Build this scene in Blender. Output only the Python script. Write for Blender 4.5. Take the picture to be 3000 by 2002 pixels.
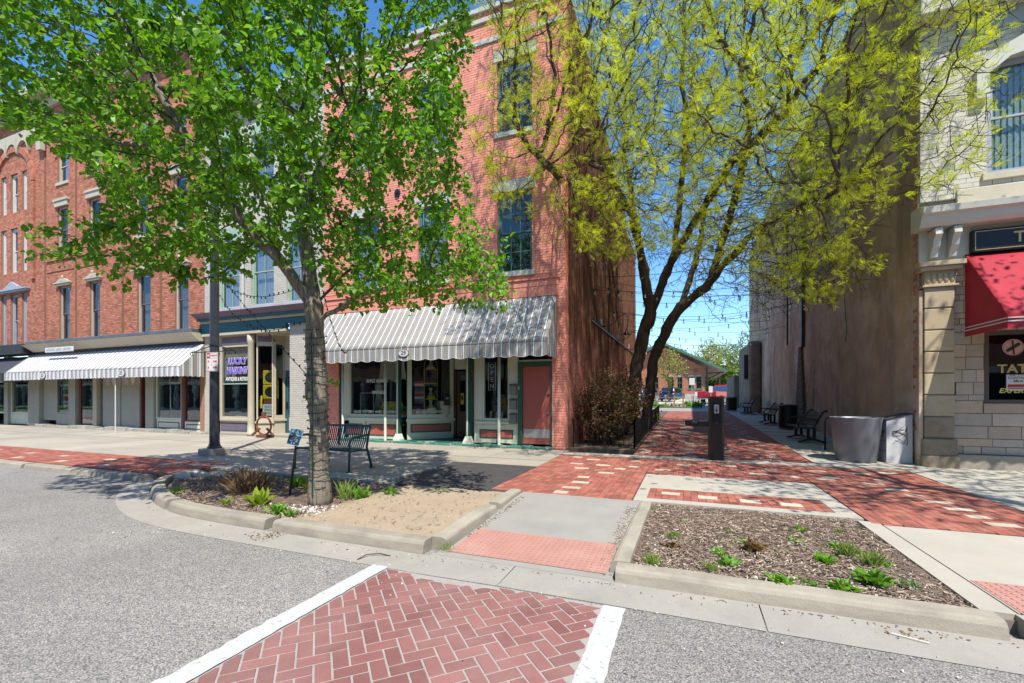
import bpy, bmesh, math, random
import numpy as np
from mathutils import Vector, Matrix, Euler

for o in list(bpy.data.objects): bpy.data.objects.remove(o)
SC = bpy.context.scene
COL = SC.collection
R = math.radians
random.seed(7); RNG = np.random.default_rng(7)

# ---------------------------------------------------------------- camera, sky, sun, exposure
EYE = Vector((0.0, 0.0, 1.5)); YAW = R(21.4); FOC = 1303.0; HOR = 1163.0
cam = bpy.data.cameras.new('camera'); camo = bpy.data.objects.new('camera', cam); COL.objects.link(camo)
camo.location = EYE; camo.rotation_euler = (R(90), 0, YAW)
cam.sensor_width = 36.0; cam.lens = 36.0*FOC/3000.0; cam.shift_y = 162.0/3000.0
cam.clip_start = 0.05; cam.clip_end = 3000
SC.camera = camo
SUN_AZ = R(145.2); SUN_EL = R(59)
wd = bpy.data.worlds.new('World'); SC.world = wd; wd.use_nodes = True
_n = wd.node_tree.nodes; _l = wd.node_tree.links
_sky = _n.new('ShaderNodeTexSky'); _sky.sky_type = 'NISHITA'; _sky.sun_disc = False
_sky.sun_elevation = SUN_EL; _sky.sun_rotation = SUN_AZ
_sky.air_density = 1.0; _sky.dust_density = 0.2; _sky.ozone_density = 2.5; _sky.altitude = 200
_n['Background'].inputs['Strength'].default_value = 0.15
_hs = _n.new('ShaderNodeHueSaturation'); _hs.inputs['Saturation'].default_value = 1.25
_l.new(_sky.outputs[0], _hs.inputs['Color']); _l.new(_hs.outputs[0], _n['Background'].inputs['Color'])
sl = bpy.data.lights.new('sun', 'SUN'); slo = bpy.data.objects.new('sun', sl); COL.objects.link(slo)
sl.energy = 4.1; sl.angle = R(0.5); sl.color = (1.0, 0.955, 0.89)
_sd = Vector((math.sin(SUN_AZ)*math.cos(SUN_EL), math.cos(SUN_AZ)*math.cos(SUN_EL), math.sin(SUN_EL)))
slo.rotation_euler = (-_sd).to_track_quat('-Z', 'Y').to_euler(); slo.location = _sd*60
SC.view_settings.view_transform = 'Standard'; SC.view_settings.look = 'None'
SC.view_settings.exposure = 0.8; SC.view_settings.gamma = 1.0; SC.view_settings.use_curve_mapping = False
SC.render.engine = 'CYCLES'
SC.cycles.max_bounces = 7; SC.cycles.transparent_max_bounces = 12; SC.cycles.diffuse_bounces = 3
SC.cycles.caustics_reflective = False; SC.cycles.caustics_refractive = False

# ---------------------------------------------------------------- materials
MATS = {}
def S(r, g, b):                                   # sRGB 0-255 -> linear
    f = lambda c: (c/255/12.92 if c/255 <= .04045 else ((c/255+.055)/1.055)**2.4)
    return (f(r), f(g), f(b))
def newmat(name):
    m = bpy.data.materials.new(name); m.use_nodes = True
    nt = m.node_tree; b = nt.nodes['Principled BSDF']
    return m, nt, b
def _mul(nt, a, fac, lo, hi):
    """colour socket a times a factor running lo..hi with fac"""
    mr = nt.nodes.new('ShaderNodeMapRange'); nt.links.new(fac, mr.inputs[0])
    mr.inputs[3].default_value = lo; mr.inputs[4].default_value = hi
    v = nt.nodes.new('ShaderNodeVectorMath'); v.operation = 'SCALE'
    nt.links.new(a, v.inputs[0]); nt.links.new(mr.outputs[0], v.inputs['Scale'])
    return v.outputs[0]
def _noise(nt, pos, scale, detail=4.0, rough=.55, stretch=None):
    if stretch:
        mp = nt.nodes.new('ShaderNodeMapping'); nt.links.new(pos, mp.inputs[0]); mp.inputs['Scale'].default_value = stretch
        pos = mp.outputs[0]
    t = nt.nodes.new('ShaderNodeTexNoise'); nt.links.new(pos, t.inputs['Vector'])
    t.inputs['Scale'].default_value = scale; t.inputs['Detail'].default_value = detail; t.inputs['Roughness'].default_value = rough
    return t.outputs['Fac']
def _ramp(nt, fac, lo, hi):
    mr = nt.nodes.new('ShaderNodeMapRange'); nt.links.new(fac, mr.inputs[0])
    mr.inputs[1].default_value = lo; mr.inputs[2].default_value = hi
    return mr.outputs[0]
def _mix(nt, fac, a, b):
    mx = nt.nodes.new('ShaderNodeMix'); mx.data_type = 'RGBA'; mx.clamp_factor = True
    if isinstance(fac, float): mx.inputs[0].default_value = fac
    else: nt.links.new(fac, mx.inputs[0])
    for i, c in ((6, a), (7, b)):
        if isinstance(c, tuple): mx.inputs[i].default_value = (*c[:3], 1)
        else: nt.links.new(c, mx.inputs[i])
    return mx.outputs[2]
def mat(name, col, rough=.75, var=.12, scale=6.0, fine=.0, fscale=90.0, bump=0.0, bscale=40.0, spec=.35, isl=0.0, isl_col=None,
        blot=None, metal=0.0, stretch=None, coat=0.0):
    """procedural surface: base colour, cloudy and fine variation, per-piece variation, blotches (colour, scale, lo, hi, amount), bump"""
    if name in MATS: return MATS[name]
    m, nt, b = newmat(name); N = nt.nodes; L = nt.links
    geo = N.new('ShaderNodeNewGeometry'); pos = geo.outputs['Position']
    rgb = N.new('ShaderNodeRGB'); rgb.outputs[0].default_value = (*col, 1); c = rgb.outputs[0]
    if isl or isl_col:
        oi = N.new('ShaderNodeObjectInfo'); ad = N.new('ShaderNodeMath'); ad.operation = 'ADD'
        L.new(oi.outputs['Random'], ad.inputs[0]); L.new(geo.outputs['Random Per Island'], ad.inputs[1])
        fr = N.new('ShaderNodeMath'); fr.operation = 'FRACT'; L.new(ad.outputs[0], fr.inputs[0]); rnd = fr.outputs[0]
        if isl_col:
            w = N.new('ShaderNodeMath'); w.operation = 'MULTIPLY'; L.new(rnd, w.inputs[0]); w.inputs[1].default_value = 7.31
            f2 = N.new('ShaderNodeMath'); f2.operation = 'FRACT'; L.new(w.outputs[0], f2.inputs[0])
            c = _mix(nt, f2.outputs[0], c, isl_col)
        if isl: c = _mul(nt, c, rnd, 1-isl, 1+isl)
    if var: c = _mul(nt, c, _ramp(nt, _noise(nt, pos, scale, 5, .6, stretch), .25, .75), 1-var, 1+var)
    if fine: c = _mul(nt, c, _ramp(nt, _noise(nt, pos, fscale, 2, .6), .2, .8), 1-fine, 1+fine)
    for bl in (blot or []):
        bc, bs, lo, hi, am = bl[:5]
        f = _ramp(nt, _noise(nt, pos, bs, 6, .65, bl[5] if len(bl) > 5 else None), lo, hi)
        q = N.new('ShaderNodeMath'); q.operation = 'MULTIPLY'; q.use_clamp = True; L.new(f, q.inputs[0]); q.inputs[1].default_value = am
        c = _mix(nt, q.outputs[0], c, bc)
    L.new(c, b.inputs['Base Color'])
    b.inputs['Roughness'].default_value = rough; b.inputs['Specular IOR Level'].default_value = spec; b.inputs['Metallic'].default_value = metal
    if coat: b.inputs['Coat Weight'].default_value = coat
    if bump:
        bp = N.new('ShaderNodeBump'); bp.inputs['Strength'].default_value = bump; bp.inputs['Distance'].default_value = .02
        L.new(_noise(nt, pos, bscale, 4, .6, stretch), bp.inputs['Height']); L.new(bp.outputs[0], b.inputs['Normal'])
    MATS[name] = m; return m
def glassmat(name, tint=(.9, .95, .93), lo=.05, hi=.5, rough=.015):
    if name in MATS: return MATS[name]
    m = bpy.data.materials.new(name); m.use_nodes = True; nt = m.node_tree; N = nt.nodes; L = nt.links
    N.remove(N['Principled BSDF'])
    tr = N.new('ShaderNodeBsdfTransparent'); tr.inputs[0].default_value = (*tint, 1)
    gl = N.new('ShaderNodeBsdfGlossy'); gl.inputs['Roughness'].default_value = rough; gl.inputs['Color'].default_value = (.95, .97, 1, 1)
    geo = N.new('ShaderNodeNewGeometry')
    bp = N.new('ShaderNodeBump'); bp.inputs['Strength'].default_value = .035; bp.inputs['Distance'].default_value = .05
    L.new(_noise(nt, geo.outputs['Position'], 1.6, 2, .5), bp.inputs['Height']); L.new(bp.outputs[0], gl.inputs['Normal'])
    lw = N.new('ShaderNodeLayerWeight'); lw.inputs[0].default_value = .25
    mr = N.new('ShaderNodeMapRange'); L.new(lw.outputs['Fresnel'], mr.inputs[0]); mr.inputs[3].default_value = lo; mr.inputs[4].default_value = hi
    mx = N.new('ShaderNodeMixShader'); L.new(mr.outputs[0], mx.inputs[0]); L.new(tr.outputs[0], mx.inputs[1]); L.new(gl.outputs[0], mx.inputs[2])
    L.new(mx.outputs[0], N['Material Output'].inputs[0]); MATS[name] = m; return m
def leafmat(name, c1, c2, trans=.4, rough=.45, tint=(1.35, 1.25, .55)):
    if name in MATS: return MATS[name]
    m, nt, b = newmat(name); N = nt.nodes; L = nt.links
    geo = N.new('ShaderNodeNewGeometry'); oi = N.new('ShaderNodeObjectInfo')
    ad = N.new('ShaderNodeMath'); ad.operation = 'ADD'; L.new(oi.outputs['Random'], ad.inputs[0]); L.new(geo.outputs['Random Per Island'], ad.inputs[1])
    fr = N.new('ShaderNodeMath'); fr.operation = 'FRACT'; L.new(ad.outputs[0], fr.inputs[0])
    c = _mix(nt, fr.outputs[0], c1, c2)
    c = _mul(nt, c, _ramp(nt, _noise(nt, geo.outputs['Position'], 1.1, 3), .3, .7), .8, 1.2)
    L.new(c, b.inputs['Base Color']); b.inputs['Roughness'].default_value = rough; b.inputs['Specular IOR Level'].default_value = .4
    tl = N.new('ShaderNodeBsdfTranslucent')
    v = N.new('ShaderNodeVectorMath'); v.operation = 'MULTIPLY'; L.new(c, v.inputs[0]); v.inputs[1].default_value = tint; L.new(v.outputs[0], tl.inputs[0])
    mx = N.new('ShaderNodeMixShader'); mx.inputs[0].default_value = trans
    L.new(b.outputs[0], mx.inputs[1]); L.new(tl.outputs[0], mx.inputs[2]); L.new(mx.outputs[0], N['Material Output'].inputs[0])
    MATS[name] = m; return m

# ---------------------------------------------------------------- objects
def setp(o, label=None, cat=None, group=None, kind=None):
    for k, v in (('label', label), ('category', cat), ('group', group), ('kind', kind)):
        if v: o[k] = v
    return o
def thing(name, label, cat, loc=(0, 0, 0), rz=0.0, group=None, kind=None):
    o = bpy.data.objects.new(name, None); COL.objects.link(o); o.empty_display_size = .2
    o.location = loc; o.rotation_euler = (0, 0, rz)
    return setp(o, label, cat, group, kind)
def root_of(p):
    while p.parent: p = p.parent
    return p
def link(name, me, parent=None, world=True):
    """object for a mesh; its coordinates are world ones unless world=False, then the root's own"""
    o = bpy.data.objects.new(name, me); COL.objects.link(o)
    if parent:
        o.parent = parent
        if world and parent.parent is None:
            r = parent; o.matrix_parent_inverse = (Matrix.Translation(r.location) @ r.rotation_euler.to_matrix().to_4x4()).inverted()
    return o
def copy_tree(o, parent=None):
    c = o.copy(); COL.objects.link(c)
    if parent: c.parent = parent
    for ch in list(o.children): copy_tree(ch, c)
    return c
class MB:
    def __init__(s): s.v = []; s.f = []; s.m = []; s.mi = 0
    def add(s, vs, fs):
        b = len(s.v); s.v += [tuple(p) for p in vs]; s.f += [tuple(b+i for i in f) for f in fs]; s.m += [s.mi]*len(fs); return s
    def box(s, x0, x1, y0, y1, z0, z1):
        x0, x1 = min(x0, x1), max(x0, x1); y0, y1 = min(y0, y1), max(y0, y1); z0, z1 = min(z0, z1), max(z0, z1)
        return s.add([(x0,y0,z0),(x1,y0,z0),(x1,y1,z0),(x0,y1,z0),(x0,y0,z1),(x1,y0,z1),(x1,y1,z1),(x0,y1,z1)],
              [(0,3,2,1),(4,5,6,7),(0,1,5,4),(1,2,6,5),(2,3,7,6),(3,0,4,7)])
    def obox(s, c, ex, ey, ez):
        c, ex, ey, ez = map(Vector, (c, ex, ey, ez))
        vs = [c+ex*a+ey*b+ez*d for d in (-1, 1) for a, b in ((-1,-1),(1,-1),(1,1),(-1,1))]
        return s.add(vs, [(0,3,2,1),(4,5,6,7),(0,1,5,4),(1,2,6,5),(2,3,7,6),(3,0,4,7)])
    def bar(s, p, q, w, h=None, up=(0, 0, 1)):
        p, q = Vector(p), Vector(q); d = q-p; h = h or w; up = Vector(up)
        if abs(d.normalized().dot(up)) > .97: up = Vector((1, 0, 0))
        x = d.normalized().cross(up).normalized(); y = x.cross(d.normalized())
        return s.obox((p+q)/2, x*w/2, d/2, y*h/2)
    def prism(s, poly, z0, z1):
        n = len(poly); zz = lambda z, p: z(p) if callable(z) else z
        vs = [(p[0], p[1], zz(z0, p)) for p in poly]+[(p[0], p[1], zz(z1, p)) for p in poly]
        return s.add(vs, [tuple(range(n-1, -1, -1)), tuple(range(n, 2*n))]+[(i, (i+1) % n, n+(i+1) % n, n+i) for i in range(n)])
    def tube(s, pts, rad, k=6, cap=True):
        pts = [Vector(p) for p in pts]; n = len(pts)
        if not hasattr(rad, '__len__'): rad = [rad]*n
        vs = []; ref = Vector((.31, .17, .93))
        for i, p in enumerate(pts):
            d = (pts[min(i+1, n-1)]-pts[max(i-1, 0)]);  d = d.normalized() if d.length > 1e-9 else Vector((0, 0, 1))
            if abs(d.dot(ref)) > .95: ref = Vector((.9, .3, .1))
            x = d.cross(ref).normalized(); y = d.cross(x); ref = -x.cross(d) if False else ref
            for j in range(k):
                t = 2*math.pi*j/k; vs.append(p+(x*math.cos(t)+y*math.sin(t))*rad[i])
        fs = [(i*k+j, i*k+(j+1) % k, (i+1)*k+(j+1) % k, (i+1)*k+j) for i in range(n-1) for j in range(k)]
        if cap: fs += [tuple(range(k-1, -1, -1)), tuple((n-1)*k+j for j in range(k))]
        return s.add(vs, fs)
    def lathe(s, prof, c=(0, 0, 0), k=24, sx=1, sy=1):
        vs = [(c[0]+r*sx*math.cos(2*math.pi*j/k), c[1]+r*sy*math.sin(2*math.pi*j/k), c[2]+z) for r, z in prof for j in range(k)]; n = len(prof)
        fs = [(i*k+j, i*k+(j+1) % k, (i+1)*k+(j+1) % k, (i+1)*k+j) for i in range(n-1) for j in range(k)]
        fs += [tuple(range(k-1, -1, -1)), tuple((n-1)*k+j for j in range(k))]
        return s.add(vs, fs)
    def mesh(s, name, mats, smooth=False):
        me = bpy.data.meshes.new(name); me.from_pydata(s.v, [], s.f); me.update()
        for m in (mats if isinstance(mats, (list, tuple)) else [mats]): me.materials.append(m)
        if any(s.m): me.polygons.foreach_set('material_index', s.m)
        if smooth: me.polygons.foreach_set('use_smooth', [True]*len(me.polygons))
        return me
    def build(s, name, mats, parent=None, smooth=False, bevel=0.0, world=True, seg=2, angle=40):
        o = link(name, s.mesh(name, mats, smooth), parent, world)
        if bevel:
            md = o.modifiers.new('bevel', 'BEVEL'); md.width = bevel; md.segments = seg; md.limit_method = 'ANGLE'; md.angle_limit = R(angle)
        return o
def box(name, m, parent, x0, x1, y0, y1, z0, z1, bevel=0.0, world=True):
    return MB().box(x0, x1, y0, y1, z0, z1).build(name, m, parent, bevel=bevel, world=world)
def npmesh(name, V, F, m, smooth=False):
    """V (n,3); F (m,k) faces of k corners"""
    me = bpy.data.meshes.new(name); V = np.asarray(V, dtype=np.float32); F = np.asarray(F, dtype=np.int32); k = F.shape[1]
    me.vertices.add(len(V)); me.vertices.foreach_set('co', V.ravel())
    me.loops.add(F.size); me.loops.foreach_set('vertex_index', F.ravel())
    me.polygons.add(len(F)); me.polygons.foreach_set('loop_start', np.arange(0, F.size, k, dtype=np.int32))
    try: me.polygons.foreach_set('loop_total', np.full(len(F), k, dtype=np.int32))
    except Exception: pass
    me.update(calc_edges=True); me.validate()
    for mm in (m if isinstance(m, (list, tuple)) else [m]): me.materials.append(mm)
    me.polygons.foreach_set('use_smooth', [bool(smooth)]*len(F))
    return me
BOXF = np.array([(0,3,2,1),(4,5,6,7),(0,1,5,4),(1,2,6,5),(2,3,7,6),(3,0,4,7)])
def boxes_np(A, org, eu, ev, ew):
    """A rows (u0,u1,v0,v1,w0,w1) in the frame org + u*eu + v*ev + w*ew"""
    A = np.asarray(A, float); n = len(A); org, eu, ev, ew = (np.asarray(q, float) for q in (org, eu, ev, ew))
    sel = [(0,2,4),(1,2,4),(1,3,4),(0,3,4),(0,2,5),(1,2,5),(1,3,5),(0,3,5)]
    C = np.stack([A[:, list(t)] for t in sel], 1)
    V = org + C[..., :1]*eu + C[..., 1:2]*ev + C[..., 2:]*ew
    F = (BOXF[None]+(np.arange(n)*8)[:, None, None]).reshape(-1, 4)
    if np.dot(np.cross(eu, ev), ew) < 0: F = F[:, ::-1]
    return V.reshape(-1, 3), F
UNIT = {}
def unit_box(m):
    if m.name not in UNIT:
        UNIT[m.name] = MB().box(-.5, .5, -.5, .5, -.5, .5).mesh('piece', m)
    return UNIT[m.name]
def project(P):
    P = np.asarray(P, float); c, s = math.cos(YAW), math.sin(YAW)
    u = P[:, 0]*c+P[:, 1]*s; d = -P[:, 0]*s+P[:, 1]*c; dd = np.where(d > .05, d, 1e9)
    return 1500+FOC*u/dd, HOR-FOC*(P[:, 2]-1.5)/dd, d
def pieces(name, A, org, eu, ev, ew, m, parent, limit=300, rest='stuff', jit=0.0):
    """bricks/tiles: the `limit` largest in view as parts of their own, the rest joined into one part of kind stuff"""
    A = np.asarray(A, float)
    if len(A) == 0: return
    if jit: A[:, 5] += RNG.uniform(-jit, jit, len(A))
    org, eu, ev, ew = (np.asarray(q, float) for q in (org, eu, ev, ew))
    C = org+((A[:, 0]+A[:, 1])/2)[:, None]*eu+((A[:, 2]+A[:, 3])/2)[:, None]*ev+((A[:, 4]+A[:, 5])/2)[:, None]*ew
    px, py, d = project(C); inv = (px > 0) & (px < 3000) & (py > 0) & (py < 2002) & (d > .1)
    area = (A[:, 1]-A[:, 0])*(A[:, 3]-A[:, 2])/np.maximum(d, .1)**2*np.where(inv, 1, 1e-6)
    order = np.argsort(-area); big = order[:limit]; big = [i for i in big if inv[i]]
    me = unit_box(m); rot = Matrix((eu, ev, ew)).transposed().to_4x4()
    pinv = Matrix.Translation(-root_of(parent).location) if parent.parent is None else Matrix.Identity(4)
    for i in big:
        o = bpy.data.objects.new(name, me); COL.objects.link(o); o.parent = parent; o.matrix_parent_inverse = pinv
        o.matrix_basis = Matrix.Translation(C[i]) @ rot @ Matrix.Diagonal((A[i,1]-A[i,0], A[i,3]-A[i,2], A[i,5]-A[i,4], 1))
    left = np.setdiff1d(np.arange(len(A)), np.array(big, dtype=int))
    if len(left):
        V, F = boxes_np(A[left], org, eu, ev, ew)
        o = link(name+'work' if name == 'brick' else name+'_field', npmesh(name, V, F, m), parent); o['kind'] = 'stuff'
def cut(rects, a):
    """subtract opening rects (u0,u1,v0,v1) from box a -> list of boxes (splits sideways)"""
    out = [a]
    for (u0, u1, v0, v1) in rects:
        nxt = []
        for b in out:
            if b[1] <= u0 or b[0] >= u1 or b[3] <= v0+.004 or b[2] >= v1-.004: nxt.append(b); continue
            if b[0] < u0-.02: nxt.append([b[0], u0]+b[2:])
            if b[1] > u1+.02: nxt.append([u1]+b[1:])
            if b[2] < v0-.015: nxt.append([max(b[0],u0), min(b[1],u1), b[2], v0, b[4], b[5]])
            if b[3] > v1+.015: nxt.append([max(b[0],u0), min(b[1],u1), v1, b[3], b[4], b[5]])
        out = nxt
    return out
def courses(u0, u1, v0, v1, bl=.215, bh=.075, joint=.010, holes=(), proud=.006, deep=.004, jit=0.0):
    A = []; nr = max(1, round((v1-v0)/bh)); bh = (v1-v0)/nr
    for r in range(nr):
        z0 = v0+r*bh+joint/2; z1 = v0+(r+1)*bh-joint/2; x = u0-(bl/2 if r % 2 else 0)+random.uniform(-jit, jit)
        while x < u1-.02:
            a = [max(x, u0)+joint/2, min(x+bl, u1)-joint/2, z0, z1, -deep, proud+random.uniform(-.0015, .0025)]
            if a[1]-a[0] > .02: A += cut(holes, a)
            x += bl
    return [a for a in A if a[1]-a[0] > .012 and a[3]-a[2] > .012]
def wall_slab(name, m, parent, u0, u1, v0, v1, holes, fn, th=.3):
    """solid wall with real openings; fn(b) turns (u0,u1,v0,v1) into box extents"""
    us = sorted({u0, u1, *[h[0] for h in holes], *[h[1] for h in holes]}); us = [u for u in us if u0 <= u <= u1]
    mb = MB()
    for a, b in zip(us[:-1], us[1:]):
        hs = sorted([(max(h[2], v0), min(h[3], v1)) for h in holes if h[0] < b-1e-6 and h[1] > a+1e-6]); z = v0
        for p, q in hs+[(v1, v1)]:
            if p > z+1e-6: mb.box(*fn(a, b, z, p))
            z = max(z, q)
    return mb.build(name, m, parent)
FONTC = {}
def text(name, body, size, m, parent, loc, rot=(R(90), 0, 0), ext=.003, align='CENTER', bold=0.0, sx=1.0, shear=0.0, spacing=1.0):
    cu = bpy.data.curves.new('lettering', 'FONT'); cu.body = body; cu.size = size; cu.extrude = ext; cu.align_x = align; cu.align_y = 'CENTER'
    cu.offset = bold; cu.shear = shear; cu.space_character = spacing; cu.resolution_u = 3
    t = bpy.data.objects.new('tmp', cu); COL.objects.link(t)
    dg = bpy.context.evaluated_depsgraph_get(); me = bpy.data.meshes.new_from_object(t.evaluated_get(dg))
    bpy.data.objects.remove(t); me.materials.clear(); me.materials.append(m)
    me.transform(Matrix.LocRotScale(Vector(loc), Euler(rot), None) @ Matrix.Diagonal((sx, 1, 1, 1)))
    return link(name, me, parent)
def gz(y): return .02*max(0.0, y-10.0)
# ---------------------------------------------------------------- ground
conc = mat('concrete', (.353, .313, .248), .85, .10, 2.2, .10, 120, .12, 150, blot=[((.216, .194, .158), 1.1, .50, .72, .55), ((.396, .374, .331), 3.0, .6, .8, .4)], isl=.12)
conc2 = mat('concrete_kerb', (.324, .288, .223), .88, .13, 3.0, .12, 110, .2, 60, blot=[((.187, .166, .130), 1.6, .48, .72, .75, (1, 1, 4)), ((.446, .425, .382), 5.0, .62, .8, .5)], isl=.05)
concg = mat('concrete_gutter', (.310, .284, .241), .88, .12, 2.0, .12, 130, .12, 120, blot=[((.173, .158, .137), 2.5, .55, .78, .45)])
concp = mat('concrete_pale', (.396, .360, .292), .85, .08, 2.0, .08, 120, .1, 140)
joint = mat('joint_sand', (.20, .17, .14), .95, .2, 12, .2, 150)
soilm = mat('mulch_soil', (.13, .09, .065), .95, .35, 9, .45, 60, .6, 45, blot=[((.30, .23, .16), 2.2, .6, .75, .5)])
sandm = mat('sand', (.342, .266, .179), .95, .10, 2.5, .22, 70, .5, 40, blot=[((.274, .205, .129), 1.4, .55, .8, .5), ((.182, .137, .091), 22, .68, .78, .6)])
patchm = mat('asphalt_patch', (.060, .055, .052), .9, .2, 3, .35, 140, .3, 120, blot=[((.16, .15, .14), 2.0, .62, .8, .4), ((.30, .29, .27), 45, .72, .78, .7)])
pavm = mat('paver_red', (.315, .118, .080), .85, .16, 9, .14, 140, .15, 90, isl=.26, isl_col=(.302, .092, .063), blot=[((.378, .277, .235), 2.6, .62, .82, .4)])
pavp = mat('paver_pale', (.462, .403, .302), .85, .1, 9, .1, 140, isl=.14)
tactm = mat('tactile_red', (.410, .209, .167), .85, .10, 4, .1, 140, .1, 90, blot=[((.380, .304, .243), 2.0, .55, .8, .5)])
paintm = mat('road_paint', (.47, .465, .445), .8, .05, 6, .10, 220, .25, 160, blot=[((.228, .213, .198), 30, .60, .66, .7)])
def asphalt():
    m, nt, b = newmat('asphalt'); N = nt.nodes; L = nt.links; geo = N.new('ShaderNodeNewGeometry'); pos = geo.outputs['Position']
    v = N.new('ShaderNodeTexVoronoi'); L.new(pos, v.inputs['Vector']); v.inputs['Scale'].default_value = 115
    sep = N.new('ShaderNodeSeparateColor'); L.new(v.outputs['Color'], sep.inputs[0])
    cr = N.new('ShaderNodeValToRGB'); L.new(sep.outputs[0], cr.inputs[0]); e = cr.color_ramp.elements
    e[0].position = 0; e[0].color = (.17, .16, .145, 1); e[1].position = 1; e[1].color = (.54, .49, .42, 1)
    for p, c in ((.14, (.25, .235, .21)), (.55, (.345, .32, .283)), (.85, (.42, .388, .34))):
        q = e.new(p); q.color = (*c, 1)
    c = _mul(nt, cr.outputs[0], _ramp(nt, _noise(nt, pos, .7, 5, .6), .3, .7), .74, .94)
    c = _mix(nt, _ramp(nt, v.outputs['Distance'], .45, .8), c, (.10, .095, .09))
    c = _mul(nt, c, _ramp(nt, _noise(nt, pos, 9, 4, .6), .3, .7), .93, 1.07)
    f = _ramp(nt, _noise(nt, pos, .9, 3, .5), .70, .76)
    c = _mix(nt, f, c, (.05, .045, .04))
    c = _mul(nt, c, _ramp(nt, _noise(nt, pos, .35, 3, .5, (1, .25, 1)), .3, .7), .9, 1.08)
    L.new(c, b.inputs['Base Color']); b.inputs['Roughness'].default_value = .9; b.inputs['Specular IOR Level'].default_value = .25
    bp = N.new('ShaderNodeBump'); bp.inputs['Strength'].default_value = .3; bp.inputs['Distance'].default_value = .006
    L.new(v.outputs['Distance'], bp.inputs['Height']); L.new(bp.outputs[0], b.inputs['Normal'])
    MATS['asphalt'] = m; return m
asph = asphalt()
grassm = mat('field_grass', (.07, .11, .03), .95, .3, .4, .3, 14)

def struct(o): o['kind'] = 'structure'; return o
def sheet(name, m, pts, zf):
    return struct(MB().add([(x, y, zf(x, y) if callable(zf) else zf) for x, y in pts], [tuple(range(len(pts)))]).build(name, m))
ys = [-1500, -60, 10, 120, 2500]
g = MB()
for i, y in enumerate(ys):
    for x in (-2500, 2500): g.add([(x, y, max(-.3, min(gz(y), 2.2)-.3))], [])
g.f = [(2*i, 2*i+1, 2*i+3, 2*i+2) for i in range(4)]; g.m = [0]*4
struct(g.build('ground', grassm))
sheet('road', asph, [(-70, -30), (45, -30), (45, 6.3), (-70, 6.3)], -.13)
lot = mat('parking_asphalt', (.30, .285, .26), .9, .12, .5, .2, 60)
sheet('parking_lot', lot, [(-40, 33.5), (60, 33.5), (60, 118), (-40, 118)], lambda x, y: gz(y)+.004)

# ---- kerbs: swept profile, cut into lengths with open joints
PROF = [(-.035, -.14), (-.012, -.035), (.004, -.010), (.03, .002), (.165, .002), (.165, -.2)]
def resample(path, st):
    P = [Vector((*p[:2], p[2] if len(p) > 2 else 0)) for p in path]; out = [P[0]]
    for a, b in zip(P[:-1], P[1:]):
        n = max(1, int((b-a).length/st))
        out += [a.lerp(b, (i+1)/n) for i in range(n)]
    return out
def smooth_path(path, it=3):
    P = [Vector((*p[:2], p[2] if len(p) > 2 else 0)) for p in path]
    for _ in range(it):
        Q = [P[0]]
        for a, b in zip(P[:-1], P[1:]): Q += [a.lerp(b, .25), a.lerp(b, .75)]
        P = Q+[P[-1]]
    return P
def sweep(path, prof, mb, flip=1):
    n = len(path); k = len(prof); vs = []
    for i, p in enumerate(path):
        d = (path[min(i+1, n-1)]-path[max(i-1, 0)]); d.z = 0; d.normalize(); nrm = Vector((-d.y, d.x, 0))*flip
        j = math.sin(p.x*7.3+p.y*5.1)*.003
        vs += [p+nrm*(o+j)+Vector((0, 0, z+j*.6)) for o, z in prof]
    fs = [(i*k+j, i*k+(j+1), (i+1)*k+j+1, (i+1)*k+j) for i in range(n-1) for j in range(k-1)]
    if flip > 0: fs = [f[::-1] for f in fs]
    fs += [tuple(range(k)), tuple((n-1)*k+j for j in range(k))]
    mb.add(vs, fs)
def kerb(name, path, lens, flip=1, prof=PROF, m=conc2):
    """kerb as a setting piece; each cast length is a part"""
    root = thing(name, None, None, tuple(path[0][:2])+(0,), kind='structure')
    P = resample(path, .12); acc = [0]
    for a, b in zip(P[:-1], P[1:]): acc.append(acc[-1]+(b-a).length)
    cuts = [0]+[l for l in lens if l < acc[-1]]+[acc[-1]]
    for a, b in zip(cuts[:-1], cuts[1:]):
        seg = [p for p, t in zip(P, acc) if a+.006 <= t <= b-.006]
        if len(seg) < 2: continue
        seg = [q.copy() for q in seg]; mb = MB(); sweep(seg, prof, mb, flip); mb.build('kerb_length', m, root, smooth=False)
    return root
PL = smooth_path([(-2.42, 3.96), (-4.2, 3.97), (-5.8, 3.98), (-6.9, 4.12), (-8.0, 4.55), (-8.95, 5.1), (-9.42, 5.6), (-9.5, 6.2)], 2)
kerb('kerb', [tuple(p) for p in PL], [2.28, 4.6, 6.3], flip=-1)
kerb('kerb', [(-2.37, 3.98, 0), (-2.37, 4.6, .03), (-2.40, 6.0, .045), (-2.45, 6.72, .03)], [1.55], flip=1, prof=[(-.03, -.2), (-.012, -.02), (.0, 0), (.03, .008), (.15, .008), (.17, -.2)])
kerb('kerb', [(-.70, 3.96, 0), (1.99, 3.96, 0), (6, 3.96, 0), (12, 3.96, 0)], [2.70, 5.5], flip=1)
kerb('kerb', [(-.62, 3.99, .0), (-.62, 4.6, .02), (-.60, 6.66, .02)], [], flip=-1, prof=[(-.05, -.2), (-.02, -.03), (.0, -.005), (.03, .006), (.15, .006), (.16, -.2)])
kerb('kerb', [(-70, 5.36, 0), (-30, 5.36, 0), (-9.62, 5.36, 0)], [4*i for i in range(1, 30)], flip=1, prof=[(-.03, -.14), (-.01, -.05), (.01, -.03), (.2, -.025), (.2, -.2)])
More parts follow.
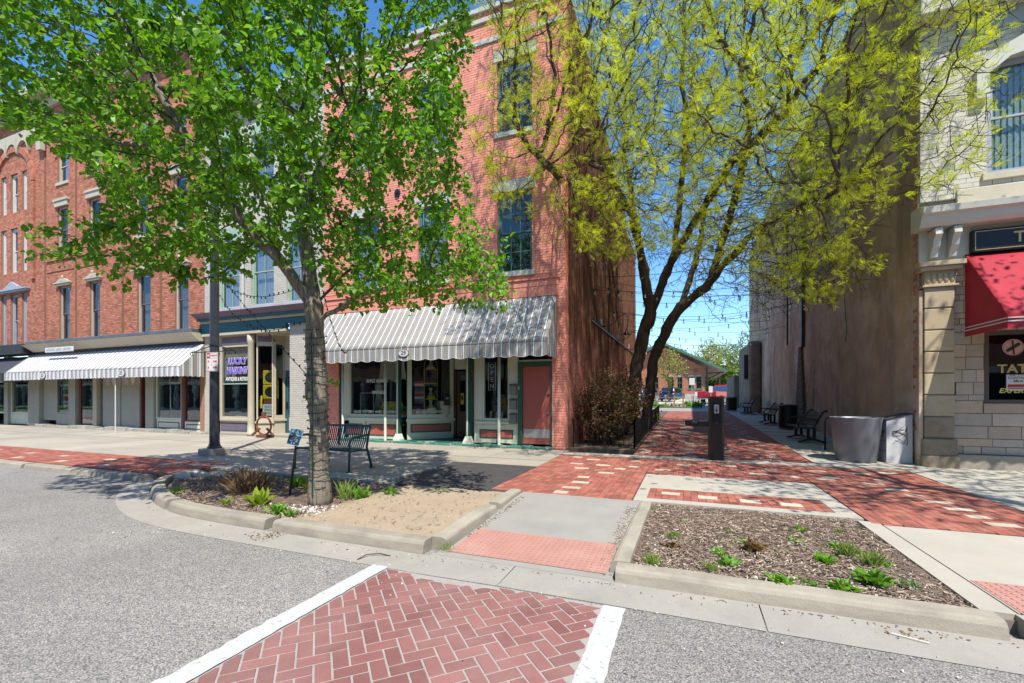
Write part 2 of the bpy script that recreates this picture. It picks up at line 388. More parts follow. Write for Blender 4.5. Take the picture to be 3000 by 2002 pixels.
# gutter apron along the kerbs
gm = MB(); GP = [Vector(p) for p in resample([tuple(p) for p in PL], .2)]
for i, p in enumerate(GP): p.z = 0
k0 = len(gm.v); rows = []
for i, p in enumerate(GP):
    d = (GP[min(i+1, len(GP)-1)]-GP[max(i-1, 0)]).normalized(); nrm = Vector((d.y, -d.x, 0))*-1
    rows.append((p+nrm*.05, p-nrm*-.45 if False else p+nrm*.46))
gm.add([(a.x, a.y, -.118) for a, b in rows]+[(b.x, b.y, -.126) for a, b in rows], [])
n = len(rows); gm.add([], []); gm.f += [(i, i+1, n+i+1, n+i) for i in range(n-1)]; gm.m = [0]*len(gm.f)
struct(gm.build('gutter', concg))
gpath = MB()
for a, b in ((-2.43, -1.52), (-1.512, .52), (.53, 2.6), (2.61, 5.2), (5.21, 12)):
    gpath.add([(a, 3.50+.012*math.sin(a*3), -.125), (b, 3.50+.012*math.sin(b*3), -.125), (b, 3.99, -.113), (a, 3.99, -.113)], [(0, 1, 2, 3)])
gpath.build('gutter', concg)['kind'] = 'structure'

# ---- slabs and pavers
def slabs(x0, x1, y0, y1, nx, ny):
    dx = (x1-x0)/nx; dy = (y1-y0)/ny
    return [[x0+i*dx+.005, x0+(i+1)*dx-.005, y0+j*dy+.005, y0+(j+1)*dy-.005, -.06, 0] for i in range(nx) for j in range(ny)]
FL = ((0, 0, 0), (1, 0, 0), (0, 1, 0), (0, 0, 1))
SLOPE = ((0, 10, 0), (1, 0, 0), (0, 1, .02), (0, 0, 1))       # v measured from Y = 10
def base(name, polys, zoff=-.035):
    mb = MB()
    for poly in polys: mb.prism(poly, lambda p: gz(p[1])-.2, lambda p: gz(p[1])+zoff)
    return struct(mb.build(name, joint))
def rect(x0, x1, y0, y1): return [(x0, y0), (x1, y0), (x1, y1), (x0, y1)]
sw = base('sidewalk', [rect(-40, -4.98, 7.0, 10), rect(-4.98, -2.98, 9.12, 10), rect(-40, -2.98, 10, 11.95), rect(-9.45, -4.7, 6.47, 7.0)])
pieces('slab', slabs(-40, -11.2, 7.0, 9.1, 19, 1)+slabs(-11.2, -4.98, 7.0, 9.1, 4, 1)+slabs(-9.45, -4.98, 6.47, 6.98, 3, 1)
       +slabs(-40, -11.2, 9.1, 10, 19, 1)+slabs(-11.2, -2.98, 9.12, 10, 5, 1), *FL, conc, sw)
pieces('slab', slabs(-40, -11.2, 0, 1.95, 19, 1)+slabs(-11.2, -2.98, 0, 1.92, 5, 1), *SLOPE, conc, sw, rest='b')
sw2 = base('sidewalk', [rect(4.12, 14, 6.45, 10), rect(4.12, 14, 10, 11.95), rect(1.97, 14, 4.1, 6.43), rect(-.72, 2.02, 6.66, 9.05)])
pieces('slab', slabs(4.12, 14, 6.45, 10, 5, 2)+slabs(2.14, 14, 4.15, 6.43, 5, 1)+[[1.93, 2.13, 4.12, 6.55, -.06, 0]]
       +cut([(-.55, 1.80, 6.88, 7.65)], [-.72, 2.03, 6.66, 9.04, -.06, 0]), *FL, concp, sw2)
pieces('slab', slabs(4.12, 14, 0, 1.95, 5, 1), *SLOPE, concp, sw2)
# brick band by the street on the left, with pale squares
def rand_pale(lst): return [[x, x+w, y, y+h, -.04, .001] for x, y, w, h in lst]
bb = base('brick_band', [rect(-40, -9.62, 5.55, 7.0), rect(-9.62, -9.45, 5.9, 7.0)])
pl = [(-30+i*.9+random.uniform(-.2, .2), 5.7+.55*(i % 2)+random.uniform(0, .1), .3, .19) for i in range(22)]+[(-10.9+i*.62, 6.55, .32, .2) for i in range(3)]
ph = [(x, x+w, y, y+h) for x, y, w, h in pl]
pieces('paver', [a for q in courses(-40, -9.46, 5.56, 6.99, .2, .1, .006, ph, .002, .04, .03) for a in [q]], *FL, pavm, bb)
pieces('pale_paver', rand_pale(pl), *FL, pavp, bb)
bb2 = base('brick_band', [rect(-9.4, -6.9, 6.985, 7.0)])
# plaza
plz = base('brick_plaza', [rect(-2.97, -.74, 6.6, 10), rect(-2.97, 4.1, 10, 11.12), rect(-.74, 4.1, 9.06, 10), rect(2.04, 4.1, 6.45, 9.06)])
pale = [(-1.95, 6.72), (-1.92, 7.12), (-1.88, 7.62), (-1.90, 8.15), (-1.62, 8.75), (-2.2, 9.15), (-1.4, 9.35), (-2.45, 9.75), (-1.85, 9.72), (-1.15, 9.75), (-.6, 9.55),
        (-.35, 9.85), (.3, 9.6), (.55, 9.85), (1.15, 9.72), (1.75, 9.6), (2.35, 9.75), (-2.2, 10.45), (-1.2, 10.55), (-.2, 10.35), (.7, 10.5), (1.5, 10.3), (2.3, 10.5), (3.0, 10.4),
        (3.15, 9.75), (2.85, 9.3), (3.0, 8.85), (3.12, 8.42), (3.2, 8.02), (3.24, 7.6), (3.28, 7.2), (3.3, 6.85), (2.2, 9.5), (-2.6, 10.7), (3.5, 10.65)]
pale = [(x, y, .3 if i % 3 else .22, .18) for i, (x, y) in enumerate(pale)]
def split10(lst):
    lo = [p for p in lst if p[1]+p[3] <= 9.99]; hi = [p for p in lst if p[1] >= 10.0]; return lo, hi
lo, hi = split10(pale); H = lambda q, s=0: [(y-s, y+h-s, x, x+w) for x, y, w, h in q]
FLT = ((0, 0, 0), (0, 1, 0), (1, 0, 0), (0, 0, 1)); SLT = ((0, 10, 0), (0, 1, .02), (1, 0, 0), (0, 0, 1))
A = courses(6.6, 10, -2.97, -.74, .2, .1, .005, H(lo), .002, .04, .05)+courses(9.06, 10, -.73, 2.04, .2, .1, .005, H(lo), .002, .04, .05)+courses(6.45, 10, 2.05, 4.1, .2, .1, .005, H(lo), .002, .04, .05)
pieces('paver', A, *FLT, pavm, plz)
pieces('paver', courses(0, 1.12, -2.97, 4.1, .2, .1, .005, H(hi, 10), .002, .04, .05), *SLT, pavm, plz, limit=0)
pieces('pale_paver', rand_pale(lo), *FL, pavp, plz); pieces('pale_paver', [[x, x+w, y-10, y+h-10, -.04, .001] for x, y, w, h in hi], *SLOPE, pavp, plz)
st = base('brick_strip', [rect(-.55, 1.80, 6.88, 7.65)], -.03)
spl = [(-.38+i*.56, 7.08 if i else 7.2, .3, .3) for i in range(4)]; spl = [(-.36, 7.22, .27, .2), (.16, 7.12, .27, .22), (.72, 7.08, .27, .22), (1.22, 7.05, .27, .22)]
pieces('paver', courses(6.89, 7.64, -.545, 1.79, .2, .1, .005, H(spl), .003, .02), *FLT, pavm, st)
pieces('pale_paver', rand_pale(spl), *FL, pavp, st)
# alley: concrete band, brick walk, concrete margin
al = base('alley_pavement', [rect(-2.98, 4.1, 11.12, 11.6), rect(-1.25, 2.62, 11.6, 33.6), rect(2.62, 4.7, 11.6, 40)])
pieces('slab', [[x, x+1.17, 1.13, 1.58, -.05, .001] for x in [-2.97+1.18*i for i in range(6)]]+[[2.63, 4.62, 1.6+1.5*i, 3.09+1.5*i, -.05, .001] for i in range(19)], *SLOPE, concp, al)
ap = []
for i in range(70):
    for j in range(4):
        if random.random() < .8: ap.append((-1.1+j*.95+random.uniform(-.2, .2), 1.75+i*.31, .24, .16))
ap = [p for p in ap if p[0]+p[2] < 2.5]
pieces('pale_paver', [[x, x+w, y, y+h, -.04, .001] for x, y, w, h in ap], *SLOPE, pavp, al, limit=150)
pieces('paver', courses(-1.25, 2.6, 1.6, 23.6, .2, .1, .006, [(x, x+w, y, y+h) for x, y, w, h in ap if y < 13], .002, .04, .05), *SLOPE, pavm, al)
sheet('alley_road', lot, [(-40, 33.55), (60, 33.55), (60, 38.2), (-40, 38.2)], lambda x, y: gz(y)+.012)
# asphalt patch, sand, soil, ramp
struct(MB().prism([(-4.97, 9.1), (-4.72, 6.45), (-2.62, 6.5), (-2.40, 6.75), (-2.98, 6.62), (-2.98, 9.1)], -.1, .001).build('asphalt_patch', patchm))
def mound(name, m, poly, zf, st=.12, jit=.012):
    """uneven bed surface inside a polygon given as (x0,x1,ylo(x),yhi(x))"""
    x0, x1, lo, hi = poly; nx = max(2, int((x1-x0)/st)); mb = MB(); vs = []; ny = 22
    for i in range(nx+1):
        x = x0+(x1-x0)*i/nx; a, b = lo(x), hi(x)
        for j in range(ny+1):
            y = a+(b-a)*j/ny; vs.append((x, y, zf(x, y)+(random.uniform(-jit, jit) if 0 < j < ny and 0 < i < nx else 0)))
    mb.add(vs, [(i*(ny+1)+j, (i+1)*(ny+1)+j, (i+1)*(ny+1)+j+1, i*(ny+1)+j+1) for i in range(nx) for j in range(ny)])
    return struct(mb.build(name, m, smooth=True))
def kerb_in(x):                                # inner side of the left kerb
    xs = [-9.3, -8.8, -8.0, -7.2, -6.4, -5.8, -2.4]; yy = [5.9, 5.35, 4.82, 4.45, 4.2, 4.14, 4.12]
    return float(np.interp(x, xs, yy))
sandlo = lambda x: kerb_in(x)
def sand_edge(y): return -4.55+.25*math.sin(y*2.1)+.3*(y-5.2)*.3
mound('planting_bed', soilm, (-9.3, -4.2, kerb_in, lambda x: 6.47), lambda x, y: -.07+.03*math.sin(x*1.7+y)+.02*math.sin(y*4))
mound('sand_bed', sandm, (-4.85, -2.52, kerb_in, lambda x: 6.5), lambda x, y: -.075+.075*min(1, max(0, (x+4.85)/.45))-.012+.008*math.sin(x*9+y*7), st=.06, jit=.006)
mound('planting_bed', soilm, (-.47, 1.95, lambda x: 4.12, lambda x: 6.66), lambda x, y: -.035+.02*math.sin(x*2.3)*math.cos(y*1.9), st=.08)
rampm = mat('ramp_concrete', (.288, .270, .234), .85, .10, 1.6, .09, 120, .1, 150, blot=[((.194, .180, .151), 1.3, .55, .8, .4)])
struct(MB().add([(-2.4, 6.62, .002), (-.6, 6.62, .002), (-.6, 6.42, -.004), (-2.4, 6.42, -.004), (-2.4, 4.84, -.085), (-.6, 4.84, -.085), (-.6, 3.95, -.112), (-2.4, 3.95, -.112)],
      [(0, 3, 2, 1), (3, 4, 5, 2), (4, 7, 6, 5)]).build('ramp', rampm))
tp = MB(); tp.add([(-2.30, 4.83, -.080), (-.68, 4.83, -.080), (-.68, 4.06, -.103), (-2.30, 4.06, -.103)], [(0, 3, 2, 1)]); tact = struct(tp.build('tactile_paving', tactm))
def dome(m):
    return MB().lathe([(.016, 0), (.0135, .004), (.008, .0062), (.001, .007)], k=10).mesh('dome', m, smooth=True)
dm = dome(tactm)
for i in range(27):
    for j in range(12):
        y = 4.10+j*.062; o = link('dome', dm, tact); o.location = (-2.27+i*.060, y, -.103+(y-4.06)*.0299)
tp2 = MB().box(2.16, 3.2, 4.14, 4.75, -.02, .004).build('tactile_paving', tactm); struct(tp2)
for i in range(17):
    for j in range(10): o = link('dome', dm, tp2); o.location = (2.19+i*.06, 4.17+j*.06, .004)
# crosswalk: stamped herringbone bricks between two painted lines
stampm = mat('stamped_brick', (.225, .094, .081), .85, .14, 3.0, .2, 170, .25, 130, isl=.20, blot=[((.33, .20, .175), 1.0, .42, .72, .6), ((.30, .10, .055), 6, .6, .8, .35), ((.11, .06, .055), .8, .62, .8, .5)])
stjoint = mat('stamped_joint', (.33, .29, .26), .9, .15, 8, .15, 120)
cw = struct(MB().box(-2.64, -.60, -2.0, 3.49, -.14, -.127).build('crosswalk', stjoint))
bl, bw, gp = .204, .102, .012; s2 = math.sqrt(.5); hb = []
# herringbone on a unit grid: brick (2x1) horizontal at (x, y) and vertical next to it
for a in range(-46, 64):
    for b in range(-46, 46):
        u = a*1+b*2; v = a*1-b*2
        hb.append((u, v, 2, 1)); hb.append((u, v+1, 1, 2))
recs = []
seen = set()
for (u, v, w, h) in hb:
    if (u, v, w) in seen: continue
    seen.add((u, v, w)); recs.append((u*bw, (u+w)*bw, v*bw, (v+h)*bw))
import collections
unitm = {}
def clip_poly(P, x0, x1, y0, y1):
    for ax, lim, sg in ((0, x0, 1), (0, x1, -1), (1, y0, 1), (1, y1, -1)):
        Q = []
        for i in range(len(P)):
            a, b = P[i-1], P[i]; fa, fb = sg*(a[ax]-lim), sg*(b[ax]-lim)
            if fa*fb < 0: t = fa/(fa-fb); Q.append((a[0]+(b[0]-a[0])*t, a[1]+(b[1]-a[1])*t))
            if fb >= 0: Q.append(b)
        P = Q
        if len(P) < 3: return []
    return P
for (u0, u1, v0, v1) in recs:
    q = [(u0+gp/2, v0+gp/2), (u1-gp/2, v0+gp/2), (u1-gp/2, v1-gp/2), (u0+gp/2, v1-gp/2)]
    q = [(-1.6+(u-v)*s2, 2.0+(u+v)*s2) for u, v in q]
    q = clip_poly(q, -2.625, -.615, 1.0, 3.44+.05*math.sin(q[0][0]*4))
    if not q: continue
    ar = abs(sum(q[i-1][0]*q[i][1]-q[i][0]*q[i-1][1] for i in range(len(q))))/2
    if ar < .002: continue
    mb = MB(); n = len(q); cx = sum(p[0] for p in q)/n; cy = sum(p[1] for p in q)/n
    zt = -.1225+random.uniform(-.0007, .0007)
    inn = [(cx+(p[0]-cx)*.965, cy+(p[1]-cy)*.965) for p in q]
    vs = [(x, y, -.128) for x, y in q]+[(x, y, zt) for x, y in inn]
    mb.add(vs, [tuple(range(n, 2*n))]+[(i, (i+1) % n, n+(i+1) % n, n+i) for i in range(n)]); mb.build('brick', stampm, cw)
def painted(x0, x1, y0, y1):
    mb = MB(); n = 90; vs = []
    for i in range(n+1):
        y = y0+(y1-y0)*i/n; w_ = .02 if (x0 < -2 and y < 2.4) else .006; vs += [(x0+random.uniform(-w_, w_), y, -.121), (x1+random.uniform(-.006, .006), y, -.121)]
    mb.add(vs, [(2*i, 2*i+1, 2*i+3, 2*i+2) for i in range(n)]); return struct(mb.build('crosswalk_line', paintm))
painted(-2.82, -2.645, -2, 3.52); painted(-.605, -.435, -2, 3.49)
# ---------------------------------------------------------------- shared building materials
pinkb = mat('brick_pink', (.74, .29, .205), .85, .10, 2.5, .10, 60, .25, 70, isl=.09, blot=[((.78, .40, .31), 1.2, .58, .8, .4), ((.45, .15, .11), 5, .66, .8, .4)])
pinkm = mat('mortar_pink', (.60, .215, .15), .9, .1, 4)
pinkw = mat('board_pink', (.70, .265, .19), .75, .08, 2.0, .05, 60, .1, 30, stretch=(.3, 1, 4), blot=[((.62, .33, .27), 4, .68, .8, .5, (.25, 1, 3))])
redb = mat('brick_red', (.39, .14, .082), .88, .14, 3, .12, 60, .3, 70, isl=.26, isl_col=(.46, .19, .115), blot=[((.20, .08, .055), 1.3, .6, .8, .4), ((.46, .26, .19), .9, .6, .85, .35)])
mort = mat('mortar_tan', (.36, .27, .20), .95, .15, 5)
alleyb = mat('brick_alley', (.50, .185, .115), .9, .15, 3, .12, 60, .3, 70, isl=.2, isl_col=(.40, .13, .08), blot=[((.17, .07, .05), 1.2, .6, .8, .45)])
amort = mat('mortar_alley', (.40, .31, .24), .95, .15, 5)
creamb = mat('brick_cream', (.510, .476, .399), .82, .07, 2.5, .06, 60, .25, 70, isl=.05, blot=[((.357, .323, .264), 1.6, .62, .82, .35)])
creamm = mat('mortar_cream', (.468, .433, .365), .9, .1, 4)
whiteb = mat('brick_white', (.544, .510, .433), .8, .06, 2.0, .05, 60, .2, 70, isl=.04, blot=[((.425, .391, .323), 1.4, .62, .82, .35)])
sage = mat('paint_sage', (.56, .60, .455), .55, .05, 2, .04, 60, spec=.4)
sagel = mat('paint_sage_light', (.64, .66, .54), .6, .06, 2, .05, 60)
dgreen = mat('paint_dark_green', (.028, .085, .055), .5, .12, 3, .08, 60, spec=.4)
fgreen = mat('paint_frame_green', (.08, .19, .145), .5, .1, 3, .06, 60, spec=.4)
salmon = mat('paint_salmon', (.36, .10, .075), .5, .05, 2, .04, 60, spec=.4)
whitep = mat('paint_white', (.578, .570, .535), .55, .05, 3, .04, 60)
creamp = mat('paint_cream', (.476, .425, .315), .6, .08, 3, .06, 60, blot=[((.306, .264, .187), 3, .64, .8, .4)])
limest = mat('painted_stone', (.468, .468, .399), .75, .08, 3, .06, 60, .1, 40)
teal = mat('paint_teal', (.025, .105, .12), .5, .1, 2, .05, 60)
purple = mat('paint_purple', (.16, .115, .155), .55, .12, 2, .05, 60)
lav = mat('paint_lavender', (.45, .41, .47), .6, .08, 2)
mint = mat('paint_mint', (.30, .42, .32), .6, .08, 2)
woodb = mat('door_wood', (.055, .024, .013), .4, .25, 5, .1, 40, stretch=(4, 4, .6), spec=.5)
darkm = mat('dark_trim', (.03, .032, .035), .55, .2, 4)
greyt = mat('grey_trim', (.33, .36, .40), .6, .08, 3)
flash = mat('zinc_flashing', (.13, .15, .17), .5, .3, 2, .2, 30, metal=.3)
blackm = mat('black_metal', (.012, .012, .014), .38, .2, 6, spec=.5)
steel = mat('brushed_steel', (.50, .50, .50), .35, .1, 20, metal=.7)
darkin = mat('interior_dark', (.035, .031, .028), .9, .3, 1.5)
floorin = mat('interior_floor', (.10, .075, .05), .7, .2, 2)
lace = mat('lace_curtain', (.58, .58, .58), .9, .12, 30, .2, 60)
blind = mat('blind_grey', (.27, .285, .30), .85, .10, 3)
glass = glassmat('shop_glass', (.88, .92, .90), .05, .4)
glassu = glassmat('window_glass', (.76, .79, .80), .05, .26)
glassd = glassmat('screened_glass', (.72, .74, .75), .03, .16)
FR = ((0, 12, 0), (1, 0, 0), (0, 0, 1), (0, -1, 0))
def ffn(Y=12.0, th=.3): return lambda a, b, z, p: (a, b, Y, Y+th, z, p)

def sash(par, x0, x1, z0, z1, fm, Y=12.0, cols=1, rows=1, curt=None, fw=.055, set_=.10, sill=None, lintel=None, lov=.13, lh=.33, split=.5, sashm=None, gm_=None):
    """double-hung window as a part: frame; its panes, curtain, sill and lintel are sub-parts"""
    y0, y1 = Y+set_, Y+set_+.07; sashm = sashm or fm
    mb = MB(); mb.box(x0, x0+fw, y0-.03, y1+.05, z0, z1).box(x1-fw, x1, y0-.03, y1+.05, z0, z1).box(x0+fw, x1-fw, y0-.03, y1+.05, z1-fw, z1).box(x0+fw, x1-fw, y0-.03, y1+.05, z0, z0+fw*.7)
    zm = z0+(z1-z0)*split
    w = mb.build('window', fm, par)
    a, b = x0+fw, x1-fw; sb = MB()
    for (p, q, yo) in ((z0+fw*.7, zm+.02, .03), (zm-.02, z1-fw, 0)):
        yy0, yy1 = y0+yo, y0+yo+.028; t = .042
        sb.box(a, a+t, yy0, yy1, p, q).box(b-t, b, yy0, yy1, p, q).box(a+t, b-t, yy0, yy1, p, p+t).box(a+t, b-t, yy0, yy1, q-t, q)
        for i in range(1, cols): x = a+t+(b-a-2*t)*i/cols; sb.box(x-.011, x+.011, yy0+.004, yy1-.004, p+t, q-t)
        for j in range(1, rows): z = p+t+(q-p-2*t)*j/rows; sb.box(a+t, b-t, yy0+.006, yy1-.006, z-.011, z+.011)
        for i in range(cols):
            for j in range(rows):
                dx = (b-a-2*t)/cols; dz = (q-p-2*t)/rows
                MB().box(a+t+dx*i, a+t+dx*(i+1), yy0+.012, yy0+.016, p+t+dz*j, p+t+dz*(j+1)).build('pane', gm_ or glassu, w)
    sb.build('sash', sashm, w)
    if curt: 
        cm = MB(); n = 14; zt = z1-fw; zb = z0+fw
        for i in range(n): 
            xa = a+(b-a)*i/n; xb = a+(b-a)*(i+1)/n; ya = y1+.10+.012*(i % 2); yb = y1+.10+.012*((i+1) % 2)
            cm.add([(xa, ya, zb), (xb, yb, zb), (xb, yb, zt), (xa, ya, zt)], [(0, 1, 2, 3)])
        cm.build('curtain', curt, w)
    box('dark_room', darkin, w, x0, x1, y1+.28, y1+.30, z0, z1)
    if sill: box('sill', sill, w, x0-.09, x1+.09, Y-.06, y0-.032, z0-.14, z0-.002, .006)
    if lintel: box('lintel', lintel, w, x0-lov, x1+lov, Y-.035, y0-.032, z1+.002, z1+lh, .006)
    return w
def panelled(mb_list, par, x0, x1, z0, z1, Y, face, rim, field, inset=.06):
    """bulkhead: board with a framed coloured panel"""
    b = box('bulkhead', face, par, x0, x1, Y, Y+.06, z0, z1)
    MB().box(x0+inset, x1-inset, Y-.012, Y-.001, z0+inset, z1-inset).build('panel_rim', rim, b)
    MB().box(x0+inset+.035, x1-inset-.035, Y-.016, Y-.013, z0+inset+.035, z1-inset-.035).build('panel', field, b)
    return b
def stripe_mat(name, axis, period, stops, rough=.8, scale=1.0):
    m, nt, b = newmat(name); N = nt.nodes; L = nt.links; geo = N.new('ShaderNodeNewGeometry')
    sx = N.new('ShaderNodeSeparateXYZ'); L.new(geo.outputs['Position'], sx.inputs[0])
    d = N.new('ShaderNodeMath'); d.operation = 'DIVIDE'; L.new(sx.outputs[axis], d.inputs[0]); d.inputs[1].default_value = period
    fr = N.new('ShaderNodeMath'); fr.operation = 'FRACT'; L.new(d.outputs[0], fr.inputs[0])
    cr = N.new('ShaderNodeValToRGB'); cr.color_ramp.interpolation = 'CONSTANT'; L.new(fr.outputs[0], cr.inputs[0])
    e = cr.color_ramp.elements; e[0].position = 0; e[0].color = (*stops[0][1], 1); e[1].position = stops[1][0]; e[1].color = (*stops[1][1], 1)
    for p, c in stops[2:]: q = e.new(p); q.color = (*c, 1)
    c = _mul(nt, cr.outputs[0], _ramp(nt, _noise(nt, geo.outputs['Position'], 1.8, 5), .3, .7), .93, 1.05)
    L.new(c, b.inputs['Base Color']); b.inputs['Roughness'].default_value = rough; b.inputs['Specular IOR Level'].default_value = .2
    bp = N.new('ShaderNodeBump'); bp.inputs['Strength'].default_value = .15; L.new(_noise(nt, geo.outputs['Position'], 3, 2), bp.inputs['Height']); bp.inputs['Distance'].default_value = .05
    L.new(bp.outputs[0], b.inputs['Normal'])
    tl = N.new('ShaderNodeBsdfTranslucent'); L.new(c, tl.inputs[0]); mx = N.new('ShaderNodeMixShader'); mx.inputs[0].default_value = .12
    L.new(b.outputs[0], mx.inputs[1]); L.new(tl.outputs[0], mx.inputs[2]); L.new(mx.outputs[0], N['Material Output'].inputs[0])
    MATS[name] = m; return m
TA, WH, GR = (.335, .295, .255), (.70, .71, .70), (.025, .065, .052)
STOPS = [(0, TA), (.50, WH), (.54, GR), (.63, WH), (.84, GR), (.93, WH), (.97, TA)]
def awning(label, x0, x1, Yw, Yf, zw, zf, zb, period, mx_, my_, scal=.17, drop=.035):
    """striped fabric awning: sloping canopy with side cheeks, scalloped valance, frame"""
    t = thing('awning', label, 'awning', ((x0+x1)/2, Yw, zw))
    mb = MB(); n = 40; vs = []
    for i in range(n+1):
        x = x0+(x1-x0)*i/n; sag = .012*math.sin(i*1.7)
        for j in range(9): f = j/8; vs.append((x, Yw-.01+(Yf-Yw)*f, zw+(zf-zw)*f-.05*math.sin(math.pi*f)*(.8+.2*math.sin(i*.9))*.35+sag*f*.15))
    mb.add(vs, [(i*9+j, i*9+j+1, (i+1)*9+j+1, (i+1)*9+j) for i in range(n) for j in range(8)])
    c = mb.build('canopy', mx_, t, smooth=True); sd = c.modifiers.new('cloth', 'SOLIDIFY'); sd.thickness = .004
    for x in (x0, x1):
        sm = MB(); sm.add([(x, Yw-.01, zw), (x, Yf, zf), (x, Yf, zb+drop), (x, Yw-.01, zb+drop)], [(0, 1, 2, 3)]); sm.build('side_cheek', my_, t)
        vb = MB(); m = 48; pts = [(x, Yf+(Yw-Yf)*i/m) for i in range(m+1)]
        vb.add([(p[0], p[1], zb+drop) for p in pts]+[(p[0], p[1], zb+drop*(1-abs(math.sin(math.pi*(p[1]-Yf)/scal)))) for p in pts], [(i, i+1, m+2+i, m+1+i) for i in range(m)])
        vb.build('side_valance', my_, t)
    vb = MB(); m = int((x1-x0)/scal*8); up = []; dn = []
    for i in range(m+1):
        x = x0+(x1-x0)*i/m; w = .012*math.sin(x*5.3)+.006*math.sin(x*17)
        up.append((x, Yf, zf)); dn.append((x, Yf+w, zb+drop*(1-abs(math.sin(math.pi*(x-x0)/scal)))))
    vb.add(up+dn, [(i, m+1+i, m+2+i, i+1) for i in range(m)]); v = vb.build('valance', mx_, t)
    v.modifiers.new('cloth', 'SOLIDIFY').thickness = .004
    vb = MB(); vb.tube([(p[0], p[1]-.004, p[2]) for p in dn], .006, 4); vb.build('hem_tape', whitep, t)
    fm = MB(); fm.tube([(x0+.03, Yf+.03, zf-.02), (x1-.03, Yf+.03, zf-.02)], .016, 8)
    for x in (x0+.04, x1-.04): fm.tube([(x, Yw, zf-.02), (x, Yf+.03, zf-.02)], .014, 8).tube([(x, Yw, zw-.04), (x, Yf+.03, zf-.03)], .014, 8)
    fm.build('awning_frame', steel, t)
    return t
def oval_sign(par, x, y, z, rx, rz, txt, size):
    mb = MB(); k = 32; vs = []
    for yy, s in ((y, 1.0), (y-.008, 1.0)): vs += [(x+rx*math.cos(2*math.pi*j/k), yy, z+rz*math.sin(2*math.pi*j/k)) for j in range(k)]
    mb.add(vs, [tuple(range(k)), tuple(range(2*k-1, k-1, -1))]+[(j, k+j, k+(j+1) % k, (j+1) % k) for j in range(k)])
    s = mb.build('number_plate', darkm, par)
    mb = MB(); vs = [(x+(rx-.014)*math.cos(2*math.pi*j/k), y-.011, z+(rz-.014)*math.sin(2*math.pi*j/k)) for j in range(k)]
    mb.add(vs, [tuple(range(k-1, -1, -1))]); mb.build('plate_face', whitep, s)
    if txt: text('number', txt, size, darkm, s, (x, y-.014, z), bold=.002, ext=.001)

# ================================================================ pink brick building
pk = thing('brick_building', 'three storey pink painted brick building with a grey striped awning over its shop', 'building', (-7.4, 12, 0))
PW = [(-10.45, -9.37), (-7.90, -6.82), (-5.17, -4.09)]
holes = [(a, b, 5.12, 7.45) for a, b in PW]+[(a, b, 9.20, 11.30) for a, b in PW]
PX0, PX1 = -11.72, -3.12
SHOP = (-11.06, -3.50, -1.0, 4.36)
wall_slab('wall', pinkm, pk, PX0, PX1, 0, 12.85, holes+[SHOP], ffn())
br = courses(PX0, PX1, 4.98, 12.55, .215, .0745, .011, holes+[(a-.13, b+.13, 7.45, 7.78) for a, b in PW]+[(a-.13, b+.13, 11.3, 11.64) for a, b in PW]
             +[(a-.09, b+.09, 4.97, 5.12) for a, b in PW]+[(a-.09, b+.09, 9.05, 9.2) for a, b in PW]+[(PX0, PX1, 11.93, 12.09)], .009, .004, .02)
br += courses(PX0, -11.06, .05, 4.36, .215, .0745, .011, (), .009, .004, .02)+courses(-3.50, PX1, .05, 4.98, .19, .0745, .011, (), .009, .004, .02)
pieces('brick', br, *FR, pinkb, pk)
# upper frieze and cap
box('string_course', limest, pk, PX0-.02, PX1+.02, 11.95, 12.0, 11.94, 12.08, .01)
box('string_course', limest, pk, PX0-.03, PX1+.03, 11.93, 12.02, 12.58, 12.70, .01)
pieces('brick', courses(PX0, PX1, 12.70, 12.86, .215, .08, .011, (), .05, .004), *FR, pinkb, pk, limit=0)
box('coping', limest, pk, PX0-.06, PX1+.06, 11.88, 12.4, 12.86, 13.0, .012)
for a, b in PW:
    for z0, z1 in ((5.12, 7.45), (9.20, 11.30)):
        sash(pk, a, b, z0, z1, fgreen, 12.0, 3, 2, lace if a < -6 else None, sill=limest, lintel=limest)
for x, z in ((-3.72, 12.2), (-3.72, 8.05), (-8.65, 8.05), (-8.65, 12.2)):
    mb = MB(); k = 8; vs = [(x+.11*math.cos(2*math.pi*j/k), yy, z+.14*math.sin(2*math.pi*j/k)) for yy in (11.99, 11.95) for j in range(k)]
    mb.add(vs, [tuple(range(2*k-1, k-1, -1))]+[(j, k+j, k+(j+1) % k, (j+1) % k) for j in range(k)]); mb.tube([(x, 11.95, z), (x, 11.90, z)], .035, 8); mb.build('wall_anchor', blackm, pk)
# timber frieze above the awning: boards with joints
xx = [PX0+.1, -8.4, -5.9, -3.30]
for a, b in zip(xx[:-1], xx[1:]):
    box('fascia_board', pinkw, pk, a+.004, b-.004, 11.965, 11.998, 4.34, 4.62, .004)
    box('fascia_board', pinkw, pk, a+.3, b+.2 if b < -4 else b, 11.955, 11.997, 4.63, 4.80, .004) if False else box('fascia_board', pinkw, pk, a+.004, b-.004, 11.955, 11.997, 4.628, 4.80, .004)
box('fascia_cap', pinkw, pk, PX0+.08, -3.25, 11.92, 11.997, 4.81, 4.86, .006)
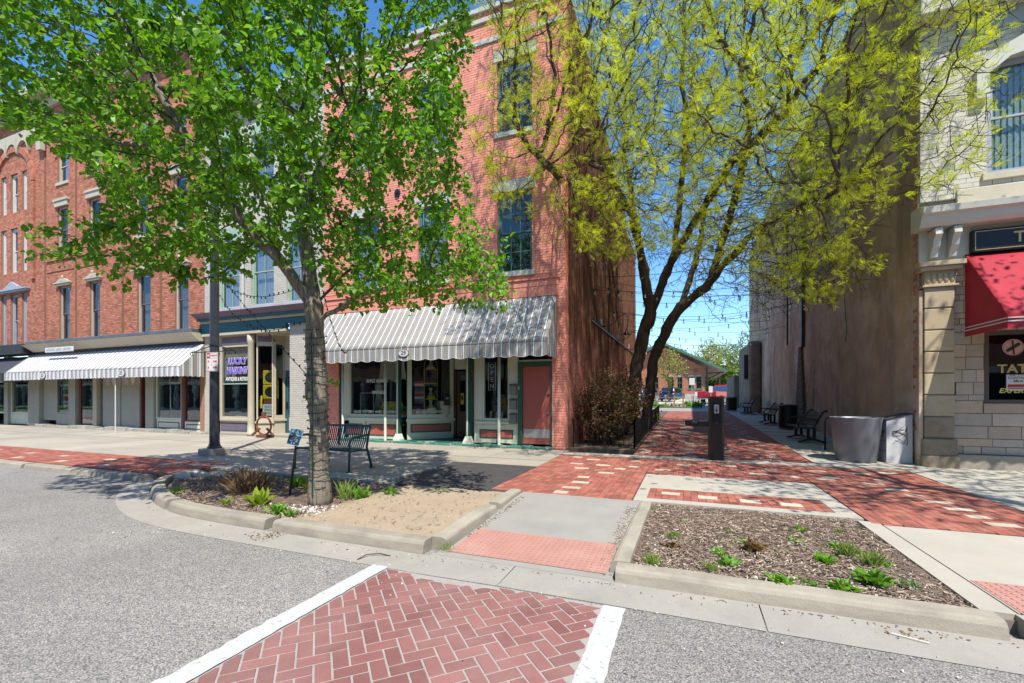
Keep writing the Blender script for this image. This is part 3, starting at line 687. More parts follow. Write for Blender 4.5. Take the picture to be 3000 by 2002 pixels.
# alley side wall of the pink building (bare red brick)
AX = -3.12
steps = [(12.3, 16.5, 12.9), (16.5, 20.5, 12.2), (20.5, 24.5, 11.5), (24.5, 30.3, 10.7)]
AW = [(18.2, 18.95, 6.0, 8.2), (23.4, 24.1, 6.0, 8.1), (15.2, 15.75, 5.7, 8.0), (18.4, 19.1, 9.0, 10.8)]
asl = MB()
for a, b, h in steps:
    hs = [q for q in AW if q[0] >= a and q[1] <= b]
    z = 0; us = sorted({a, b, *[q[0] for q in hs], *[q[1] for q in hs]})
    for p, q in zip(us[:-1], us[1:]):
        zz = sorted([(w[2], w[3]) for w in hs if w[0] < q-1e-6 and w[1] > p+1e-6]); z = 0
        for lo_, hi_ in zz+[(h, h)]:
            if lo_ > z: asl.box(AX-.3, AX, p, q, z, lo_)
            z = max(z, hi_)
asl.build('side_wall', amort, pk)
FRA = ((AX, 0, 0), (0, 1, 0), (0, 0, 1), (1, 0, 0))
br = courses(12.0, 12.3, .05, 12.8, .15, .0745, .011, (), .009, .004)
pieces('brick', br, *FRA, pinkb, pk, limit=0)
br = []
for a, b, h in steps: br += courses(a, b, .05, h, .215, .0745, .012, [q for q in AW], .006, .004, .02)
pieces('brick', br, *FRA, alleyb, pk)
for a, b, h in steps: box('coping', limest, pk, AX-.4, AX+.05, a+.01, b-.002, h+.002, h+.10, .01)
for a, b, z0, z1 in AW:
    w = MB().box(AX-.16, AX-.10, a, a+.07, z0, z1).box(AX-.16, AX-.10, b-.07, b, z0, z1).box(AX-.16, AX-.10, a+.07, b-.07, z1-.07, z1).box(AX-.16, AX-.10, a+.07, b-.07, z0, z0+.07).box(AX-.15, AX-.11, a+.07, b-.07, (z0+z1)/2-.03, (z0+z1)/2+.03).build('window', greyt, pk)
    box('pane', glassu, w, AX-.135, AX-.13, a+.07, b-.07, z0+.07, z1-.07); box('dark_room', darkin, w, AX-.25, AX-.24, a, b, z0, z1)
box('rear_wall', pinkm, pk, -11.7, AX-.31, 30.0, 30.3, 0, 10.6); box('roof', flash, pk, -11.6, AX-.31, 12.31, 29.9, 10.2, 10.4)
# ---- shopfront of 29
YS = 12.06
def shop_window(par, x0, x1, z0, z1, Y, m, fw=.05):
    w = MB().box(x0-fw, x0, Y, Y+.09, z0-fw, z1+fw).box(x1, x1+fw, Y, Y+.09, z0-fw, z1+fw).box(x0, x1, Y, Y+.09, z0-fw, z0).box(x0, x1, Y, Y+.09, z1, z1+fw).build('shop_window', m, par)
    box('pane', glass, w, x0, x1, Y+.04, Y+.048, z0, z1); return w
w29 = shop_window(pk, -10.62, -8.72, .92, 3.35, YS, sage)
box('sill', sage, w29, -10.95, -8.66, YS-.06, YS+.1, .70, .80, .006); box('apron', sage, w29, -10.9, -8.68, YS+.01, YS+.09, .80, .868)
box('mullion', dgreen, pk, -11.055, -10.93, YS-.02, YS+.1, .1, 4.3); box('mullion', sage, pk, -10.925, -10.68, YS, YS+.08, .1, 3.5)
for a, b in ((-10.9, -10.0), (-9.95, -8.68)): panelled(None, pk, a, b, .12, .70, YS, sage, dgreen, salmon, .1)
box('transom', sage, pk, -11.05, -3.5, YS, YS+.1, 3.41, 4.35)
# angled pane into the recessed entry
def angled(par, p, q, z0, z1, wz0, wz1, m, rim, field, ins0=.14, ins1=.12, gm_=glass):
    p, q = Vector((*p, 0)), Vector((*q, 0)); d = (q-p).normalized(); nn = Vector((d.y, -d.x, 0)); L_ = (q-p).length
    def bx(mb, a, b, z_0, z_1, o0=0.0, o1=.07):
        c = p+d*(a+b)/2-nn*((o0+o1)/2)+Vector((0, 0, (z_0+z_1)/2)); return mb.obox(c, d*(b-a)/2, -nn*(o1-o0)/2, Vector((0, 0, (z_1-z_0)/2)))
    mb = MB(); bx(mb, 0, ins0, z0, z1); bx(mb, L_-ins1, L_, z0, z1); bx(mb, ins0, L_-ins1, z0, wz0); bx(mb, ins0, L_-ins1, wz1, z1); w = mb.build('shop_window', m, par)
    mb = MB(); bx(mb, -.04, L_+.04, wz0-.22, wz0-.14, -.05, -.001); mb.build('sill', m, w)
    mb = MB(); bx(mb, ins0, L_-ins1, wz0, wz1, .03, .038); mb.build('pane', gm_, w)
    if rim:
        mb = MB(); bx(mb, ins0*.7, L_-ins1*.7, z0+.22, z0+.50, -.012, -.001); mb.build('panel_rim', rim, w)
        mb = MB(); bx(mb, ins0*.7+.05, L_-ins1*.7-.05, z0+.265, z0+.455, -.017, -.013); mb.build('panel', field, w)
    return w
wang = angled(pk, (-8.36, 12.10), (-7.28, 13.20), .12, 3.3, .92, 3.05, sage, dgreen, salmon)
w2 = shop_window(pk, -5.62, -4.86, .86, 3.2, YS, sage, .06)
box('mullion', sage, pk, -5.95, -5.69, YS, YS+.09, .12, 3.4); box('mullion', sage, pk, -4.79, -4.54, YS, YS+.09, .12, 3.4)
box('sill', sage, w2, -5.9, -4.56, YS-.05, YS-.002, .70, .77, .006); box('apron', sage, w2, -5.68, -4.80, YS+.01, YS+.09, .66, .797)
panelled(None, pk, -5.9, -4.56, .14, .66, YS+.005, sage, dgreen, salmon, .13)
box('entry_wall', sage, pk, -6.22, -6.14, 12.16, 13.25, .12, 3.35); box('entry_wall', sage, pk, -7.28, -6.22, 13.25, 13.33, 2.42, 3.35)
dr = MB().box(-7.20, -7.08, 13.26, 13.31, .14, 2.35).box(-6.36, -6.24, 13.26, 13.31, .14, 2.35).box(-7.08, -6.36, 13.26, 13.31, 2.2, 2.35).box(-7.08, -6.36, 13.26, 13.31, .14, 1.0).box(-7.26, -7.205, 13.22, 13.32, .14, 2.42).build('door', woodb, pk)
box('pane', glass, dr, -7.08, -6.36, 13.28, 13.288, 1.0, 2.2)
for z in (.25, .62): box('door_panel', woodb, dr, -7.02, -6.42, 13.245, 13.258, z, z+.3, .006)
MB().lathe([(.001, 0), (.03, .005), (.033, .03), (.001, .05)], k=10).build('handle', steel, dr).location = (-6.43, 13.22, 1.02)
box('entry_floor', dgreen, pk, -8.35, -6.0, 11.95, 13.4, .02, .115)
rf = mat('painted_step', (.06, .19, .14), .7, .2, 3, .1, 50, blot=[((.40, .38, .32), 3.5, .55, .62, .8)])
stp = MB()
for i in range(24):
    x = -11.0+i*.315; stp.box(x, x+.312, 11.80+.03*math.sin(i*2.3), 12.10, 0, .10+.018*math.sin(i*1.9))
stp.build('front_step', rf, pk, bevel=.02)
for x, xw in ((-8.60, .09), (-6.10, .09)):
    p = box('post', dgreen, pk, x-.06, x+.06, 11.90, 12.05, .28, 4.2, .008)
    box('post_stripe', sagel, p, x-.018, x+.018, 11.885, 11.899, .3, 4.2)
    MB().prism([(x-.13, 11.84), (x+.13, 11.84), (x+.13, 12.08), (x-.13, 12.08)], .09, .16).build('post_plinth', sagel, p)
    MB().add([(x-.12, 11.85, .161), (x+.12, 11.85, .161), (x+.12, 12.07, .161), (x-.12, 12.07, .161), (x-.065, 11.89, .32), (x+.065, 11.89, .32), (x+.065, 12.05, .32), (x-.065, 12.05, .32)],
             [(0,3,2,1),(4,5,6,7),(0,1,5,4),(1,2,6,5),(2,3,7,6),(3,0,4,7)]).build('post_base', sagel, p)
for x in (-10.78, -9.05, -5.06):
    MB().lathe([(.05, .06), (.045, .1), (.042, .6), (.042, 3.0)], (x, 11.88, 0), 14).build('pipe_column', sagel, pk, smooth=True)
ds = MB().box(-4.52, -4.39, 11.99, 12.12, .13, 2.5).box(-3.55, -3.505, 11.99, 12.12, .13, 2.5).box(-4.39, -3.55, 11.99, 12.12, 2.37, 2.5).build('door_frame', dgreen, pk)
box('transom_glass', glass, ds, -4.39, -3.55, 12.05, 12.06, 2.56, 2.95); box('transom_frame', sagel, ds, -4.5, -3.5, 12.03, 12.1, 2.501, 2.555)
dd = box('door', salmon, pk, -4.387, -3.553, 12.04, 12.09, .15, 2.365, .004)
box('kick_plate', steel, dd, -4.35, -3.58, 12.034, 12.039, .33, .58); MB().lathe([(.03, 0), (.034, .03), (.018, .06)], k=12).build('handle', steel, dd).matrix_local = Matrix.Translation((-3.62, 12.04, 1.05)) @ Matrix.Rotation(R(90), 4, 'X')
MB().lathe([(.03, 0), (.03, .015), (.01, .016)], k=12).build('lock', blackm, dd).matrix_local = Matrix.Translation((-3.62, 12.04, 1.55)) @ Matrix.Rotation(R(90), 4, 'X')
box('bell', creamp, pk, -4.50, -4.47, 11.975, 11.989, 1.70, 1.80)
mailm = mat('mailbox_grey', (.17, .18, .155), .5, .1, 4)
for i, lab in enumerate(('topmost', 'middle', 'lowest')):
    z = 1.55-i*.42; t = thing('mailbox', f'{lab} of three grey mailboxes beside the salmon door', 'mailbox', (-4.66, 12.05, z), group='mailboxes by the salmon door')
    MB().box(-4.77, -4.57, 11.95, 12.055, z, z+.27).build('mailbox_body', mailm, t, bevel=.006); MB().add([(-4.785, 11.93, z+.272), (-4.555, 11.93, z+.272), (-4.555, 12.055, z+.33), (-4.785, 12.055, z+.33), (-4.785, 12.055, z+.272), (-4.555, 12.055, z+.272)], [(0,1,2,3),(0,4,5,1),(0,3,4),(1,5,2)]).build('lid', mailm, t)
# dark letter box by the entry
t = thing('letter_box', 'small dark letter box on the sage frame beside the wooden shop door', 'mailbox', (-7.5, 12.8, 1.2))
MB().obox((-7.42, 12.98, 1.40), Vector((.07, .07, 0)), Vector((.04, -.04, 0)), (0, 0, .18)).build('letter_box_body', blackm, t, bevel=.01); MB().obox((-7.40, 12.96, 1.45), Vector((.03, .03, 0)), Vector((.058, -.058, 0)), (0, 0, .025)).build('plate', steel, t)
# interior room
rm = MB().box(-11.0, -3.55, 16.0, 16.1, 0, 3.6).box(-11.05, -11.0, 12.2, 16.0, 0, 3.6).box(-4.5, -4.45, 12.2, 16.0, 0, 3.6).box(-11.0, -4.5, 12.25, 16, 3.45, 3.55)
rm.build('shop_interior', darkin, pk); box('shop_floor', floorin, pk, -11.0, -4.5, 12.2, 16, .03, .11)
box('display_deck', floorin, pk, -10.95, -8.55, 12.2, 13.3, .55, .62); box('display_deck', floorin, pk, -5.8, -4.6, 12.2, 13.0, .55, .62)
MB().prism([(-8.2, 12.35), (-7.35, 13.25), (-8.3, 13.7), (-8.5, 12.4)], .5, .56).build('display_deck', floorin, pk)
lett = mat('window_lettering', (.62, .63, .56), .6, .1, 30)
yg = YS+.030
text('lettering', 'APPLE ANNIES', .16, lett, w29, (-9.55, yg, 2.02), sx=.85, bold=.003); text('lettering', 'VINTAGE', .16, lett, w29, (-9.48, yg, 1.64), sx=.8, bold=.003)
text('lettering', 'GLASS  POTTERY  HATS  CLOTHING', .125, lett, w29, (-9.62, yg, 1.0), sx=.86, bold=.003)
text('lettering', 'BOOKS-FURNITURE', .12, lett, wang, (-7.83, 12.60, 1.0), rot=(R(90), 0, math.atan2(1.1, 1.08)), sx=.85, bold=.003)
aw = awning('taupe and white striped awning numbered 29 over the shop of the pink building', -11.55, -3.34, 11.96, 11.0, 4.32, 2.95, 2.55, .19, stripe_mat('awning_stripe', 0, .228, STOPS), stripe_mat('awning_stripe_side', 1, .228, STOPS), .456, .05)
oval_sign(aw, -7.72, 10.985, 2.78, .19, .115, '29', .17)

# ================================================================ cream building
cr_ = thing('cream_building', 'narrow cream painted brick building with a teal and purple shop cornice', 'building', (-14.8, 12, 0))
CX0, CX1 = -17.82, -11.72
CW = [(-17.0, -15.85), (-15.24, -14.08), (-13.45, -12.40)]
holes = [(a, b, 4.92, 7.45) for a, b in CW]+[(a, b, 9.1, 11.3) for a, b in CW]
CS = (-17.55, -13.30, -1, 4.34)
wall_slab('wall', creamm, cr_, CX0, CX1-.002, 0, 12.3, holes+[CS], ffn(12.0))
br = courses(CX0, CX1-.01, 4.72, 12.2, .215, .0745, .011, holes+[(a-.1, b+.1, 4.78, 4.92) for a, b in CW]+[(a-.1, b+.1, 7.45, 7.98) for a, b in CW]+[(a-.1, b+.1, 11.3, 11.7) for a, b in CW], .007, .004, .02)
br += courses(-13.30, CX1-.01, .05, 4.05, .215, .0745, .011, (), .009, .004, .02)+courses(CX0, -17.55, .05, 4.34, .2, .0745, .011, (), .007, .004)
pieces('brick', br, *FR, creamb, cr_)
for a, b in CW:
    sash(cr_, a, b, 4.92, 7.45, mint, 12.0, 2, 1, lace, sill=lav, lintel=mint, lov=.06, lh=.5); sash(cr_, a, b, 9.1, 11.3, mint, 12.0, 2, 1, lace, sill=lav, lintel=mint, lov=.06, lh=.38)
box('roof_cornice', lav, cr_, CX0, CX1-.02, 11.7, 12.3, 12.32, 12.75, .03); box('pier_cap', greyt, cr_, -13.34, CX1-.02, 11.94, 11.985, 4.06, 4.12, .008)
box('drain_pipe', whitep, cr_, -15.6, -15.55, 11.90, 11.95, 4.75, 12.2)
# shop cornice: crown, teal fascia
MB().add([(CX0-.15, 11.5, 4.70), (CX1-.03, 11.5, 4.70), (CX1-.03, 11.99, 4.74), (CX0-.15, 11.99, 4.74), (CX0-.05, 11.72, 4.52), (CX1-.06, 11.72, 4.52), (CX1-.06, 11.99, 4.52), (CX0-.05, 11.99, 4.52)], [(3,2,1,0),(4,5,6,7)[::-1],(0,1,5,4),(1,2,6,5),(2,3,7,6),(3,0,4,7)]).build('cornice', purple, cr_)
box('cornice_moulding', teal, cr_, CX0-.03, CX1-.06, 11.70, 11.99, 4.44, 4.518, .005); box('cornice_moulding', creamp, cr_, CX0, CX1-.06, 11.80, 11.99, 4.35, 4.438, .005)
box('fascia', teal, cr_, CX0+.02, -13.36+.0, 11.86, 11.99, 3.95, 4.347, .004); box('fascia', teal, cr_, -13.355, CX1-.06, 11.86, 11.93, 4.13, 4.347, .004); box('architrave', creamp, cr_, CX0+.05, -13.35, 11.84, 12.2, 3.86, 3.948, .004)
box('soffit', creamp, cr_, -15.1, -13.36, 12.2, 13.2, 3.83, 3.9)
wl = shop_window(cr_, -16.88, -15.46, .74, 3.42, 12.03, creamp, .07)
box('jamb', creamp, cr_, -17.5, -16.96, 12.03, 12.2, .1, 3.86); 
b_ = box('transom', creamp, cr_, -17.4, -15.4, 12.06, 12.16, 3.50, 3.86); MB().box(-16.9, -15.5, 12.045, 12.058, 3.58, 3.80).build('panel', purple, b_)
box('sill', creamp, wl, -17.0, -15.36, 11.95, 12.028, .58, .67, .006)
panelled(None, cr_, -17.0, -15.42, .1, .58, 12.03, creamp, teal, purple, .08)
MB().lathe([(.15, .04), (.15, .16), (.125, .18), (.12, .5), (.115, 3.5), (.14, 3.55), (.14, 3.84)], (-15.24, 12.0, 0), 16).build('column', creamp, cr_, smooth=True)
wl2 = angled(cr_, (-15.07, 12.08), (-14.58, 12.40), .1, 3.86, .72, 3.42, creamp, None, None, .05, .05); 
MB().obox((-14.825, 12.235, 3.68), Vector((.2, .13, 0)), Vector((.011, -.017, 0)), (0, 0, .10)).build('panel', purple, wl2)
angled(cr_, (-14.565, 12.41), (-14.42, 12.80), .1, 3.86, .8, 3.5, creamp, None, None, .08, .08)
d2 = MB().box(-14.40, -14.28, 12.82, 12.87, .1, 2.5).box(-13.6, -13.48, 12.82, 12.87, .1, 2.5).box(-14.28, -13.6, 12.82, 12.87, 2.3, 2.5).box(-14.28, -13.6, 12.82, 12.87, .1, .8).build('door', teal, cr_)
box('pane', glass, d2, -14.28, -13.6, 12.84, 12.846, .8, 2.3); box('door_head', creamp, cr_, -14.42, -13.4, 12.80, 12.9, 2.52, 3.86); box('handle', blackm, d2, -14.36, -14.31, 12.78, 12.818, 1.05, 1.3)
box('door_panel', lav, d2, -14.24, -13.66, 12.808, 12.818, .2, .7)
box('entry_floor', conc, cr_, -17.5, -13.35, 11.97, 13.2, .02, .10)
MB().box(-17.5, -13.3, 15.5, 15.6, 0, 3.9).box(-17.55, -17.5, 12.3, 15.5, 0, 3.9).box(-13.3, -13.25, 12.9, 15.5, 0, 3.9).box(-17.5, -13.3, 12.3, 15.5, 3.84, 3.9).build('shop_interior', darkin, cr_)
box('display_deck', floorin, cr_, -17.2, -15.3, 12.15, 13.2, .6, .68)
purl = mat('lettering_purple', (.17, .10, .50), .5, .05, 9); whl = mat('lettering_white', (.75, .75, .72), .6, .05, 9)
text('lettering', 'LUCKY', .34, purl, wl, (-16.1, 12.06, 2.86), sx=.95, bold=.012, shear=.1); text('lettering', "HASKINS'", .34, purl, wl, (-16.1, 12.06, 2.50), sx=.80, bold=.012, shear=.1)
text('lettering', 'LUCKY', .34, whl, wl, (-16.1, 12.066, 2.86), sx=.95, bold=.024, shear=.1); text('lettering', "HASKINS'", .34, whl, wl, (-16.1, 12.066, 2.50), sx=.80, bold=.024, shear=.1)
text('lettering', 'ANTIQUES & RETRO', .20, whl, wl, (-16.1, 12.06, 2.18), sx=.66, bold=.004); box('glass_band', mint, wl, -16.88, -15.46, 12.058, 12.066, 1.98, 2.02)
box('roller_blind', creamp, wl, -16.85, -15.48, 12.16, 12.17, 3.0, 3.42)

# ================================================================ red brick block on the left
rb = thing('brick_building', 'four storey red brick block with cream window hoods at the far left', 'building', (-26, 12, 0))
BX0, BX1 = -40.0, -17.84
BWN = [(-28.11, -27.24), (-25.63, -24.82), (-22.1, -21.19), (-19.62, -18.77)]
B3 = [(-28.28, -27.4), (-25.68, -24.84), (-22.25, -21.35), (-19.72, -18.9)]
TRI = [(-33.6, -33.05), (-32.65, -31.95), (-31.55, -31.05)]
holes = [(a, b, 4.2, 6.80) for a, b in BWN]+[(a, b, 8.45, 10.62) for a, b in B3]+[(a, b, 11.8, 13.4) for a, b in B3]+[(a, b, 4.1, 6.8) for a, b in TRI]+[(a, b, 7.9, 10.2) for a, b in TRI]+[(a, b, 11.0, 13.0) for a, b in TRI]
GRV = [(-29.45, -29.25, 4.3, 14.2), (-26.8, -26.62, 4.3, 14.2), (-23.2, -23.02, 4.3, 14.2), (-20.6, -20.42, 4.3, 14.2)]
wall_slab('wall', mat('mortar_red', (.33, .17, .11), .95, .15, 5), rb, BX0, BX1, 0, 16.0, holes+GRV+[(-40.2, BX1-.25, -1, 3.62)], ffn())
for q in GRV: box('recess', redb, rb, q[0], q[1], 12.14, 12.29, q[2], q[3])
hd = [(a-.14, b+.14, 6.8, 7.08) for a, b in BWN]+[(a-.1, b+.1, 10.62, 10.98) for a, b in B3]
bands = [(BX0, BX1, 7.72, 7.80), (BX0, BX1, 8.12, 8.2)]
pieces('brick', courses(-35.5, BX1, 4.2, 15.9, .215, .075, .011, holes+GRV+hd, .007, .004, .02), *FR, redb, rb)
for a, b in ((-29.2, -26.85), (-26.6, -24.2), (-23.0, -20.65), (-20.4, -18.3)):
    pieces('brick', courses(a, b, 8.08, 8.25, .215, .08, .011, (), .07, .004), *FR, redb, rb, limit=0); pieces('brick', courses(a, b, 7.55, 7.63, .215, .08, .011, (), .04, .004), *FR, redb, rb, limit=0)
def pediment(par, x0, x1, z, Y, m):
    cx = (x0+x1)/2; h = MB().box(x0-.16, x1+.16, Y-.12, Y-.008, z, z+.09).box(x0-.2, x1+.2, Y-.16, Y-.008, z+.092, z+.15)
    k = 12; pr = []
    for i in range(k+1): u = i/k; pr.append((x0-.18+(x1-x0+.36)*u, z+.152+.20*(math.sin(math.pi*u)**1.5)))
    poly = [(x0-.18, z+.152)]+pr[1:-1]+[(x1+.18, z+.152)]
    n = len(poly); h.add([(p[0], Y-.12, p[1]) for p in poly]+[(p[0], Y-.008, p[1]) for p in poly], [tuple(range(n-1, -1, -1)) if False else tuple(range(n)), tuple(range(2*n-1, n-1, -1))]+[(i, n+i, n+(i+1) % n, (i+1) % n) for i in range(n)])
    h.lathe([(.001, 0), (.05, .03), (.06, .07), (.03, .12), (.001, .15)], (cx, Y-.10, z+.33), 8); h.obox((cx, Y-.13, z+.22), (.12, 0, 0), (0, .02, 0), (0, 0, .05)); h.obox((cx-.3, Y-.13, z+.18), (.05, 0, 0), (0, .02, 0), (0, 0, .03)); h.obox((cx+.3, Y-.13, z+.18), (.05, 0, 0), (0, .02, 0), (0, 0, .03))
    return h.build('window_hood', m, par)
sbl = [blind]*4
for a, b in BWN:
    w = sash(rb, a, b, 4.2, 6.80, creamp, 12.0, 1, 1, blind, sashm=purple, gm_=glassd); pediment(w, a, b, 6.81, 12.0, creamp)
for a, b in B3:
    w = sash(rb, a, b, 8.45, 10.62, creamp, 12.0, 1, 1, blind, sill=creamp, sashm=purple, gm_=glassd)
    MB().box(a-.1, b+.1, 11.90, 11.992, 10.622, 10.86).box(a-.16, b+.16, 11.86, 11.992, 10.862, 10.98).build('window_hood', creamp, w, bevel=.008)
    w = sash(rb, a, b, 11.8, 13.4, creamp, 12.0, 1, 1, None, sill=creamp)
    ar = MB(); k = 10; cx = (a+b)/2; r0, r1 = (b-a)/2, (b-a)/2+.2; vs = []
    for yy in (11.95, 12.0):
        for i in range(k+1): t_ = math.pi*i/k; vs += [(cx+r0*math.cos(t_), yy, 13.05+r0*math.sin(t_)), (cx+r1*math.cos(t_), yy, 13.05+r1*math.sin(t_))]
    n = 2*(k+1); ar.add(vs, [(2*i, 2*i+2, 2*i+3, 2*i+1) for i in range(k)]+[(n+2*i+1, n+2*i+3, n+2*i+2, n+2*i) for i in range(k)]+[(2*i+1, 2*i+3, n+2*i+3, n+2*i+1) for i in range(k)]+[(2*i, n+2*i, n+2*i+2, 2*i+2) for i in range(k)])
    ar.build('arch', redb, w)
    # brick infill in the corners above the arch
    for sx_ in (-1, 1):
        poly = [(cx+sx_*r0, 13.41)]+[(cx+sx_*r0*math.cos(t_), 13.05+r0*math.sin(t_)) for t_ in np.linspace(0, math.pi/2, 7)]
        poly += [(cx, 13.5)]; nn_ = len(poly); mb = MB(); mb.add([(p[0], 12.002, p[1]) for p in poly]+[(p[0], 12.13, p[1]) for p in poly], [tuple(range(nn_)), tuple(range(2*nn_-1, nn_-1, -1))]+[(i, nn_+i, nn_+(i+1) % nn_, (i+1) % nn_) for i in range(nn_)]); mb.build('spandrel', redb, w)
for z0, z1, mm in ((4.1, 6.8, greyt), (7.9, 10.2, whitep), (11.0, 13.0, whitep)):
    for a, b in TRI: sash(rb, a, b, z0, z1, mm, 12.0, 1, 1, lace if z0 < 5 else blind, fw=.11, set_=.12)
cx_, r0, zs = -32.3, 1.75, 12.3
for i in range(52):
    t_ = math.pi*(i+.5)/52; rr = r0+.16; MB().obox((cx_+rr*math.cos(t_), 11.95, zs+rr*math.sin(t_)), (.155*math.cos(t_), 0, .155*math.sin(t_)), (0, .05, 0), (-.05*math.sin(t_), 0, .05*math.cos(t_))).build('arch_brick', redb, rb)
for sx_ in (-1, 1):
    xa = cx_+sx_*(r0+.16); pieces('brick', courses(xa-.16, xa+.16, 7.4, 12.25, .16, .075, .010, (), .1, .0), *FR, redb, rb, limit=0)
MB().box(-33.9, -30.75, 11.85, 11.99, 6.86, 6.95).box(-33.95, -30.7, 11.8, 11.99, 6.952, 7.02).prism([(-33.0, 11.86), (-31.6, 11.86), (-31.6, 11.99), (-33.0, 11.99)], 7.022, 7.12).add([(-33.0, 11.86, 7.12), (-31.6, 11.86, 7.12), (-32.3, 11.86, 7.4), (-33.0, 11.99, 7.12), (-31.6, 11.99, 7.12), (-32.3, 11.99, 7.4)], [(0,1,2),(5,4,3),(0,2,5,3),(1,4,5,2)]).build('window_hood', greyt, rb)
# roof cornice with scalloped frieze at the left end
box('roof_cornice', creamp, rb, BX0, BX1, 11.35, 12.3, 16.02, 16.4, .03); box('frieze', creamp, rb, BX0, BX1, 11.85, 11.99, 15.55, 16.0)
fz = MB()
for i in range(7):
    x = -37.0+i*1.05; k = 8; poly = [(x, 14.9)]+[(x+.52-.48*math.cos(math.pi*j/k), 13.9+.55*math.sin(math.pi*j/k)) for j in range(k+1)]+[(x+1.04, 14.9)]
    n = len(poly); fz.add([(p[0], 11.86, p[1]) for p in poly]+[(p[0], 11.99, p[1]) for p in poly], [tuple(range(n-1, -1, -1)), tuple(range(n, 2*n))]+[(i_, (i_+1) % n, n+(i_+1) % n, n+i_) for i_ in range(n)])
fz.box(-29.75, -29.35, 11.8, 11.99, 13.6, 15.5); fz.build('arcade_frieze', creamp, rb)
# storefront cornice
box('flashing', flash, rb, -30.0, BX1-.02, 11.50, 11.99, 4.03, 4.17, .02); MB().add([(-30.2, 11.45, 4.02), (BX1, 11.45, 4.02), (BX1, 11.99, 4.02), (-30.2, 11.99, 4.02), (-30.0, 11.8, 3.70), (BX1, 11.8, 3.70), (BX1, 11.99, 3.70), (-30.0, 11.99, 3.70)], [(3,2,1,0),(7,6,5,4),(0,1,5,4),(1,2,6,5),(2,3,7,6),(3,0,4,7)]).build('cornice', creamp, rb)
box('cornice', darkm, rb, -40, -30.25, 11.5, 11.99, 3.6, 4.1, .02); box('sign_band', darkm, rb, -30, BX1, 11.9, 11.99, 3.45, 3.695)
# shopfronts beneath: piers, panels, doors and glass
sided = mat('siding_pale', (.34, .35, .29), .6, .06, 3, .05, 50); brown = mat('paint_redbrown', (.14, .05, .035), .5, .1, 3)
YB = 12.12
def pier(x0, x1, m, par=rb, y0=12.02): return box('pier', m, par, x0, x1, y0, 12.4, .03, 3.6)
pier(-31.0, -29.95, sided); pieces('brick', courses(-31.0, -29.95, .1, 3.5, .3, .15, .02, (), .02, .004), (0, 12.02, 0), (1, 0, 0), (0, 0, 1), (0, -1, 0), sided, rb)
pieces('siding_board', [[-29.9, -28.75, .35+.12*i, .465+.12*i, 0, .02] for i in range(26)], (0, YB+.05, 0), (1, 0, 0), (0, 0, 1), (0, -1, 0), sided, rb)
w = shop_window(rb, -28.62, -27.5, .75, 2.95, YB, sided, .06); box('bulkhead', sided, w, -28.7, -27.44, YB, YB+.1, .1, .68)
pier(-27.42, -26.85, sided)
d = MB().box(-26.75, -26.62, YB, YB+.06, .1, 2.5).box(-25.6, -25.5, YB, YB+.06, .1, 2.5).box(-26.62, -25.6, YB, YB+.06, 2.35, 2.5).box(-26.62, -25.6, YB, YB+.06, .1, .25).build('door', brown, rb); box('pane', glass, d, -26.62, -25.6, YB+.03, YB+.036, .25, 2.35); box('transom_glass', woodb, d, -26.75, -25.5, YB+.01, YB+.05, 2.55, 3.5)
pier(-25.45, -25.15, creamp); box('pane', glass, rb, -25.14, -24.86, YB+.05, YB+.056, .3, 3.4)
for a, b in ((-24.85, -23.52), (-23.46, -22.15)):
    pn = box('panel_wall', sided, rb, a, b, YB, YB+.1, .1, 3.5); pieces('siding_board', [[a+.02, b-.02, .15+.105*i, .25+.105*i, 0, .016] for i in range(17)], (0, YB, 0), (1, 0, 0), (0, 0, 1), (0, -1, 0), sided, pn)
    for c in (a+.25, a+.72): n_ = box('notice', creamp, pn, c, c+.3, YB-.022, YB-.001, 2.03, 2.6); box('notice_sheet', whitep if c > a+.5 else lav, n_, c+.04, c+.26, YB-.026, YB-.0225, 2.1, 2.5)
    text('number', '25½', .2, darkm, pn, ((a+b)/2, YB-.004, 2.85), ext=.001)
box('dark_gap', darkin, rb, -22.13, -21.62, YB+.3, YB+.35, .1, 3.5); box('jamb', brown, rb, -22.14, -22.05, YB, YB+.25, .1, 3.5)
pier(-21.6, -21.05, sided); 
w = shop_window(rb, -20.95, -19.42, .62, 3.2, YB-.02, sagel, .06); panelled(None, rb, -20.98, -19.42, .08, .55, YB-.01, sagel, darkm, sage, .1)
box('mullion', brown, rb, -19.33, -19.16, YB-.06, YB+.1, .1, 3.4)
w3 = shop_window(rb, -19.08, -17.78-.1, .56, 3.2, YB-.06, brown, .05); panelled(None, rb, -19.12, -17.86, .08, .49, YB-.05, sagel, darkm, sage, .1); pier(-17.8, -17.84+.02, sagel)
stonem = mat('rough_stone', (.35, .33, .28), .9, .25, 4, .2, 40, .6, 12, isl=.15)
stp = [[-29.5+i*.7+random.uniform(-.05, .05), -29.5+i*.7+.66, -.30+random.uniform(-.05, .03), .15, 0, .12+random.uniform(-.04, .05)] for i in range(17)]
pieces('step_stone', stp, (0, 12.0, .02), (1, 0, 0), (0, 1, 0), (0, 0, 1), stonem, rb)
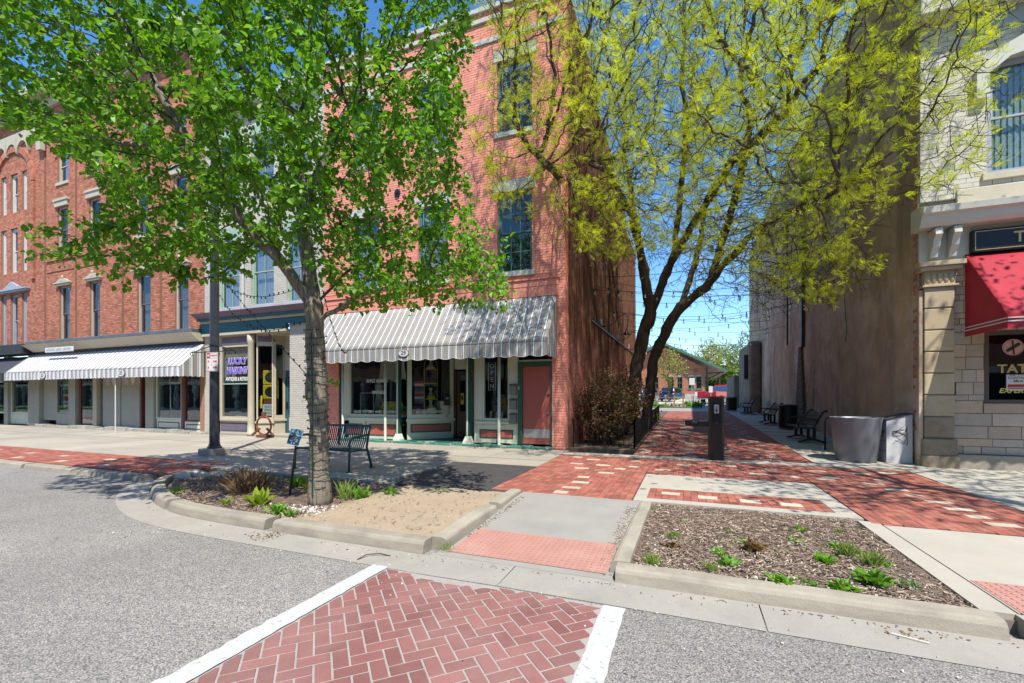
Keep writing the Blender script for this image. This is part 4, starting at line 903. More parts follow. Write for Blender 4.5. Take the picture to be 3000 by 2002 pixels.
# left neighbour front (dark)
pier(-36.0, -35.4, creamp); pier(-33.4, -33.0, sided); w = shop_window(rb, -32.9, -31.1, .7, 3.0, YB, sagel, .07); box('bulkhead', sage, w, -33.0, -31.05, YB, YB+.1, .1, .62); w = shop_window(rb, -35.3, -33.5, .7, 3.0, YB, sagel, .07)
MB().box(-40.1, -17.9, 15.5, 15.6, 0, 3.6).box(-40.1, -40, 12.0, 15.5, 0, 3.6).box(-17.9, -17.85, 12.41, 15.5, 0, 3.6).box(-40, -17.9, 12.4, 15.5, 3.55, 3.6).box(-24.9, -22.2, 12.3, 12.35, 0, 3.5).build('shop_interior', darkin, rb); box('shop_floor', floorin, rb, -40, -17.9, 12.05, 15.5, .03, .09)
lineS = [(0, (.36, .33, .30)), (.42, WH), (.50, (.20, .22, .22)), (.56, WH), (.9, WH)]
aw2 = awning('long taupe and white striped awning numbered 25 on the red brick block', -30.4, -17.66, 11.88, 10.95, 3.56, 2.64, 2.27, .3, stripe_mat('awning_stripe_two', 0, .31, lineS), stripe_mat('awning_stripe_two_side', 1, .31, [(0, TA), (.46, WH), (.54, GR), (.6, WH), (.9, GR), (.95, TA)]), .2, .04)
oval_sign(aw2, -21.2, 10.935, 2.46, .26, .15, '25', .2); oval_sign(aw2, -27.0, 10.935, 2.46, .26, .15, '23', .2)
dark_aw = mat('awning_charcoal', (.045, .048, .052), .8, .15, 2)
awning('plain charcoal awning at the left edge beyond the striped one', -38.5, -30.6, 11.88, 10.95, 3.5, 2.6, 2.2, .3, dark_aw, dark_aw, .2, .004)
sg = thing('shop_sign', 'small white lettered sign board above the long striped awning', 'sign', (-26.2, 11.45, 3.6)); MB().box(-27.9, -25.6, 11.38, 11.42, 3.55, 3.78).build('board', whitep, sg, bevel=.03); lt_ = MB()
for i in range(22):
    if i not in (8, 14): lt_.box(-27.75+i*.09, -27.69+i*.09, 11.375, 11.379, 3.62+.01*(i % 3), 3.69+.03*((i*7) % 3))
lt_.build('lettering', greyt, sg)

# ================================================================ right hand building
rt = thing('stone_building', 'white painted corner building with buff stone pilaster and red awning at the right edge', 'building', (7, 12, 0))
RX0, RX1 = 4.60, 12.0
stucco = mat('stucco_brown', (.47, .34, .22), .92, .22, 1.3, .16, 40, .5, 22, blot=[((.66, .57, .46), .55, .50, .64, .7), ((.50, .18, .09), 2.4, .64, .70, .85, (1, 1, 1.8)), ((.17, .14, .11), .5, .50, .66, .75, (1, 1, .3)), ((.62, .60, .56), 1.8, .66, .74, .6), ((.12, .10, .085), 3.5, .66, .74, .6, (1, 1, .4))])
buff = mat('sandstone_buff', (.425, .344, .221), .85, .10, 3, .08, 50, .12, 40, isl=.06, blot=[((.289, .221, .128), 2.0, .58, .8, .4)])
buffd = mat('sandstone_weathered', (.27, .215, .14), .9, .2, 3, .12, 50, .4, 14, blot=[((.12, .10, .075), 2.2, .5, .7, .6)])
ash = mat('ashlar_grey', (.43, .38, .31), .88, .10, 4, .1, 60, .35, 22, isl=.14, isl_col=(.47, .36, .25))
asm = mat('mortar_grey', (.20, .185, .16), .95, .1, 6)
pinkst = mat('paint_palegrey', (.50, .50, .44), .65, .06, 3, .04, 50)
UW = (5.72, 7.1, 6.05, 8.35); SWN = (5.66, 9.0, 1.36, 2.85)
wall_slab('wall', creamm, rt, RX0+.02, RX1, 5.62, 15.0, [UW, (7.9, 9.3, 6.05, 8.35)], ffn())
wall_slab('wall', asm, rt, RX0+.02, RX1, 0, 5.618, [UW, SWN, (7.9, 9.3, 6.05, 8.35)], ffn())
pieces('brick', courses(RX0+.02, RX1, 5.62, 15, .3, .1, .009, [(UW[0]-.02, UW[1]+.02, UW[2]-.02, UW[3]+.3), (7.88, 9.32, 6.0, 8.7), (5.22, 12, 5.62, 5.80)], .007, .004, .03), *FR, whiteb, rt)
pieces('brick', courses(RX0+.02, 5.20, 5.62, 15, .3, .1, .009, (), .05, .0), *FR, whiteb, rt, limit=60)
# ashlar
A = []; z = .32
while z < 4.45:
    h = random.choice((.12, .16, .26, .26)); x = 5.18+random.uniform(-.2, 0); 
    while x < 8.5:
        L_ = random.uniform(.16, .34) if z > 1.36 else random.uniform(.25, .75)
        A += cut([SWN, (0, 5.18, 0, 9)], [x+.006, min(x+L_, 8.5)-.006, z+.006, min(z+h, 4.45)-.006, -.004, .018+random.uniform(0, .016)]); x += L_
    z += h
pieces('stone', [a for a in A if a[1]-a[0] > .04], *FR, ash, rt)
box('plinth', conc2, rt, 5.20, RX1, 11.86, 11.99, 0, .315, .015)
# pilaster
pil = [[4.64, 5.17, .32, .60, .0, .17]]
box('pilaster_base', buffd, rt, 4.60, 5.22, 11.80, 11.995, 0, .28, .03); box('pilaster_base', buffd, rt, 4.62, 5.19, 11.82, 11.995, .282, .62, .02)
zs = np.linspace(.64, 3.80, 8)
for a, b in zip(zs[:-1], zs[1:]):
    box('pilaster_block', buffd if a < 1.0 else buff, rt, 4.66, 5.15, 11.86, 11.995, a+.012, b-.012, .014)
box('pilaster_core', asm, rt, 4.67, 5.14, 11.885, 11.994, .62, 3.86)
box('capital', buff, rt, 4.66, 5.16, 11.86, 11.995, 3.82, 4.12, .006); box('capital_ledge', buff, rt, 4.61, 5.2, 11.81, 11.995, 3.79, 3.83, .006); box('capital_ledge', buff, rt, 4.56, 5.24, 11.76, 11.995, 4.122, 4.20, .012); box('capital_ledge', buff, rt, 4.52, 5.28, 11.71, 11.995, 4.202, 4.30, .012)
for i in range(5):
    x = 4.71+i*.1; MB().lathe([(.001, 0), (.035, .02), (.045, .10), (.045, .2), (.001, .22)], (x, 11.86, 3.87), 8, 1, .5).build('flute', buff, rt, smooth=True)
box('bracket_wall', pinkst, rt, 4.60, 12, 11.93, 11.995, 4.32, 5.0)
for x in (4.80, 5.10):
    pr = [(11.93, 4.95), (11.62, 4.95), (11.60, 4.82), (11.68, 4.74), (11.72, 4.60), (11.80, 4.50), (11.82, 4.40), (11.93, 4.38)]
    n = len(pr); MB().add([(x-.06, p[0], p[1]) for p in pr]+[(x+.06, p[0], p[1]) for p in pr], [tuple(range(n-1, -1, -1)), tuple(range(n, 2*n))]+[(i, (i+1) % n, n+(i+1) % n, n+i) for i in range(n)]).build('bracket', pinkst, rt)
cp = [(11.995, 4.98), (11.62, 4.98), (11.55, 5.06), (11.52, 5.18), (11.45, 5.22), (11.43, 5.34), (11.60, 5.40), (11.995, 5.44)]
n = len(cp); x0, x1 = 4.48, 12.0; MB().add([(x0, p[0], p[1]) for p in cp]+[(x1, p[0], p[1]) for p in cp], [tuple(range(n-1, -1, -1)), tuple(range(n, 2*n))]+[(i, (i+1) % n, n+(i+1) % n, n+i) for i in range(n)]).build('cornice', pinkst, rt)
box('sill_course', creamp, rt, 5.22, 12, 11.93, 11.995, 5.45, 5.78, .01)
box('upper_cornice', whiteb, rt, 4.5, 12, 11.6, 11.995, 9.35, 9.75, .03); box('frieze', greyt, rt, 5.25, 12, 11.95, 11.992, 8.98, 9.34)
w = sash(rt, UW[0], UW[1], UW[2], UW[3]+.02, greyt, 12.0, 1, 1, None, fw=.09, sill=creamp)
vblind = mat('blind_pale_green', (.55, .66, .60), .8, .05, 3)
for i in range(13): x = 5.82+i*.099; MB().obox((x, 12.25, 7.2), (.060, .02, 0), (.001, -.002, 0), (0, 0, 1.12)).build('blind_slat', vblind, w)
hood = [(5.50, 7.55), (5.50, 8.15), (5.62, 8.28), (5.95, 8.55), (6.41, 8.78), (6.87, 8.55), (7.2, 8.28), (7.32, 8.15), (7.32, 7.55), (7.12, 7.55), (7.12, 8.05), (6.8, 8.3), (6.41, 8.38), (6.02, 8.3), (5.70, 8.05), (5.70, 7.55)]
n = len(hood); MB().add([(p[0], 11.86, p[1]) for p in hood]+[(p[0], 11.995, p[1]) for p in hood], [tuple(range(n)), tuple(range(2*n-1, n-1, -1))]+[(i, n+i, n+(i+1) % n, (i+1) % n) for i in range(n)]).build('window_hood', pinkst, rt)
box('keystone', pinkst, rt, 6.28, 6.54, 11.80, 11.858, 8.35, 8.95, .01)
sash(rt, 7.9, 9.3, 6.05, 8.35, greyt, 12.0, 1, 1, blind, fw=.09, sill=creamp)
# tattoo shop window
tf = mat('bronze_frame', (.09, .075, .055), .5, .1, 4)
wt = MB().box(SWN[0]-.0, SWN[0]+.09, 12.0, 12.1, SWN[2], SWN[3]).box(SWN[0]+.09, SWN[1], 12.0, 12.1, SWN[2], SWN[2]+.08).box(SWN[0]+.09, SWN[1], 12.0, 12.1, SWN[3]-.09, SWN[3]).build('shop_window', tf, rt)
box('pane', glass, wt, SWN[0]+.09, SWN[1], 12.05, 12.056, SWN[2]+.08, SWN[3]-.09)
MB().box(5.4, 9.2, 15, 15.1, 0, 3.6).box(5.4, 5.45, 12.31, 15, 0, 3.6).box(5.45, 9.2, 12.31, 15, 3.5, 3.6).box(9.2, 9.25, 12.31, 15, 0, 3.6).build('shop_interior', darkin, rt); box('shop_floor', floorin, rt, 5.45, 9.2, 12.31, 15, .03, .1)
goldl = mat('lettering_gold', (.55, .40, .16), .4, .1, 20, metal=.4); yell = mat('lettering_yellow', (.60, .55, .10), .5, .1, 20); pinkl = mat('emblem_pink', (.55, .33, .33), .6, .1, 12)
text('lettering', 'TATTOO', .24, goldl, wt, (5.90, 12.04, 2.06), align='LEFT', bold=.006); text('lettering', 'EXPERT TATTOOING', .13, yell, wt, (5.92, 12.04, 1.62), align='LEFT', bold=.004, shear=.25)
e = MB(); k = 24
for r0, r1 in ((.15, .165),):
    e.add([(6.14+r*math.cos(2*math.pi*j/k), 12.043, 2.50+r*math.sin(2*math.pi*j/k)) for r in (r0, r1) for j in range(k)], [(j, (j+1) % k, k+(j+1) % k, k+j) for j in range(k)])
e.add([(6.14+.145*math.cos(2*math.pi*j/k), 12.045, 2.50+.145*math.sin(2*math.pi*j/k)) for j in range(k)], [tuple(range(k))])
em = e.build('emblem', pinkl, wt)
mb = MB(); mb.obox((6.14, 12.041, 2.50), (.10, 0, .075), (0, .001, 0), (-.018, 0, .024)); mb.obox((6.14, 12.040, 2.50), (.012, 0, -.14), (0, .001, 0), (.014, 0, .002)); mb.build('emblem_mark', darkm, em)
redl = mat('poster_red', (.35, .05, .05), .6, .1, 9)
for i, x0 in enumerate((6.03, 6.42)):
    p_ = box('poster', whitep, wt, x0, x0+.36, 12.030, 12.034, 1.63, 1.95); box('poster_band', redl, p_, x0+.02, x0+.34, 12.0275, 12.0295, 1.69, 1.75); box('poster_band', redl, p_, x0+.02, x0+.34, 12.0275, 12.0295, 1.655, 1.675); text('lettering', 'SEE VICE?\nCONTACT\nMILA' if i == 0 else 'CONTACT', .065, darkm, p_, (x0+.18, 12.028, 1.88), ext=.0005, bold=.001)
sgn = thing('sign_board', 'long black sign board with gold capitals above the red awning', 'sign', (7, 11.9, 4.6)); MB().box(5.40, 10.0, 11.80, 11.925, 4.42, 4.88).build('board', mat('sign_black', (.012, .013, .018), .35, .1, 4), sgn, bevel=.02)
rim = MB(); 
for a in ((5.44, 9.96, 4.46, 4.472), (5.44, 9.96, 4.828, 4.84), (5.44, 5.452, 4.472, 4.828)): rim.box(a[0], a[1], 11.792, 11.799, a[2], a[3])
rim.build('gold_line', goldl, sgn); text('lettering', 'T A T T O O', .30, goldl, sgn, (6.02, 11.792, 4.65), align='LEFT', bold=.004, spacing=1.25)
rawm = mat('awning_red', (.36, .020, .035), .75, .10, 1.5, .05, 60, .2, 3, blot=[((.45, .06, .07), 1.2, .55, .8, .5)])
ra = thing('awning', 'crimson fabric awning with white stripes over the tattoo shop window', 'awning', (7.4, 12, 4))
x0, x1 = 5.33, 9.6
mb = MB(); vs = []; nn_ = 30
for i in range(nn_+1):
    x = x0+(x1-x0)*i/nn_
    for j in range(9): f = j/8; vs.append((x, 11.9+(10.6-11.9)*f, 4.42+(2.96-4.42)*f-.04*math.sin(math.pi*f)*(.7+.3*math.sin(i*.8))))
mb.add(vs, [(i*9+j, i*9+j+1, (i+1)*9+j+1, (i+1)*9+j) for i in range(nn_) for j in range(8)]); mb.build('canopy', rawm, ra, smooth=True).modifiers.new('cloth', 'SOLIDIFY').thickness = .005
MB().add([(x0, 11.9, 4.42), (x0, 10.6, 2.96), (x0, 10.6, 2.73), (x0, 11.9, 2.73)], [(0, 1, 2, 3)]).build('side_cheek', rawm, ra)
vb = MB(); m_ = 90; vb.add([(x0+(x1-x0)*i/m_, 10.6, 2.96) for i in range(m_+1)]+[(x0+(x1-x0)*i/m_, 10.6+.015*math.sin(i*1.1), 2.70+.03*abs(math.sin(i*.35))) for i in range(m_+1)], [(i, m_+1+i, m_+2+i, i+1) for i in range(m_)]); vb.build('valance', rawm, ra)
for z in (2.84, 2.90):
    MB().box(x0, x1, 10.588, 10.592, z, z+.022).build('white_band', whitep, ra); MB().box(x0-.008, x0-.004, 10.6, 11.9, z, z+.022).build('white_band', whitep, ra)
MB().tube([(x0+.03, 11.95, 4.38), (x0+.03, 10.63, 2.94)], .014, 8).tube([(x0+.03, 11.95, 2.76), (x0+.03, 10.63, 2.76)], .014, 8).tube([(x0+.03, 10.63, 2.94), (x1, 10.63, 2.94)], .014, 8).build('awning_frame', steel, ra)
# alley side of the right hand building: patched stucco, buttress, lower rear part
sw_ = MB().box(RX0, RX0+.3, 12.301, 39.3, 0, 12.6).build('side_wall', stucco, rt)
box('side_wall', stucco, rt, RX0, RX0+.02, 12.0, 12.301, 0, 12.6)
pieces('brick', [a for a in courses(12.0, 12.2, .7, 9.0, .2, .075, .012, (), .008, .003) if random.random() < .35], (RX0, 0, 0), (0, 1, 0), (0, 0, 1), (-1, 0, 0), redb, rt, limit=120)
box('coping', flash, rt, RX0-.05, RX0+.4, 12.31, 39.3, 12.602, 12.70)
box('rear_wall', stucco, rt, RX0+.3, 12, 39.0, 39.3, 0, 12.6)
rough_b = mat('rough_stucco', (.23, .19, .14), .95, .3, 1.5, .2, 20, .8, 6, blot=[((.10, .085, .07), 1.0, .5, .7, .6)])
MB().prism([(3.85, 33), (RX0-.002, 33), (RX0-.002, 39.2), (3.85, 39.2)], .3, 5.2).build('rear_annex', rough_b, rt, bevel=.25, seg=3)
MB().box(3.5, RX0, 39.4, 46, .3, 3.2).build('rear_annex', rough_b, rt, bevel=.1)
bt = MB(); 
for i in range(12):
    a = i/12; w_ = .75*(1-a)**.8+.16; bt.box(RX0-.14+.05*a, RX0, 22.3-w_, 22.3+w_*.7, .05+3.6*a, .05+3.6*(a+1/12)+.01)
bt.build('buttress_patch', mat('cement_patch', (.13, .115, .10), .95, .2, 2, .1, 40, .4, 9), rt, bevel=.05)
box('drain_pipe', darkm, rt, RX0-.12, RX0-.001, 21.7, 21.95, 3.6, 12.5); 
MB().tube([(RX0-.03, 16.5, 7.5), (RX0-.03, 16.6, 4.4), (RX0-.03, 16.45, 3.6), (RX0-.03, 16.5, 3.2)], .012, 5).tube([(RX0-.03, 25, 10), (RX0-.03, 25, 4.0)], .03, 6).build('cable', blackm, rt)
box('corner_pier', stucco, rt, RX0-.02, 4.655, 11.9, 11.998, .05, 3.75, .01); box('vent_box', darkm, rt, 3.6, 3.84, 33.4, 34.4, 2.7, 4.3)
# ---------------------------------------------------------------- trees
bark1 = mat('bark_grey', (.235, .195, .145), .92, .35, 5, .3, 40, 1.0, 14, stretch=(3, 3, .5), blot=[((.09, .075, .058), 6, .50, .60, .85, (5, 5, .5)), ((.20, .20, .09), 1.6, .62, .8, .5)])
bark2 = mat('bark_locust', (.095, .072, .048), .95, .35, 4, .3, 30, 1.0, 9, stretch=(3, 3, .5), blot=[((.19, .17, .07), 1.3, .58, .75, .5), ((.05, .038, .028), 6, .5, .65, .7, (3, 3, .4))])
twigm = mat('twig_bark', (.085, .065, .045), .9, .2, 6)
leaf1 = leafmat('leaf_green', (.10, .245, .020), (.23, .42, .036), .5, tint=(1.15, 1.22, .5))
leaf2 = leafmat('leaf_locust', (.50, .56, .018), (.68, .74, .05), .5, tint=(1.22, 1.2, .5))
leaf3 = leafmat('leaf_far', (.11, .19, .035), (.20, .30, .06), .35)
leaf4 = leafmat('leaf_far_yellow', (.26, .30, .05), (.36, .38, .07), .35)
leafb = leafmat('leaf_barberry', (.20, .05, .05), (.12, .15, .045), .35)
leafw = leafmat('leaf_weed', (.13, .30, .03), (.22, .42, .05), .35)

def grow(seeds, attr, step, infl, kill, iters=200, up=0.0):
    """space colonisation. seeds: list of (polyline, parent polyline index or None); returns nodes, parents"""
    nodes = []; par = []; last = []
    for poly, pidx in seeds:
        P = [np.array(p, float) for p in poly]; prev = -1
        if pidx is not None:
            d = [np.linalg.norm(nodes[i]-P[0]) for i in last[pidx]]; prev = last[pidx][int(np.argmin(d))]
        ids = []
        for k, p in enumerate(P):
            if k == 0:
                if prev >= 0: continue
                nodes.append(p); par.append(-1); ids.append(0) if len(nodes) == 1 else ids.append(len(nodes)-1); prev = len(nodes)-1; continue
            a = P[k-1] if not (k == 1 and pidx is not None) else nodes[prev]
            n = max(1, int(np.linalg.norm(p-a)/step))
            for j in range(n):
                q = a+(p-a)*(j+1)/n+RNG.normal(0, step*.05, 3); nodes.append(q); par.append(prev); prev = len(nodes)-1; ids.append(prev)
        last.append(ids)
    attr = np.asarray(attr, float); N = np.array(nodes)
    bd = np.full(len(attr), 1e9); bi = np.zeros(len(attr), int)
    def upd(new, base):
        for c0 in range(0, len(new), 400):
            q = new[c0:c0+400]; D = ((attr[:, None, :]-q[None])**2).sum(2); k = D.argmin(1); dm = D[np.arange(len(attr)), k]
            b = dm < bd; bd[b] = dm[b]; bi[b] = base+c0+k[b]
    upd(N, 0); alive = np.ones(len(attr), bool)
    for it in range(iters):
        act = alive & (bd < infl**2)
        if not act.any(): break
        dirs = {}
        idx = np.nonzero(act)[0]; V = attr[idx]-N[bi[idx]]; V /= np.linalg.norm(V, axis=1)[:, None]+1e-9
        acc = np.zeros((len(N), 3)); np.add.at(acc, bi[idx], V); tip = np.unique(bi[idx])
        D = acc[tip]; D /= np.linalg.norm(D, axis=1)[:, None]+1e-9; D += RNG.normal(0, .16, D.shape); D[:, 2] += up; D /= np.linalg.norm(D, axis=1)[:, None]
        new = N[tip]+D*step; base = len(N)
        N = np.vstack([N, new]); par += list(tip); upd(new, base); alive &= bd > kill**2
        if len(N) > 24000: break
    return N, np.array(par)
def radii(N, par, tip=.004, ex=2.35, rmax=None):
    r = np.zeros(len(N)); ch = np.zeros(len(N))
    for i in range(len(N)-1, -1, -1):
        r[i] = (ch[i]) ** (1/ex) if ch[i] > 0 else tip
        if par[i] >= 0: ch[par[i]] += r[i]**ex
    if rmax: r = np.where(r > tip*1.01, tip+(r-tip)*(rmax-tip)/(r.max()-tip), r)
    return r
def branch_mesh(name, N, par, r, m, split=.03):
    """returns two meshes: limbs (thick) and twigs"""
    kids = [[] for _ in N]
    for i, p in enumerate(par):
        if p >= 0: kids[p].append(i)
    A, B = MB(), MB()
    roots = [i for i, p in enumerate(par) if p < 0]; stack = [(q, -1) for q in roots]
    while stack:
        i, p = stack.pop(); ch = [i] if p < 0 else [p, i]
        while kids[ch[-1]]:
            ks = sorted(kids[ch[-1]], key=lambda q: -r[q]); 
            for q in ks[1:]: stack.append((q, ch[-1]))
            ch.append(ks[0])
        if len(ch) < 2: continue
        rr = [r[q] for q in ch]
        if p >= 0: rr[0] = min(rr[0], rr[1]*1.15)
        thick = rr[1] > split
        (A if thick else B).tube([N[q] for q in ch], rr, 10 if rr[1] > .08 else 6 if thick else 3, cap=thick)
    return A, B
def rot_basis(d, roll):
    """side and normal vectors for direction array d"""
    up = np.where(np.abs(d[:, 2:3]) > .95, np.array([[1., 0, 0]]), np.array([[0, 0, 1.]]))
    s = np.cross(d, up); s /= np.linalg.norm(s, axis=1)[:, None]; n = np.cross(s, d)
    c, sn = np.cos(roll)[:, None], np.sin(roll)[:, None]
    return s*c+n*sn, n*c-s*sn
LEAF = np.array([(0, 0, 0), (-.34, .28, .10), (-.33, .62, .12), (0, 1, -.08), (.33, .62, .12), (.34, .28, .10)])
LEAFF = np.array([(0, 3, 2, 1), (0, 5, 4, 3)])
def leaves_np(P, D, size, roll, shape=LEAF, faces=LEAFF):
    s, n = rot_basis(D, roll); V = P[:, None, :]+size[:, None, None]*(shape[None, :, 0:1]*s[:, None]+shape[None, :, 1:2]*D[:, None]+shape[None, :, 2:3]*n[:, None])
    F = (faces[None]+(np.arange(len(P))*len(shape))[:, None, None]).reshape(-1, faces.shape[1])
    return V.reshape(-1, 3), F
def unitv(v): return v/(np.linalg.norm(v, axis=1)[:, None]+1e-9)
cY, sY = math.cos(YAW), math.sin(YAW)
def cam2w(u, d, z): return np.stack([u*cY-d*sY, u*sY+d*cY, z], -1)

# ---- street tree with broad leaves (left)
tl = thing('street_tree', 'leafy bright green tree with pale trunk in the mulch bed by the bench', 'tree', (-4.94, 4.97, -.06))
M_ = 40000
u = RNG.uniform(-9.2, .15, M_); d = RNG.uniform(3.6, 9.0, M_); z = RNG.uniform(2.6, 9.6, M_)
zmin = np.interp(u, [-9, -7.4, -6.6, -6.05, -5.7, -5.2, -4.4, -3.9, -3.3, -2.7, -2.2, -1.7, -1.2, -.6, -.1], [6.4, 5.35, 5.0, 4.6, 3.75, 3.45, 3.45, 3.15, 3.6, 3.75, 3.1, 2.9, 2.95, 3.0, 3.0])
zmin = zmin+.10*np.abs(d-6.4)**1.5
ec = ((u+3.95)/4.9)**2+((d-6.3)/2.5)**2+((z-6.1)/3.6)**2
right = np.interp(z, [2.8, 3.4, 4.2, 5.0, 6.0, 9], [.05, .0, -.45, -.35, -.25, -.4])
pw_ = cam2w(u, d, z); px, py, dd = project(pw_); lowb = np.interp(px, [-600, 0, 160, 270, 340, 600, 700, 830, 930, 1050, 1480], [280, 365, 425, 530, 725, 770, 800, 730, 710, 830, 860])
ok = (ec < 1) & (z > zmin-.4) & (u < right+.6) & (py < lowb) & (px < np.interp(py, [-400, 0, 300, 450, 600, 870], [1440, 1400, 1370, 1340, 1390, 1450]))
# leaf clusters leave gaps: thin the cloud with a coarse random field
cell = np.floor(np.stack([u, d, z], 1)/.75).astype(int); hsh = (cell[:, 0]*73856093 ^ cell[:, 1]*19349663 ^ cell[:, 2]*83492791) % 100
ok &= hsh > 16
att = cam2w(u[ok], d[ok], z[ok])[:7000]
low = [(RNG.uniform(-2.4, .0), RNG.uniform(5.2, 7.0), RNG.uniform(2.75, 3.6)) for _ in range(420)]+[(RNG.uniform(-5.9, -4.0), RNG.uniform(5.2, 6.8), RNG.uniform(3.1, 3.9)) for _ in range(260)]
att = np.vstack([att, np.array([cam2w(*map(np.array, q)) for q in low])])
W3 = lambda px, py, dd: tuple(cam2w(np.array((px-1500)/FOC*dd), np.array(dd), np.array(1.5+(HOR-py)*dd/FOC)))
seeds = [([(-4.94, 4.97, -.1), (-4.95, 4.98, .8), W3(926, 1050, 6.45), W3(920, 900, 6.45)], None),
         ([W3(920, 900, 6.45), W3(895, 700, 6.5), W3(885, 520, 6.6), W3(870, 330, 6.6)], 0),
         ([W3(915, 880, 6.45), W3(820, 760, 6.3), W3(730, 670, 6.2), W3(640, 560, 6.0), W3(560, 430, 5.9)], 0),
         ([W3(930, 900, 6.45), W3(1010, 800, 6.4), W3(1110, 730, 6.4)], 0),
         ([W3(930, 950, 6.45), W3(1040, 870, 6.3), W3(1170, 835, 6.2), W3(1300, 800, 6.2)], 0),
         ([W3(890, 600, 6.55), W3(960, 450, 6.8), W3(1030, 300, 7.2)], 1)]
N, par = grow(seeds, att, .12, 1.0, .15, 160)
r = radii(N, par, .0035, 2.0); r = np.minimum(r*(.135/r.max()), .135)
r[:len(r)] = np.maximum(r, .003)
base_i = N[:, 2] < .35; r = np.where(base_i & (np.hypot(N[:, 0]+4.94, N[:, 1]-4.97) < .4), r*(1+.5*np.clip(.35-N[:, 2], 0, .5)), r)
r = np.where(r > .06, r*(1+.07*np.sin(N[:, 2]*9.1)+.06*np.sin(N[:, 2]*4.3+1)+.10*np.exp(-((N[:, 2]-1.75)/.16)**2)), r)
A, B = branch_mesh('limb', N, par, r, bark1)
A.build('trunk', bark1, tl, smooth=True); o = B.build('twigs', twigm, tl); o['kind'] = 'stuff'
tw = np.nonzero((r < .010) & (np.arange(len(N)) > 60))[0]; print('tree1 nodes', len(N), 'twig', len(tw))
k = 8; idx = np.repeat(tw, k); dirn = unitv(N[idx]-N[par[idx]])
P = N[idx]-dirn*RNG.uniform(0, .13, (len(idx), 1))+RNG.normal(0, .045, (len(idx), 3))
D = unitv(dirn*.5+RNG.normal(0, .75, (len(idx), 3))+np.array([0, 0, -.55])); sz = RNG.uniform(.045, .108, len(idx))
roll = RNG.normal(0, .7, len(idx)); keep = (RNG.random(len(idx)) < .82) & (P[:, 1] < 11.6); P, D, sz, roll = P[keep], D[keep], sz[keep], roll[keep]
def crown_with_leaves(t, P, D, sz, roll, m, n=300):
    px, py, dd = project(P); vis = (px > 10) & (px < 2990) & (py > 10) & (py < 1990)
    big = np.argsort(-(sz/np.maximum(dd, .5))*vis)[:n]; rest = np.setdiff1d(np.arange(len(P)), big)
    V, F = leaves_np(P[rest], D[rest], sz[rest], roll[rest]); c = link('crown', npmesh('crown', V, F, m), t); c['kind'] = 'stuff'
    um = npmesh('leaf', LEAF, LEAFF, m); s, nn = rot_basis(D[big], roll[big]); pinv = Matrix.Translation(-t.location)
    for j, i in enumerate(big):
        o = bpy.data.objects.new('leaf', um); COL.objects.link(o); o.parent = t; o.matrix_parent_inverse = pinv
        o.matrix_basis = Matrix.Translation(P[i]) @ Matrix((s[j], D[i], nn[j])).transposed().to_4x4() @ Matrix.Scale(sz[i], 4)
crown_with_leaves(tl, P, D, sz, roll, leaf1); print('leaves', len(P))
# small shoots on the trunk
for q in ((915, 1120, 6.3), (968, 1110, 6.35), (890, 1170, 6.35), (985, 1125, 6.32)):
    for j in range(5):
        c_ = np.array([W3(*q)])+RNG.normal(0, .03, (1, 3)); V, F = leaves_np(c_, unitv(RNG.normal(0, 1, (1, 3))+[0, -.3, -.3]), RNG.uniform(.05, .09, 1), RNG.normal(0, .6, 1)); link('trunk_leaf', npmesh('trunk_leaf', V, F, leaf1), tl)

# ---- honey locust in the alley (twin trunks, fine yellow-green foliage)
LX, LY, LZ = -1.72, 17.6, .15
tr_ = thing('locust_tree', 'tall twin trunk locust with fine yellow green leaves in the alley', 'tree', (LX, LY, LZ))
M_ = 110000
x = RNG.uniform(-7.5, 7.2, M_); y = RNG.uniform(7.2, 24, M_); z = RNG.uniform(3.4, 16.5, M_)
ec = ((x-.4)/7.6)**2+((y-14.0)/7.6)**2+((z-9.6)/6.6)**2
ok = (ec < 1)
inal = (x > -2.75) & (x < 4.35); ok &= (y < 11.75) | inal | (z > 13.6)
px, py, dd = project(np.stack([x, y, z], 1))
lowl = np.interp(px, [1300, 1420, 1560, 1700, 1800, 1960, 2080, 2200, 2330, 2450, 2560, 2640, 2760, 2950], [250, 560, 690, 740, 760, 730, 780, 820, 870, 900, 840, 640, 570, 490])
lowt = lowl+np.interp(px, [1500, 1800, 1950, 2250, 2350, 2500], [30, 60, 170, 180, 50, 20])
ok &= (py < lowl+(lowt-lowl)*RNG.random(M_)**2) & (px > 1385+70*np.sin(py/97)) & (px < 2960)
cell = np.floor(np.stack([x, y, z], 1)/1.15).astype(int); hsh = (cell[:, 0]*73856093 ^ cell[:, 1]*19349663 ^ cell[:, 2]*83492791) % 100
ok &= hsh > 28
att = np.stack([x, y, z], 1)[ok][:13000]; print('locust attractors', len(att))
def L3(px, py, Y):
    t_ = (px-1500)/FOC; dd = Y/(cY+t_*sY); return (dd*(t_*cY-sY), Y, 1.5+(HOR-py)*dd/FOC)
